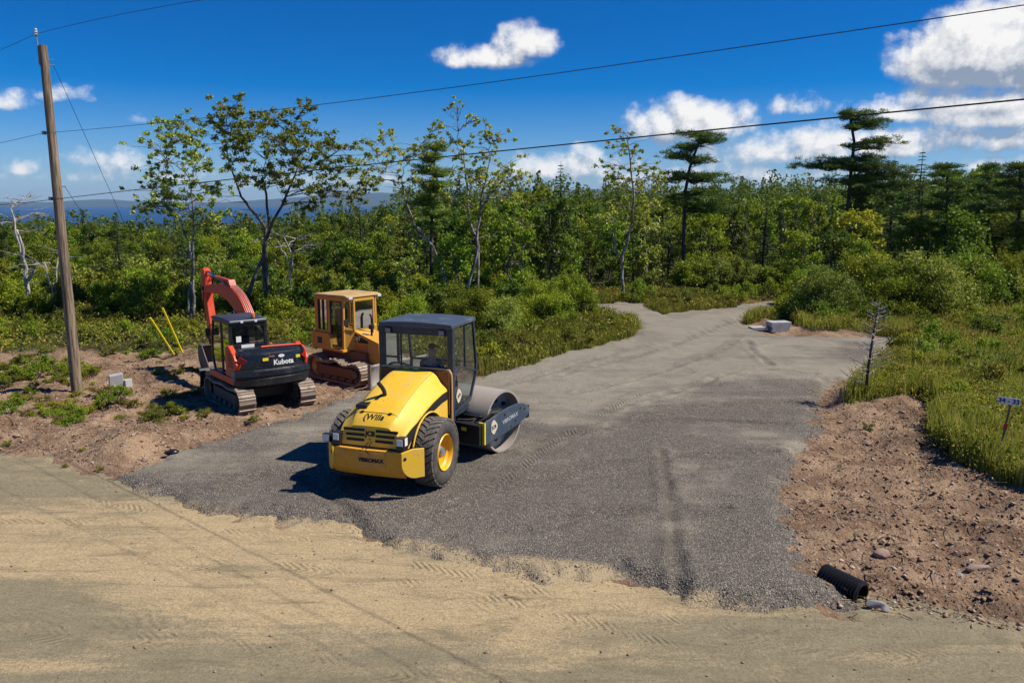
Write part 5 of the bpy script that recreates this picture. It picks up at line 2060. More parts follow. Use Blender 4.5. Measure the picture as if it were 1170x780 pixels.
# ------------------------------------------------------------------ the roller
def make_roller():
    A = R(71)
    loc = (-2.40, 16.33)
    root = empty('road_roller', (loc[0], loc[1], sz(*loc) - .01), A, 'yellow single drum roller with dark blue cab parked on the fresh gravel', 'road roller')
    TR = .70
    # --- hood
    xk = [-.94, -.86, -.70, -.45, -.10, .30, .70, .98]
    zk = [1.38, 1.48, 1.59, 1.71, 1.85, 1.98, 2.08, 2.12]
    def zt(x): return float(np.interp(x, xk, zk))
    def sh(x): return float(np.interp(x, [-.94, -.5, .2, .98], [.03, .06, .12, .19]))
    def zlow(x):
        a = .97
        if abs(x) < .78: a = max(a, TR + math.sqrt(.78 ** 2 - x * x))
        return a
    def sec(x):
        t = zt(x)
        s = sh(x)
        zs = t - .20 - s
        zl = min(zlow(x), zs - .02)
        h = [(0, t), (.22, t - .001), (.40, t - .006), (.46, t - .03), (.52, t - .09), (.66, t - .13 - s * .75), (.735, t - .165 - s), (.765, zs - .01), (.77, zl)]
        w = max(0, min(1, (-.45 - x) / .5))
        tap = 1 - .10 * max(0, min(1, (-.5 - x) / .44))
        pts = []
        for y, z in h:
            pts.append((x - (1.40 - z) * .18 * w * (1 if z < 1.45 else .2), y * tap, z))
        return [(p[0], -p[1], p[2]) for p in pts[:0:-1]] + pts
    xs_ = [-.94, -.92, -.88, -.82, -.78] + [x for x in np.linspace(-.74, .74, 25)] + [.78, .84, .92, .98]
    rows = [sec(x) for x in xs_]
    b = MB()
    b.grid(rows)
    b.add(rows[0], [tuple(range(len(rows[0])))])
    hood = b.build('hood', M['yellow'], root, smooth=True, angle=20)
    # arch lips
    for s in (-1, 1):
        b = MB()
        pth = [(.78 * math.cos(a), s * .785, TR + .78 * math.sin(a)) for a in np.linspace(R(20), R(159), 26)]
        b.tube(pth, .018, 6)
        b.build('arch_lip', M['yellow'], hood, smooth=True)
    # dark inner wheel arch
    b = MB()
    for s in (-1, 1):
        rr = [[(.76 * math.cos(a), s * y, TR + .76 * math.sin(a)) for y in (.42, .765)] for a in np.linspace(R(5), R(175), 24)]
        b.grid(rr)
    b.box(-.90, 1.0, -.42, .42, .55, 1.40)
    b.box(.80, 1.05, -.74, .74, .60, 1.30)
    b.build('chassis', M['rust'], root)
    # grille slots on the slanted back
    def cap(y, z, off=.004):
        return Vector((-.94 - (1.40 - z) * .18 - off, y, z))
    b = MB()
    for r_ in range(3):
        z = 1.30 - r_ * .095
        for s in (-1, 1):
            y0, y1 = .14, .14 + (.42, .36, .34)[r_]
            hh = .024
            pr = []
            for k in range(9):
                a = -math.pi / 2 + math.pi * k / 8
                pr.append((y1 + hh * math.cos(a), z + hh * math.sin(a)))
            for k in range(9):
                a = math.pi / 2 + math.pi * k / 8
                pr.append((y0 + hh * math.cos(a), z + hh * math.sin(a)))
            v0 = [cap(s * y, zz, .012) for y, zz in pr]
            v1 = [cap(s * y, zz, -.02) for y, zz in pr]
            n = len(pr)
            b.add(v0 + v1, [tuple(range(n))] + [(i, i + n, (i + 1) % n + n, (i + 1) % n) for i in range(n)])
    b.build('grille_slot', M['black_mark'], hood)
    def cap_text(t, size, y, z, mat, bold=.004, off=.006):
        return text_obj(t, 'lettering', size, mat, hood, None, .003, bold, warp=lambda c: cap(y - c.x, z + c.y, off + (.002 if c.z > 0 else 0)))
    cap_text('JCB', .13, 0, 1.235, M['black_mark'], .006)
    cap_text('III', .06, .0, 1.13, M['black_mark'], .0)
    # wired latch under the badge, bent cable
    b = MB()
    b.tube([cap(-.05, 1.10, .02), cap(-.02, 1.02, .05), cap(.04, .96, .12), cap(-.10, .90, .16)], .008, 5)
    b.tube([cap(.02, 1.08, .02), cap(.08, 1.0, .08), cap(.13, .93, .14)], .008, 5)
    b.build('cable', M['black'], hood)
    # lettering scribbled on the sloping hood
    def top_pt(x, y, off=.004):
        r_ = sec(x)
        ys_ = [p[1] for p in r_]
        zs_ = [p[2] for p in r_]
        y = max(min(y, .5), -.5)
        return Vector((x, y, float(np.interp(y, ys_, zs_)) + off))
    text_obj("(Wills", 'lettering', .20, M['black_mark'], hood, None, .002, .004,
             warp=lambda c: top_pt(-.80 + c.y * .78 + c.x * .02, -c.x * .9, .006 + (.002 if c.z > 0 else 0)))
    # seams, hinges and bolts of the hood
    b = MB()
    b.tube([top_pt(x, .455, .001) for x in np.linspace(-.72, .95, 20)], .0045, 4)
    b.tube([top_pt(x, -.455, .001) for x in np.linspace(-.72, .95, 20)], .0045, 4)
    b.tube([top_pt(-.70, y, .001) for y in np.linspace(-.45, .45, 12)], .0045, 4)
    b.build('seam', M['black_mark'], hood)
    for y in (-.30, .30):
        b = MB()
        c_ = top_pt(-.70, y, .0)
        b.box(c_.x - .03, c_.x + .03, y - .03, y + .03, c_.z - .01, c_.z + .018)
        b.build('hinge', M['black'], hood, bevel=.004)
    # exhaust and intake scoop
    b = MB()
    e0 = top_pt(-.20, .08, 0)
    b.tube(smooth_path([e0 + Vector((.02, 0, -.08)), e0 + Vector((.0, .0, .06)), e0 + Vector((-.02, .02, .14)), e0 + Vector((-.07, .05, .22)), e0 + Vector((-.10, .08, .28))], 4), .042, 12)
    b.build('exhaust', M['black'], hood, smooth=True, angle=60)
    def patch(x0, x1, y0, y1, off, mat, name, skew=0):
        b = MB()
        nx, ny = 6, 4
        b.grid([[top_pt(x0 + (x1 - x0) * i / nx, y0 + (y1 - y0) * j / ny + skew * i / nx, off) for j in range(ny + 1)] for i in range(nx + 1)])
        return b.build(name, mat, hood)
    patch(-.36, -.16, .16, .24, .005, M['black_mark'], 'hood_slot', -.06)
    b = MB()
    s0 = top_pt(-.62, .36, 0)
    b.add([s0 + Vector(p) for p in ((0, .14, .0), (0, -.10, .0), (.22, -.10, .10), (.22, .14, .08), (.0, .14, .07), (.0, -.10, .07))],
          [(0, 1, 5, 4), (4, 5, 2, 3), (0, 4, 3), (1, 2, 5)])
    b.build('intake_scoop', M['black'], hood, bevel=.006)
    # black stripe on both flanks
    for s in (-1, 1):
        b = MB()
        rr = []
        for x in np.linspace(-.92, .97, 40):
            zs = zt(x) - .20 - sh(x)
            k = max(0, min(1, (-.55 - x) / .35))
            y = .7735 * (1 - .10 * max(0, min(1, (-.5 - x) / .44)))
            wdt = .125 + .16 * k
            w = max(0, min(1, (-.45 - x) / .5))
            lo = zs - .02 - wdt - .05
            if x > -.76: lo = max(lo, min(zlow(x) + .01, zs - .06))
            rr.append([(x - (1.40 - zz) * .18 * w, s * (y + .003), zz) for zz in (zs - .018, lo)])
        b.grid(rr)
        b.build('black_stripe', M['black_mark'], hood)
    # tail lamps
    for s in (-1, 1):
        b = MB()
        b.box(-1.09, -.90, s * .60 if s > 0 else -.76, .76 if s > 0 else -.60, .99, 1.24)
        lh = b.build('tail_lamp', M['black'], hood if False else root, bevel=.01)
        b = MB()
        b.box(-1.10, -1.088, *( (.62, .74) if s > 0 else (-.74, -.62)), 1.09, 1.22)
        b.box(-1.04, -.93, *((.762, .768) if s > 0 else (-.768, -.762)), 1.08, 1.23)
        b.build('lens', M['white'], lh)
    b = MB()
    b.box(-1.06, -.96, .84, 1.00, 1.02, 1.18)
    b.cyl((-1.0, .74, 1.08), (-1.0, .86, 1.10), .015, n=8)
    wl = b.build('work_lamp', M['black'], root, bevel=.01)
    b = MB()
    b.box(-1.066, -1.058, .855, .985, 1.035, 1.165)
    b.build('lens', M['lamp'], wl)
    # --- bumper: curved ballast plate with turned-forward cheeks
    def barc(y):
        return -1.15 + .05 * (y / .74) ** 2
    b = MB()
    ys_ = np.linspace(-.76, .76, 13)
    outer = [[(barc(y), y, .97), (barc(y) - .01, y, .90), (barc(y) - .01, y, .60), (barc(y) + .04, y, .50), (barc(y) + .12, y, .43)] for y in ys_]
    inner_ = [[(barc(y) + .14, y, .45), (barc(y) + .09, y, .60), (barc(y) + .09, y, .97)] for y in ys_]
    b.grid([o + i for o, i in zip(outer, inner_)], True)
    b.add(outer[0] + inner_[0], [tuple(range(8))])
    b.add(outer[-1] + inner_[-1], [tuple(range(8))])
    bump_ = b.build('bumper', M['bumper_shaded_yellow'], root, smooth=True, angle=30, bevel=.006)
    for s in (-1, 1):
        b = MB()
        # cheek plate standing turned outward, round lower outer corner
        p0 = Vector((-1.13, s * .72, 0))
        p1 = Vector((-.76, s * 1.02, 0))
        d = (p1 - p0)
        L = d.length
        d.normalize()
        nrm = Vector((d.y, -d.x, 0)) * (-1 if s > 0 else 1)
        pr = [(0, .97), (0, .80)] + [(.30 - .30 * math.cos(a), .74 - .30 * math.sin(a)) for a in np.linspace(0, math.pi / 2, 9)] + [(L, .44), (L, 1.0), (L * .5, 1.02)]
        n = len(pr)
        v0 = [p0 + d * u + Vector((0, 0, z)) - nrm * .012 for u, z in pr]
        v1 = [p0 + d * u + Vector((0, 0, z)) + nrm * .030 for u, z in pr]
        b.add(v0 + v1, [tuple(range(n)), tuple(range(2 * n - 1, n - 1, -1))] + [(i, i + n, (i + 1) % n + n, (i + 1) % n) for i in range(n)])
        ck = b.build('bumper_cheek', M['yellow'], root, bevel=.008)
        b = MB()
        cpt = p0 + d * .07 + Vector((0, 0, .85))
        sgn = 1 if s < 0 else 1
        b.cyl(cpt - nrm * .014, cpt - nrm * .02, .032, n=14)
        b.cyl(cpt + nrm * .031, cpt + nrm * .037, .032, n=14)
        b.build('hole', M['black_mark'], ck)
    b = MB()
    rows = [[(barc(y) - .016, y, .92), (barc(y) - .016, y, .62)] for y in np.linspace(-.40, .20, 9)]
    b.grid(rows)
    npl = b.build('name_plate', mat_paint('name_plate_paint', (.62, .30, .05), .5, (.3, .16, .07), .5), bump_, solid=.006)
    text_obj('VIBROMAX', 'lettering', .105, M['black_mark'], npl, None, .003, .006, warp=lambda c: Vector((barc(-.10 - c.x) - .0215 - (.002 if c.z > 0 else 0), -.10 - c.x, .775 + c.y)))
    b = MB()
    b.box(-1.02, -.90, -.74, .74, .955, 1.0)
    b.build('bumper_seal', M['black'], root)
    # --- rear wheels
    def tyre(s, parent):
        b = MB()
        y0, y1 = .68, 1.16
        c = (y0 + y1) / 2
        w = (y1 - y0) / 2
        prof = [(.36, y0 + .05), (.42, y0 + .01), (.52, y0 - .01), (.62, y0 + .01), (.668, y0 + .06), (.678, c), (.668, y1 - .06), (.62, y1 - .01), (.52, y1 + .01), (.42, y1 - .01), (.36, y1 - .05)]
        b.lathe([(r, s * y) for r, y in prof], (0, 0, TR), 64, True)
        ty = b.build('tyre', M['rubber'], parent, smooth=True, angle=60)
        b = MB()
        n = 30
        for k in range(n):
            for row in range(4):
                off = (row % 2) * .5
                th = 2 * math.pi * (k + off) / n
                yc = c + (row - 1.5) * .115
                hw = .058
                da = math.pi / n * .80
                sk = (1 if row < 2 else -1) * .055
                vs = []
                for rr in (.668, .700):
                    sc = 1 if rr < .69 else .88
                    for (a, y) in ((-da, -hw), (da, -hw), (da, hw), (-da, hw)):
                        tt = th + a * sc + sk * (y / hw) * 1.0
                        rad = rr - .022 * ((yc + y * sc - c) / w) ** 2
                        vs.append((rad * math.cos(tt), s * (yc + y * sc), TR + rad * math.sin(tt)))
                b.add(vs, [(0, 1, 2, 3), (4, 5, 6, 7), (0, 4, 5, 1), (1, 5, 6, 2), (2, 6, 7, 3), (3, 7, 4, 0)])
        b.build('tread', M['tread'], ty)
        b = MB()
        prof = [(.375, y1 - .03), (.36, y1 - .01), (.345, y1 - .03), (.335, y1 - .10), (.30, y1 - .14), (.295, y1 - .26), (.22, y1 - .28), (.16, y1 - .27), (.15, y1 - .27), (.0, y1 - .27)]
        b.lathe([(r, s * y) for r, y in prof], (0, 0, TR), 40)
        rim = b.build('rim', M['rim'], parent, smooth=True, angle=30)
        b = MB()
        b.lathe([(r, s * y) for r, y in [(.13, y1 - .30), (.13, y1 - .15), (.115, y1 - .12), (.09, y1 - .11), (.09, y1 - .07), (.0, y1 - .07)]], (0, 0, TR), 24)
        for k in range(10):
            a = 2 * math.pi * k / 10
            b.cyl((.19 * math.cos(a), s * (y1 - .29), TR + .19 * math.sin(a)), (.19 * math.cos(a), s * (y1 - .235), TR + .19 * math.sin(a)), .014, n=6)
        b.build('hub', M['galv'], rim, smooth=True, angle=30)
    for s in (-1, 1):
        wroot = bpy.data.objects.new('wheel', None)
        COL.objects.link(wroot)
        wroot.parent = root
        tyre(s, wroot)
    b = MB()
    b.cyl((0, -.85, TR), (0, .85, TR), .13, n=16)
    b.build('axle', M['rust'], root, smooth=True)
    # --- cab
    hw = .80
    X0 = 1.13
    side = [(X0, 1.12), (X0, 3.0), (2.36, 3.0), (2.53, 2.05), (2.50, 1.78), (2.18, 1.30)]
    b = MB()
    for s in (-1, 1):
        y = s * hw
        def q(i): return (side[i][0], y, side[i][1])
        bar(b, (X0, y, 1.02), (X0, y, 3.02), .12, .12, (1, 0, 0))
        for i, w in ((2, .07), (3, .06), (4, .06)):
            bar(b, q(i), q((i + 1) % 6), .06, w)
        bar(b, q(5), q(0), .06, .09)
        bar(b, (1.86, y, 2.96), (1.88, y, 2.02), .05, .05, (1, 0, 0))
        pth = smooth_path([(X0 + .04, y, 2.02), (1.5, y, 2.10), (1.9, y, 2.04), (2.52, y, 1.86)], 5)
        b.tube(pth, .028, 8)
    bar(b, (X0, -hw, 2.93), (X0, hw, 2.93), .10, .17)
    bar(b, (X0, -hw, 2.00), (X0, hw, 2.00), .10, .14)
    bar(b, (2.36, -hw, 2.97), (2.36, hw, 2.97), .07, .08)
    bar(b, (2.53, -hw, 2.05), (2.53, hw, 2.05), .05, .05)
    bar(b, (2.18, -hw, 1.30), (2.18, hw, 1.30), .06, .08)
    bar(b, (X0, .36, 2.90), (X0, .36, 2.04), .04, .03, (1, 0, 0))
    b.box(X0 - .03, 2.18, -hw + .02, hw - .02, 1.05, 1.17)
    b.box(X0 + .02, X0 + .06, -hw + .03, hw - .03, 1.1, 2.0)
    cab = b.build('cab', M['navy'], root, bevel=.010)
    b = MB()
    nx, ny = 6, 6
    tops = [[(1.06 + 1.37 * i / nx, -.85 + 1.70 * j / ny, 3.09 + .035 * math.sin(math.pi * j / ny) + (.0)) for j in range(ny + 1)] for i in range(nx + 1)]
    b.grid(tops)
    bot = [[(p[0], p[1], 3.0) for p in r_] for r_ in tops]
    b.grid(bot)
    b.grid([[t, u] for t, u in zip(tops[0], bot[0])])
    b.grid([[t, u] for t, u in zip(tops[-1], bot[-1])])
    b.grid([[tops[i][0], bot[i][0]] for i in range(nx + 1)])
    b.grid([[tops[i][-1], bot[i][-1]] for i in range(nx + 1)])
    b.build('roof', mat_paint('dusty_blue_roof', (.050, .068, .098), .5, (.22, .22, .22), .35), cab, bevel=.02)
    def pane(pts, name='window'):
        b = MB()
        b.add(pts, [tuple(range(len(pts)))])
        return b.build(name, M['glass'], cab)
    pane([(X0, -hw + .05, 2.05), (X0, hw - .05, 2.05), (X0, hw - .05, 2.87), (X0, -hw + .05, 2.87)])
    pane([(2.36, -hw, 2.97), (2.36, hw, 2.97), (2.53, hw, 2.05), (2.53, -hw, 2.05)])
    b = MB()
    b.grid([[(2.53, y, 2.05), (2.50, y, 1.78), (2.18, y, 1.30)] for y in (-hw, hw)])
    b.build('window', M['glass'], cab)
    for s in (-1, 1):
        y = s * (hw + .004)
        pane([(X0 + .05, y, 2.06), (1.86, y, 2.10), (1.85, y, 2.96), (X0 + .05, y, 2.96)])
        pane([(1.88, y, 2.06), (2.50, y, 1.9), (2.53, y, 2.06), (2.37, y, 2.96), (1.88, y, 2.96)])
        lo = MB()
        lo.add([(X0 + .05, y, 1.17), (2.16, y, 1.34), (2.49, y, 1.80), (2.51, y, 1.88), (1.9, y, 2.02), (1.5, y, 2.08), (X0 + .05, y, 2.0)], [tuple(range(7))])
        dr = lo.build('door_window', M['dark_glass'], cab)
        b = MB()
        n = 18
        def bw(u, v): return (1.50 + u, s * (hw + .012), 1.50 + v)
        prf = [(.13 * math.cos(t) * (1 + .12 * math.cos(4 * t)), .15 * math.sin(t) * (1 + .1 * math.cos(3 * t))) for t in [2 * math.pi * k / n for k in range(n)]]
        b.add([bw(*p) for p in prf], [tuple(range(n))])
        bd = b.build('badge', M['cream'], dr, solid=.006)
        Mx = Matrix.Translation((1.50, s * (hw + .017), 1.50)) @ (Matrix.Rotation(R(90), 4, 'X') if s < 0 else Matrix.Rotation(R(180), 4, 'Z') @ Matrix.Rotation(R(90), 4, 'X')) @ Matrix.Rotation(R(12), 4, 'Z')
        text_obj('JCB', 'lettering', .10, M['black_mark'], bd, Mx, .003, .004)
        b = MB()
        b.tube([(1.24, s * (hw + .03), 1.75), (1.24, s * (hw + .07), 1.78), (1.24, s * (hw + .07), 1.98), (1.24, s * (hw + .03), 2.0)], .012, 6)
        b.build('handle', M['black'], cab)
    for s in (-1, 1):
        b = MB()
        b.box(X0 - .09, X0 - .055, s * .62 - .075, s * .62 + .075, 2.86, 2.98)
        l_ = b.build('work_lamp', M['black'], cab, bevel=.01)
        b = MB()
        b.box(X0 - .098, X0 - .092, s * .62 - .06, s * .62 + .06, 2.875, 2.965)
        b.build('lens', mat_flat('dull_lamp_lens', (.22, .22, .25), .3), l_)
    # seat, console, steering wheel
    b = MB()
    b.box(1.30, 1.75, -.44, .04, 1.58, 1.70)
    b.box(1.24, 1.34, -.42, .02, 1.68, 2.12)
    b.box(1.36, 1.66, -.34, -.06, 1.17, 1.58)
    b.build('seat', M['seat'], cab, bevel=.03)
    b = MB()
    b.tube([(2.15, -.2, 1.2), (2.0, -.2, 1.80)], .05, 8)
    c0 = Vector((1.98, -.2, 1.86))
    ring = [c0 + Vector((.19 * math.cos(t) * .92, .19 * math.sin(t), -.19 * math.cos(t) * -.35)) for t in np.linspace(0, 2 * math.pi, 25)]
    b.tube(ring, .013, 6)
    for k in (0, 8, 16): b.cyl(c0, ring[k], .01, n=6)
    b.build('steering_wheel', M['black'], cab)
    b = MB()
    b.box(1.2, 1.75, -.70, -.42, 1.17, 1.78)
    b.box(1.2, 1.75, .42, .70, 1.17, 1.72)
    b.build('console', M['seat'], cab, bevel=.03)
    # cream pipe frame between hood and cab
    b = MB()
    for s in (-1, 1):
        pth = smooth_path([(1.055, s * .84, 1.02), (1.055, s * .84, 1.6), (1.055, s * .835, 2.0), (1.055, s * .80, 2.10), (1.055, s * .70, 2.145), (1.055, 0, 2.15)], 5)
        b.tube(pth, .024, 8)
    b.build('pipe_frame', mat_paint('faded_cream_yellow', (.62, .38, .16), .5, (.3, .2, .1), .4), root, smooth=True)
    b = MB()
    b.box(1.00, 1.05, -.80, .80, 1.2, 2.12)
    b.build('bulkhead', M['rust'], root)
    # --- front frame and drum, turned by the steering joint
    Fm = Matrix.Translation((1.35, 0, 0)) @ Matrix.Rotation(R(-14.5), 4, 'Z')
    pf, RD, dh = 1.56, .71, 1.10
    def fb():
        b = MB()
        b.X = Fm
        return b
    b = fb()
    n = 64
    prof = [(RD, -dh), (RD, dh), (RD - .045, dh), (RD - .045, dh - .26), (.0, dh - .26)]
    prof2 = [(0, -dh + .26), (RD - .045, -dh + .26), (RD - .045, -dh)]
    b.lathe(prof2 + prof, (pf, 0, RD), 72)
    drum = b.build('drum', M['steel'], root, smooth=True, angle=30)
    b = fb()
    for s in (-1, 1):
        b = fb()
        b.lathe([(.30, s * (dh - .25)), (.28, s * (dh - .12)), (.20, s * (dh - .08)), (.18, s * (dh + .02)), (0, s * (dh + .02))], (pf, 0, RD), 28)
        for k in range(8):
            a = 2 * math.pi * k / 8
            b.cyl((pf + .45 * math.cos(a), s * (dh - .25), RD + .45 * math.sin(a)), (pf + .45 * math.cos(a), s * (dh - .20), RD + .45 * math.sin(a)), .05, n=10)
        b.build('drum_hub', M['black'], drum, smooth=True, angle=30)
    for s in (-1, 1):
        b = fb()
        pl = [(-.98, .40), (-.98, .90), (-.72, .94), (-.40, 1.00), (0, 1.06), (.36, 1.07), (.60, 1.03), (.78, .94), (.86, .84), (.84, .76), (.66, .66), (.36, .58), (-.05, .51), (-.5, .45)]
        b.prism([(pf + x, z) for x, z in pl], *((1.20, 1.25) if s > 0 else (-1.25, -1.20)))
        sp = b.build('side_plate', M['plate_blue'], root, bevel=.008)
        b = fb()
        for (x, z) in ((-.2, .93), (.25, .70), (.05, .60), (.62, .90), (.45, .95)):
            b.cyl((pf + x, s * 1.25, z), (pf + x, s * 1.262, z), .022, n=10)
        b.build('bolt', M['black'], sp)
        yo = s * 1.2565
        b = fb()
        prf = [(pf - .62 + .12 * math.cos(t) * (1 + .15 * math.cos(3 * t)), .74 + .15 * math.sin(t) * (1 + .1 * math.cos(4 * t))) for t in [2 * math.pi * k / 16 for k in range(16)]]
        b.add([(x, yo, z) for x, z in prf], [tuple(range(16))])
        bd = b.build('badge', M['cream'], sp, solid=.005)
        base = (Matrix.Rotation(R(90), 4, 'X') if s < 0 else Matrix.Rotation(R(180), 4, 'Z') @ Matrix.Rotation(R(90), 4, 'X'))
        text_obj('JCB', 'lettering', .105, M['black_mark'], bd, Fm @ Matrix.Translation((pf - .62, s * 1.2605, .74)) @ base @ Matrix.Rotation(R(8 * -s), 4, 'Z'), .003, .004)
        text_obj('VIBROMAX', 'lettering', .125, mat_flat('pale_lettering', (.38, .42, .45), .6), sp, Fm @ Matrix.Translation((pf + .02, s * 1.2565, .80)) @ base @ Matrix.Rotation(R(8 * -s), 4, 'Z'), .003, .003)
        b = fb()
        b.box(pf - .985, pf - .94, *sorted((s * 1.10, s * 1.26)), .42, .90)
        b.build('reflector', M['sticker'], sp) if s < 0 else b.build('reflector', M['sticker'], sp)
    b = fb()
    b.box(pf - 1.10, pf - .86, -1.20, 1.20, .42, .86)
    b.box(pf + .80, pf + .92, -1.20, 1.20, .62, .92)
    b.box(-.15, pf - 1.0, -.32, .32, .42, .80)
    b.box(-.45, -.1, -.2, .2, .38, .55)
    b.box(-.45, -.1, -.2, .2, .75, .92)
    b.cyl((0, 0, .36), (0, 0, .96), .09, n=14)
    for s in (-1, 1):
        b.cyl((pf, s * (dh + .0), RD), (pf, s * 1.21, RD), .20, n=18)
        bar(b, (pf - .95, s * 1.0, .86), (pf - .60, s * 1.14, .98), .05, .04)
    b.build('front_frame', M['black'], root, bevel=.01)
    b = fb()
    bar(b, (pf - .77, -1.08, .92), (pf - .77, 1.08, .92), .05, .10)
    for y in (-.9, -.45, 0, .45, .9): b.cyl((pf - .98, y, .86), (pf - .76, y, .93), .016, n=8)
    b.build('scraper', M['black'], root)
    b = fb()
    b.tube(smooth_path([(-.3, .1, .95), (0, .14, 1.02), (.3, .1, .96), (.55, -.3, .88), (.7, -.8, .90), (pf - .55, -1.12, 1.02), (pf - .2, -1.15, .95), (pf - .05, -1.16, .80)], 5), .018, 7)
    b.tube(smooth_path([(-.3, -.05, .95), (0, -.08, 1.04), (.3, -.2, .98), (.55, -.45, .89), (.8, -1.0, .93), (pf - .45, -1.14, 1.05), (pf - .1, -1.15, .90)], 5), .014, 7)
    b.build('hydraulic_hose', M['rubber'], root, smooth=True)
    b = fb()
    b.box(pf - 1.105, pf - 1.10, -.86, -.72, .70, .78)
    b.build('warning_label', M['sticker'], root)
    # the driver is a separate thing inside the cab
    w = Matrix.Translation((loc[0], loc[1], 0)) @ Matrix.Rotation(A, 4, 'Z') @ Vector((1.47, -.20, 1.72))
    person((w.x, w.y, w.z + sz(*loc)), A, 'driver in dark blue shirt and cap sitting in the roller cab', R(-40))
    return root
make_roller()

# ------------------------------------------------------------------ the excavator
def make_excavator():
    A = R(128)
    loc = (-7.35, 23.6)
    root = empty('excavator', (loc[0], loc[1], sz(*loc) - .02), A, 'orange and black tracked excavator with its boom folded over the dozer blade', 'excavator')
    for s in (-1, 1):
        b = loop_track(2.20, .33, .33, .37, .37, 38, s * .88, .46)
        tr = b.build('track', M['shoe'], root)
        b = MB()
        b.box(-.95, .95, *sorted((s * .76, s * 1.0)), .22, .50)
        for k in range(5):
            x = -.8 + k * .4
            b.cyl((x, s * .74, .17), (x, s * 1.02, .17), .10, n=14)
        b.build('track_frame', M['track'], tr)
        for x, nm in ((1.10, 'idler_wheel'), (-1.10, 'sprocket')):
            b = MB()
            b.cyl((x, s * .80, .37), (x, s * .97, .37), .26, n=18)
            b.cyl((x, s * .76, .37), (x, s * 1.05, .37), .12, n=14)
            if nm == 'sprocket':
                for k in range(12):
                    a = 2 * math.pi * k / 12
                    b.cyl((x + .28 * math.cos(a), s * .86, .37 + .28 * math.sin(a)), (x + .28 * math.cos(a), s * .92, .37 + .28 * math.sin(a)), .03, n=6)
            b.build(nm, M['black'], tr, smooth=True, angle=40)
    b = MB()
    b.box(-.65, .65, -.80, .80, .30, .58)
    b.cyl((0, 0, .55), (0, 0, .76), .45, n=28)
    b.build('undercarriage', M['black'], root, bevel=.02)
    # dozer blade in front
    b = MB()
    rows = []
    for y in (-1.08, 1.08):
        rows.append([(x_, y, z_ + .22) for x_, z_ in ((1.94, .60), (1.86, .52), (1.83, .30), (1.87, .12), (1.93, .03), (1.98, .03), (1.93, .14), (1.89, .30), (1.92, .48), (1.99, .60))])
    b.grid(rows, True)
    b.add(rows[0], [tuple(range(10))])
    b.add(rows[1], [tuple(range(10))])
    for s in (-1, 1): bar(b, (.6, s * .42, .38), (1.86, s * .55, .46), .10, .14)
    b.build('dozer_blade', M['black'], root, bevel=.006)
    # house deck
    b = MB()
    dk = [(-1.25, -.70), (-1.05, -1.02), (.95, -1.02), (1.05, -.75), (1.05, .95), (.9, 1.04), (-1.05, 1.02), (-1.25, .70)]
    b.prism(dk, .76, .92, 'z')
    b.build('deck', M['black'], root, bevel=.02)
    b = MB()
    b.box(-.98, 1.0, 1.02, 1.06, .80, .98)
    b.box(-.98, .95, -1.07, -1.02, .80, 1.0)
    b.box(.15, .95, .2, 1.0, .92, .97)
    b.build('side_skirt', M['orange'], root, bevel=.015)
    # counterweight: rounded in plan, chamfered lower lip
    def cw_ring(scale, z, xf=-.62):
        pts = []
        for k in range(25):
            t = -1 + 2 * k / 24
            y = 1.08 * t * scale
            x = -1.42 * scale + .30 * abs(t) ** 3
            pts.append((x, y, z))
        return [(xf, -1.04 * scale, z)] + pts + [(xf, 1.04 * scale, z)]
    b = MB()
    rows = [cw_ring(.90, .72), cw_ring(.99, .80), cw_ring(1.0, .98), cw_ring(.985, 1.0), cw_ring(.985, 1.03), cw_ring(1.01, 1.06), cw_ring(1.0, 1.20), cw_ring(.97, 1.24)]
    b.grid(rows, True)
    b.add(rows[0], [tuple(range(len(rows[0])))])
    b.add(rows[-1], [tuple(range(len(rows[-1])))])
    cw = b.build('counterweight', M['gloss_black'], root, smooth=True, angle=25)
    b = MB()
    b.cyl((-1.44, .0, 1.13), (-1.38, 0, 1.13), .03, n=12)
    b.build('tow_eye', M['black_mark'], cw, bevel=.01)
    # engine cover
    def cover_ring(scale, z, xf=-.42, dx=0.0):
        pts = []
        for k in range(19):
            t = -1 + 2 * k / 18
            y = .97 * t * scale
            x = -1.32 + dx + .22 * abs(t) ** 3
            pts.append((x, y, z))
        return [(xf, -.95 * scale, z)] + pts + [(xf, .95 * scale, z)]
    b = MB()
    rows = [cover_ring(1.0, 1.22), cover_ring(1.0, 1.45), cover_ring(.99, 1.64, dx=.05), cover_ring(.96, 1.71, dx=.12), cover_ring(.90, 1.74, dx=.22)]
    b.grid(rows, True)
    b.add(rows[-1], [tuple(range(len(rows[-1])))])
    ec = b.build('engine_cover', M['gloss_black'], root, smooth=True, angle=30)
    # orange flank pillars with vents, red lamps in them
    for s in (-1, 1):
        b = MB()
        pr = [(-1.10, 1.22), (-1.16, 1.40), (-.98, 1.62), (-.60, 1.86) if s > 0 else (-.60, 1.78), (-.36, 1.80) if s > 0 else (-.36, 1.74), (-.30, 1.0), (-.90, 1.0)]
        b.prism(pr, *sorted((s * .90, s * 1.045)))
        fl = b.build('flank_panel', M['orange'], root, bevel=.02)
        b = MB()
        for k in range(7):
            z = 1.28 + k * .06
            b.box(-.98 + .03 * k, -.55, *sorted((s * 1.046, s * 1.056)), z, z + .02)
        b.build('vent', M['rust'], fl)
        b = MB()
        b.add([(-1.345 + .14, s * .93, 1.40), (-1.345 + .04, s * .78, 1.50), (-1.345 + .16, s * .94, 1.62), (-1.345 + .24, s * .985, 1.56), (-1.345 + .24, s * .985, 1.42)], [(0, 1, 2, 3, 4)])
        b.build('tail_lamp', M['red_lens'], fl, solid=.02)
    b = MB()
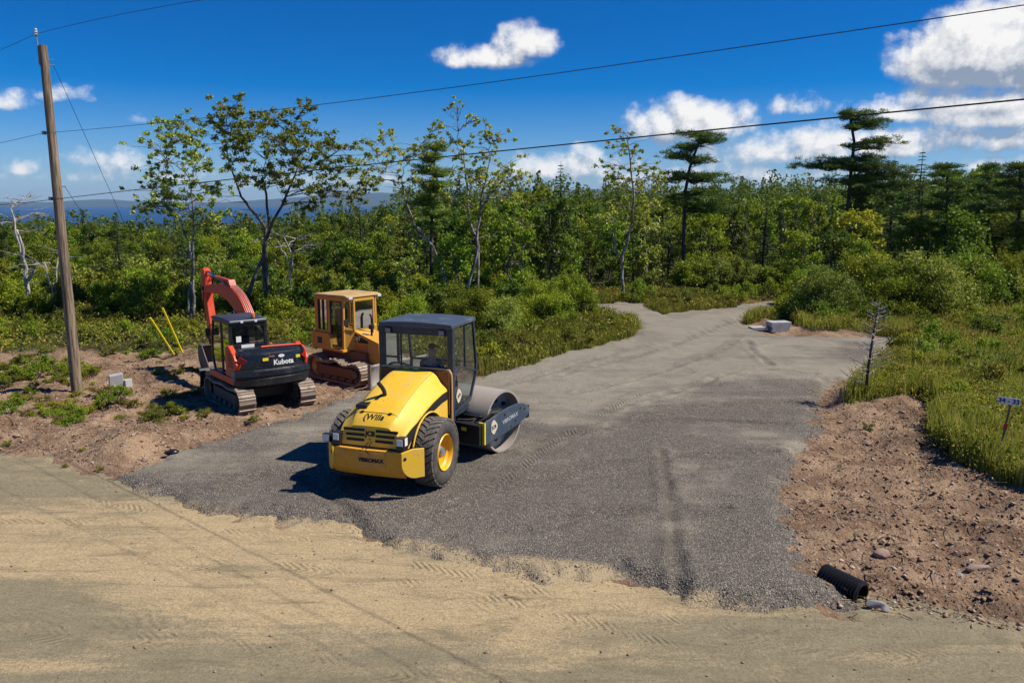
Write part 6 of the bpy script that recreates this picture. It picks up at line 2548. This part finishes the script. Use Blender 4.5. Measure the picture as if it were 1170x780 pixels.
    b.tube(smooth_path([(-1.17, -.95, 1.25), (-1.18, -.95, 1.50), (-1.12, -.92, 1.70), (-1.0, -.82, 1.765), (-.9, -.2, 1.775), (-.85, .2, 1.775)], 5), .028, 8)
    b.build('orange_trim', M['orange'], ec, smooth=True)
    def ctext(t, size, y, z, mat, off=.012, bold=.004, parent=ec):
        return text_obj(t, 'lettering', size, mat, parent, None, .003, bold, warp=lambda c: Vector((-1.32 + .22 * abs((y - c.x) / .97) ** 3 - off - (.002 if c.z > 0 else 0), y - c.x, z + c.y)))
    ctext('Kubota', .20, -.24, 1.385, M['white'], .008, .006)
    for (y, w) in ((.28, .16), (-.66, .12)):
        b = MB()
        b.box(-1.335, -1.318, y - w / 2, y + w / 2, 1.46, 1.54)
        b.build('warning_label', M['sticker'], ec)
    b = MB()
    n = 14
    b.prism([(-.18 + .09 * math.cos(2 * math.pi * k / n), 1.53 + .045 * math.sin(2 * math.pi * k / n) + .03) for k in range(n)], -1.326, -1.318, 'x')
    b.build('badge', M['white'], ec)
    ctext('KX080', .055, .10, 1.57, mat_flat('orange_lettering', (.6, .2, .03), .5), .008, .001)
    # right front body and step side
    b = MB()
    b.prism([(-.35, .92), (-.35, 1.66), (.2, 1.62), (.75, 1.45), (1.0, 1.2), (1.0, .92)], -1.02, -.42)
    b.build('tank_cover', M['orange'], root, bevel=.04)
    # cab
    x0, x1, y0, y1 = -.42, 1.0, -.10, .90
    b = MB()
    sp = [(x0, .95), (x0, 2.42), (.92, 2.42), (1.12, 1.75), (1.12, 1.3), (.95, .95)]
    for y in (y0, y1):
        bar(b, (x0, y, .95), (x0, y, 2.45), .08, .10, (1, 0, 0))
        for i in (1, 2, 3, 4, 5):
            p, q_ = sp[i], sp[(i + 1) % 6]
            bar(b, (p[0], y, p[1]), (q_[0], y, q_[1]), .06, .07)
        bar(b, (.28, y, .95), (.28, y, 2.42), .06, .07, (1, 0, 0))
    for (x, z) in ((x0, 2.38), (x0, 1.78), (.92, 2.42), (.95, .97)):
        bar(b, (x, y0, z), (x, y1, z), .08, .10)
    b.box(x0 + .02, x0 + .06, y0, y1, .95, 1.76)
    b.box(x0, .95, y0, y1, .93, .98)
    cab = b.build('cab', M['gloss_black'], root, bevel=.01)
    b = MB()
    rf = [(x0 - .10, 2.44), (x0 - .08, 2.52), (.0, 2.56), (.8, 2.55), (1.02, 2.50), (1.02, 2.44)]
    b.prism(rf, y0 - .04, y1 + .04)
    b.build('roof', mat_paint('dusty_dark_roof', (.030, .038, .055), .4, (.2, .2, .2), .3), cab, bevel=.025)
    b = MB()
    b.box(x0 - .13, x0 - .10, .16, .24, 2.44, 2.50)
    b.box(x0 - .13, x0 - .10, .56, .64, 2.44, 2.50)
    b.build('work_lamp', M['lamp'], cab, bevel=.008)
    def pane(pts, m='ex_glass'):
        b = MB()
        b.add(pts, [tuple(range(len(pts)))])
        return b.build('window', M[m], cab)
    pane([(x0 + .01, y0, 1.8), (x0 + .01, y1, 1.8), (x0 + .01, y1, 2.36), (x0 + .01, y0, 2.36)])
    for y in (y0, y1):
        pane([(x0, y, 1.05), (.28, y, 1.0), (.28, y, 2.4), (x0, y, 2.4)], 'ex_glass')
        pane([(.28, y, 1.0), (.95, y, 1.0), (1.12, y, 1.3), (1.12, y, 1.75), (.92, y, 2.4), (.28, y, 2.4)], 'ex_glass')
    pane([(.92, y0, 2.4), (.92, y1, 2.4), (1.12, y1, 1.75), (1.12, y0, 1.75)])
    b = MB()
    b.box(x0 - .012, x0 - .002, .60, .74, 1.90, 2.06)
    b.box(x0 - .056, x0 - .046, .25, .62, 1.74, 1.82)
    b.build('paper_notice', M['white'], cab)
    b = MB()
    b.box(-.2, .2, .28, .76, 1.30, 1.42)
    b.box(-.28, -.16, .30, .74, 1.40, 2.05)
    b.box(-.15, .15, .36, .68, .98, 1.30)
    b.build('seat', M['seat'], cab, bevel=.03)
    b = MB()
    b.cyl((-.35, .20, 2.54), (-.35, .20, 2.64), .05, n=12)
    b.build('beacon', M['orange_lens'], cab, bevel=.01)
    b = MB()
    b.tube([(.96, y1, 2.3), (1.08, y1 + .12, 2.15), (1.08, y1 + .12, 2.05)], .014, 6)
    b.box(1.06, 1.10, y1 + .05, y1 + .19, 1.92, 2.14)
    b.build('mirror', M['black'], cab)
    # boom (side outline in XZ), stands right of the cab
    yb = -.38
    top = smooth_path([(.78, 0, 1.40), (1.02, 0, 1.95), (1.38, 0, 2.52), (1.88, 0, 3.05), (2.50, 0, 3.32), (3.45, 0, 3.30), (4.72, 0, 3.14)], 5)
    bot = smooth_path([(1.12, 0, 1.22), (1.42, 0, 1.75), (1.80, 0, 2.22), (2.28, 0, 2.66), (2.80, 0, 2.88), (3.55, 0, 2.96), (4.70, 0, 2.92)], 5)
    poly = [(p.x, p.z) for p in top] + [(p.x, p.z) for p in reversed(bot)]
    b = MB()
    vs0 = [(p.x, yb - .13, p.z) for p in top]
    vs1 = [(p.x, yb - .13, p.z) for p in bot]
    vs2 = [(p.x, yb + .13, p.z) for p in bot]
    vs3 = [(p.x, yb + .13, p.z) for p in top]
    rows = [[a, c, d, e] for a, c, d, e in zip(vs0, vs1, vs2, vs3)]
    b.grid(rows, True)
    b.add(rows[0], [(0, 1, 2, 3)])
    b.add(rows[-1], [(0, 1, 2, 3)])
    boom = b.build('boom', M['orange'], root, bevel=.012)
    b = MB()
    b.box(.70, 1.15, yb - .22, yb - .15, .92, 1.55)
    b.box(.70, 1.15, yb + .15, yb + .22, .92, 1.55)
    b.cyl((.95, yb - .24, 1.38), (.95, yb + .24, 1.38), .05, n=12)
    b.build('boom_bracket', M['orange'], root, bevel=.01)
    # hydraulic pipes along the back of the boom
    b = MB()
    for k, oy in enumerate((-.09, -.03, .03, .09)):
        b.tube([p + Vector((-.05, yb + oy, .035)) for p in top[2:24]], .016, 6)
    b.build('hydraulic_pipe', mat_flat('pale_worn_pipe', (.55, .34, .28), .4, .3), boom, smooth=True)
    b = MB()
    for oy in (-.10, -.04, .06, .11):
        b.tube(smooth_path([top[20] + Vector((0, yb + oy, .03)), (3.6, yb + oy, 3.52), (4.35, yb + oy * 1.3, 3.50), (4.62, yb + oy, 3.1), (4.62, yb + oy * 1.5, 2.6), (4.50, yb + oy * 1.4, 2.0)], 5), .016, 6)
    b.build('hydraulic_hose', M['rubber'], boom, smooth=True)
    b = MB()
    # boom cylinder under, arm cylinder above
    b.cyl((2.55, yb, 3.46), (3.70, yb, 3.50), .065, n=14)
    cy = b.build('arm_cylinder', M['orange'], root, smooth=True, angle=40)
    for s in (-1, 1):
        bb = MB()
        bb.cyl((1.25, yb + s * .17, 1.05), (1.75, yb + s * .17, 2.0), .055, n=14)
        bc_ = bb.build('boom_cylinder', M['orange'], root, smooth=True, angle=40)
        bb = MB()
        bb.cyl((1.75, yb + s * .17, 2.0), (2.05, yb + s * .17, 2.55), .03, n=12)
        bb.build('piston_rod', M['chrome'], bc_, smooth=True, angle=40)
    b = MB()
    b.cyl((3.70, yb, 3.50), (4.62, yb, 3.66), .035, n=12)
    b.build('piston_rod', M['chrome'], cy, smooth=True, angle=40)
    b = MB()
    b.prism([(2.35, 3.24), (2.65, 3.28), (2.62, 3.52), (2.48, 3.52)], yb - .10, yb + .10)
    b.build('lug', M['orange'], boom)
    # arm
    b = MB()
    am = [(4.56, 3.70), (4.70, 3.76), (4.84, 3.60), (4.98, 3.05), (4.80, 2.3), (4.48, 1.55), (4.20, .95), (4.06, .98), (4.16, 1.55), (4.36, 2.3), (4.50, 2.9), (4.52, 3.2)]
    b.prism(am, yb - .115, yb + .115)
    arm = b.build('arm', M['orange'], root, bevel=.015)
    b = MB()
    b.cyl((4.68, yb - .17, 3.04), (4.68, yb + .17, 3.04), .07, n=14)
    b.cyl((4.14, yb - .15, 1.04), (4.14, yb + .15, 1.04), .05, n=14)
    b.build('pivot_pin', M['black'], arm)
    b = MB()
    b.cyl((5.02, yb, 2.95), (4.84, yb, 2.0), .055, n=14)
    bc = b.build('bucket_cylinder', M['orange'], root, smooth=True, angle=40)
    b = MB()
    b.cyl((4.84, yb, 2.0), (4.64, yb, 1.34), .03, n=12)
    b.build('piston_rod', M['chrome'], bc, smooth=True)
    b = MB()
    bar(b, (4.62, yb, 1.36), (4.30, yb, 1.22), .28, .07)
    bar(b, (4.62, yb, 1.36), (4.36, yb, .96), .20, .06)
    b.build('bucket_link', M['black'], root)
    b = MB()
    bp = smooth_path([(4.06, 0, 1.10), (4.40, 0, 1.08), (4.50, 0, .78), (4.38, 0, .42), (4.05, 0, .18), (3.65, 0, .14), (3.35, 0, .30)], 4)
    ip_ = [p * .965 + Vector((.11, 0, .03)) for p in bp]
    rows = [[(p.x, yb - .48, p.z), (p.x, yb + .48, p.z)] for p in bp]
    b.grid(rows)
    for s in (-1, 1):
        side_ = [(p.x, yb + s * .48, p.z) for p in bp] + [(3.8, yb + s * .48, .8)]
        b.add(side_, [tuple(range(len(side_)))])
    b2 = b
    bk = b2.build('bucket', M['track'], root, solid=.025)
    b = MB()
    for k in range(5):
        y = yb - .42 + k * .21
        b.add([(3.39, y - .035, .26), (3.39, y + .035, .26), (3.39, y + .035, .33), (3.39, y - .035, .33), (3.24, y - .015, .40), (3.24, y + .015, .40)],
              [(0, 1, 2, 3), (0, 4, 5, 1), (3, 2, 5, 4), (0, 3, 4), (1, 5, 2)])
    b.build('bucket_tooth', M['shoe'], bk)
    # reach of the boom: drawn out forward and a little lower
    def stretch(o):
        for v in o.data.vertices:
            x, z = v.co.x, v.co.z
            v.co.x = .9 + (x - .9) * 1.24 if .9 < x < 3.4 else (x + .6 if x >= 3.4 else x)
            v.co.z = z - .17 * (z / 3.3) * min(1, max(0, (x - .9) / 1.2))
        for c in o.children: stretch(c)
    for c in root.children:
        if c.name.split('.')[0] in ('boom', 'arm_cylinder', 'boom_cylinder', 'arm', 'bucket_cylinder', 'bucket_link', 'bucket'): stretch(c)
    return root
make_excavator()

# ------------------------------------------------------------------ the bulldozer
def make_dozer():
    A = R(-38)
    loc = (-5.13, 27.15)
    root = empty('bulldozer', (loc[0], loc[1], sz(*loc) - .02), A, 'yellow tracked bulldozer with closed cab standing beside the forest edge', 'bulldozer')
    for s in (-1, 1):
        b = loop_track(1.95, .33, .36, .36, .42, 34, s * .80, .50, sag=.12)
        tr = b.build('track', M['shoe'], root)
        b = MB()
        b.prism([(-.9, .20), (.95, .20), (1.05, .42), (.8, .52), (-.2, .50), (-.9, .55)], *sorted((s * .64, s * 1.0)))
        for k in range(5):
            b.cyl((-.75 + k * .37, s * .64, .17), (-.75 + k * .37, s * .96, .17), .10, n=12)
        b.build('track_frame', M['rust'], tr, bevel=.02)
        for x, z, nm in ((.975, .36, 'idler_wheel'), (-.975, .42, 'sprocket')):
            b = MB()
            b.cyl((x, s * .72, z), (x, s * .90, z), .27, n=20)
            b.cyl((x, s * .70, z), (x, s * 1.02, z), .12, n=14)
            for k in range(8):
                a = 2 * math.pi * k / 8
                b.cyl((x + .19 * math.cos(a), s * .89, z + .19 * math.sin(a)), (x + .19 * math.cos(a), s * .92, z + .19 * math.sin(a)), .02, n=6)
            b.build(nm, M['cat_yellow'] if nm == 'sprocket' else M['track'], tr, smooth=True, angle=40)
    b = MB()
    b.box(-1.15, 1.0, -.54, .54, .45, .98)
    b.build('chassis', M['rust'], root, bevel=.02)
    # hood with nose
    b = MB()
    pr = [(.18, .92), (.18, 1.66), (.55, 1.58), (1.30, 1.38), (1.46, 1.34), (1.48, .72), (1.30, .60), (.9, .62), (.6, .9)]
    b.prism(pr, -.40, .40)
    hd = b.build('hood', M['cat_yellow'], root, bevel=.025)
    for s in (-1, 1):
        b = MB()
        b.add([(.26, s * .4045, 1.58), (.26, s * .4045, 1.26), (.98, s * .4045, 1.28), (.98, s * .4045, 1.35)], [(0, 1, 2, 3)])
        pn = b.build('black_panel', M['black_mark'], hd, solid=.004)
        base = (Matrix.Rotation(R(90), 4, 'X') if s < 0 else Matrix.Rotation(R(180), 4, 'Z') @ Matrix.Rotation(R(90), 4, 'X'))
        text_obj('CAT', 'lettering', .17, M['white'], pn, Matrix.Translation((.46, s * .409, 1.40)) @ base, .003, .006)
        b = MB()
        b.add([(.40, s * .41, 1.29), (.52, s * .41, 1.29), (.46, s * .41, 1.345)], [(0, 1, 2)])
        b.build('triangle_mark', M['sticker'], pn)
        b = MB()
        b.prism([(.30, .78), (.95, .78), (.95, 1.22), (.30, 1.22)], *sorted((s * .402, s * .412)))
        b.build('side_door', mat_paint('brown_yellow_side_door', (.40, .17, .03), .55, (.2, .1, .05), .6), hd, bevel=.004)
    b = MB()
    for k in range(9): b.box(1.482, 1.492, -.34, .34, .80 + k * .055, .815 + k * .055)
    b.build('grille', M['black_mark'], hd)
    b = MB()
    b.cyl((.62, .12, 1.5), (.62, .12, 2.0), .045, n=12)
    b.tube([(.62, .12, 1.98), (.60, .12, 2.08), (.54, .12, 2.15)], .04, 10)
    b.cyl((.85, -.12, 1.4), (.85, -.12, 1.72), .035, n=10)
    b.cyl((.85, -.12, 1.72), (.85, -.12, 1.86), .09, n=16)
    b.build('exhaust', M['black'], root, smooth=True, angle=40)
    # fenders / operator platform
    b = MB()
    for s in (-1, 1):
        b.prism([(-1.20, 1.0), (.25, .96), (.25, 1.04), (-.35, 1.08), (-.42, 1.52), (-1.20, 1.55)], *sorted((s * .50, s * .82)))
    b.box(-1.30, -1.12, -.82, .82, .95, 1.56)
    b.build('fender', M['cat_yellow'], root, bevel=.02)
    b = MB()
    b.box(-1.315, -1.30, -.70, .70, 1.10, 1.45)
    b.box(-1.0, -.78, -.835, -.822, 1.18, 1.38)
    b.build('rear_screen', M['black'], root)
    # cab
    x0, x1, hw = -1.14, .16, .70
    b = MB()
    for s in (-1, 1):
        y = s * hw
        for x, w in ((x0, .16), (-.52, .14), (.16, .08)):
            bar(b, (x, y, 1.05 if x > -.6 else 1.52), (x, y * .97, 2.70), .07, w, (1, 0, 0))
        bar(b, (x0, y, 2.67), (.16, y, 2.67), .08, .12)
        bar(b, (x0, y, 1.56), (-.52, y, 1.56), .07, .12)
        bar(b, (-.52, y, 1.08), (.16, y, 1.08), .07, .09)
        # angled front corner post: cab narrows towards the hood
        bar(b, (.16, y, 2.67), (.36, s * .40, 2.62), .07, .10)
        bar(b, (.36, s * .42, 1.66), (.36, s * .42, 2.67), .07, .07, (1, 0, 0))
        bar(b, (.16, y, 1.72), (.36, s * .42, 1.68), .06, .08)
        b.add([(.16, y, 1.06), (.36, s * .41, 1.0), (.36, s * .41, 1.68), (.16, y, 1.72)], [(0, 1, 2, 3)])
    bar(b, (x0, -hw, 2.62), (x0, hw, 2.62), .08, .14)
    bar(b, (x0, -hw, 1.6), (x0, hw, 1.6), .08, .14)
    bar(b, (.36, -.42, 2.64), (.36, .42, 2.64), .07, .09)
    cab = b.build('cab', M['cat_yellow'], root, bevel=.012)
    b = MB()
    b.prism([(-1.24, 2.72), (-1.22, 2.79), (.26, 2.81), (.42, 2.77), (.42, 2.72)], -.74, .74)
    rf = b.build('roof', mat_paint('dusty_faded_roof', (.42, .27, .10), .7, (.46, .38, .26), .8), cab, bevel=.03)
    b = MB()
    for s in (-1, 1):
        b.box(.43, .47, s * .62 - .08, s * .62 + .08, 2.68, 2.76)
        b.box(-1.28, -1.245, s * .62 - .08, s * .62 + .08, 2.70, 2.78)
    b.build('work_lamp', M['lamp'], rf, bevel=.01)
    def pane(pts, m='glass'):
        b = MB()
        b.add(pts, [tuple(range(len(pts)))])
        b.build('window', M[m], cab)
    for s in (-1, 1):
        b = MB()
        y = s * (hw - .02)
        pane([(x0, y, 1.6), (-.55, y, 1.6), (-.55, y, 2.62), (x0, y, 2.62)])
        pane([(-.5, y, 1.1), (.14, y, 1.1), (.14, y, 2.62), (-.5, y, 2.62)], 'dark_glass')
        pane([(.16, y, 1.74), (.36, s * .41, 1.70), (.36, s * .41, 2.60), (.16, y, 2.62)])
        bar(b, (-.84, s * hw, 1.6), (-.84, s * hw, 2.62), .03, .05, (1, 0, 0))
        for xx in (x0 + .09, -.60): bar(b, (xx, s * (hw + .01), 1.63), (xx, s * (hw + .01), 2.60), .03, .03, (1, 0, 0))
        for xx in (-.44, .10): bar(b, (xx, s * (hw + .01), 1.14), (xx, s * (hw + .01), 2.60), .03, .05, (1, 0, 0))
        for zz in (1.14, 2.59): bar(b, (-.44, s * (hw + .01), zz), (.10, s * (hw + .01), zz), .03, .05)
        b.build('window_frame', M['black'], cab)
    pane([(.37, -.40, 1.7), (.37, .40, 1.7), (.37, .40, 2.60), (.37, -.40, 2.60)])
    pane([(x0, -.66, 1.66), (x0, .66, 1.66), (x0, .66, 2.44), (x0, -.66, 2.44)])
    b = MB()
    b.box(-.75, -.30, -.25, .25, 1.35, 1.48)
    b.box(-.82, -.70, -.24, .24, 1.46, 2.22)
    b.box(-.70, -.35, -.2, .2, .98, 1.35)
    b.build('seat', M['seat'], cab, bevel=.03)
    b = MB()
    b.box(.02, .12, -.3, .3, 1.1, 1.65)
    b.box(-.6, -.2, -.42, -.32, 1.1, 1.6)
    b.cyl((-.25, -.37, 1.6), (-.22, -.37, 1.76), .025, n=8)
    b.build('control_console', M['black'], cab, bevel=.02)
    b = MB()
    b.tube([(.30, -.60, 1.80), (.42, -.78, 1.88), (.44, -.80, 2.1)], .015, 6)
    b.box(.42, .46, -.90, -.72, 1.86, 2.06)
    b.build('mirror', M['black'], cab, bevel=.01)
    # blade and push arms
    b = MB()
    prof = [(.0, .0), (-.06, .12), (-.09, .30), (-.07, .50), (.0, .68), (.05, .76)]
    yaw = R(0)
    rows = []
    for y in np.linspace(-1.25, 1.25, 11):
        rows.append([(1.95 + p[0], y, p[1] + .06) for p in prof])
    b.grid(rows)
    bl = b.build('blade', mat_paint('polished_blade_steel', (.42, .38, .33), .45, (.34, .27, .2), .7, metal=.35), root, smooth=True, angle=60, solid=.03)
    b = MB()
    for s in (-1, 1):
        b.prism([(1.88, .06), (2.0, .06), (2.02, .86), (1.88, .84)], *sorted((s * 1.24, s * 1.27)))
    bar(b, (1.97, -1.25, .07), (1.97, 1.25, .07), .04, .12)
    b.build('cutting_edge', M['shoe'], bl)
    b = MB()
    for s in (-1, 1):
        bar(b, (.2, s * .50, .42), (1.85, s * .50, .32), .10, .14)
        b.cyl((1.1, s * .28, 1.0), (1.84, s * .28, .62), .05, n=12)
    bar(b, (1.80, -.6, .34), (1.80, .6, .34), .16, .2)
    bar(b, (1.83, 0, .34), (1.86, 0, .78), .12, .08, (1, 0, 0))
    b.build('push_frame', M['cat_yellow'], root, bevel=.01)
    return root
make_dozer()

# ------------------------------------------------------------------ the air: far shore fades to blue
def make_haze():
    b = MB()
    b.box(-9500, 9500, -62, 12500, -80, 160)
    m = bpy.data.materials.new('sea_air')
    m.use_nodes = True
    t = m.node_tree
    t.nodes.clear()
    v = t.nodes.new('ShaderNodeVolumePrincipled')
    v.inputs['Color'].default_value = (.42, .66, 1.0, 1)
    v.inputs['Density'].default_value = .00005
    o = t.nodes.new('ShaderNodeOutputMaterial')
    t.links.new(v.outputs[0], o.inputs['Volume'])
    h = b.build('haze', m)
    tag(h, kind='stuff')
make_haze()

# ------------------------------------------------------------------ tell same-looking neighbours apart by their order in the picture
def order_labels():
    bpy.context.view_layer.update()
    same = {}
    for o in COL.objects:
        if o.parent is None and 'label' in o and 'kind' not in o:
            same.setdefault(o['label'], []).append(o)
    words = ['leftmost', 'second from the left', 'third from the left', 'fourth from the left', 'fifth from the left', 'sixth from the left', 'seventh from the left', 'eighth from the left',
             'ninth from the left', 'tenth from the left', 'eleventh from the left', 'twelfth from the left', 'thirteenth from the left', 'fourteenth from the left']
    for lab, obs in same.items():
        n = len(obs)
        if n < 2 or n > 14: continue
        obs.sort(key=lambda o: o.location.x / max(o.location.y, .1))
        for k, o in enumerate(obs):
            if n == 2: w = ('left one', 'right one')[k]
            elif n == 3: w = ('left one', 'middle one', 'right one')[k]
            elif k == n - 1: w = 'rightmost'
            else: w = words[k]
            if len((lab + ' ' + w).replace(',', '').split()) <= 16: o['label'] = lab + ', ' + w
order_labels()
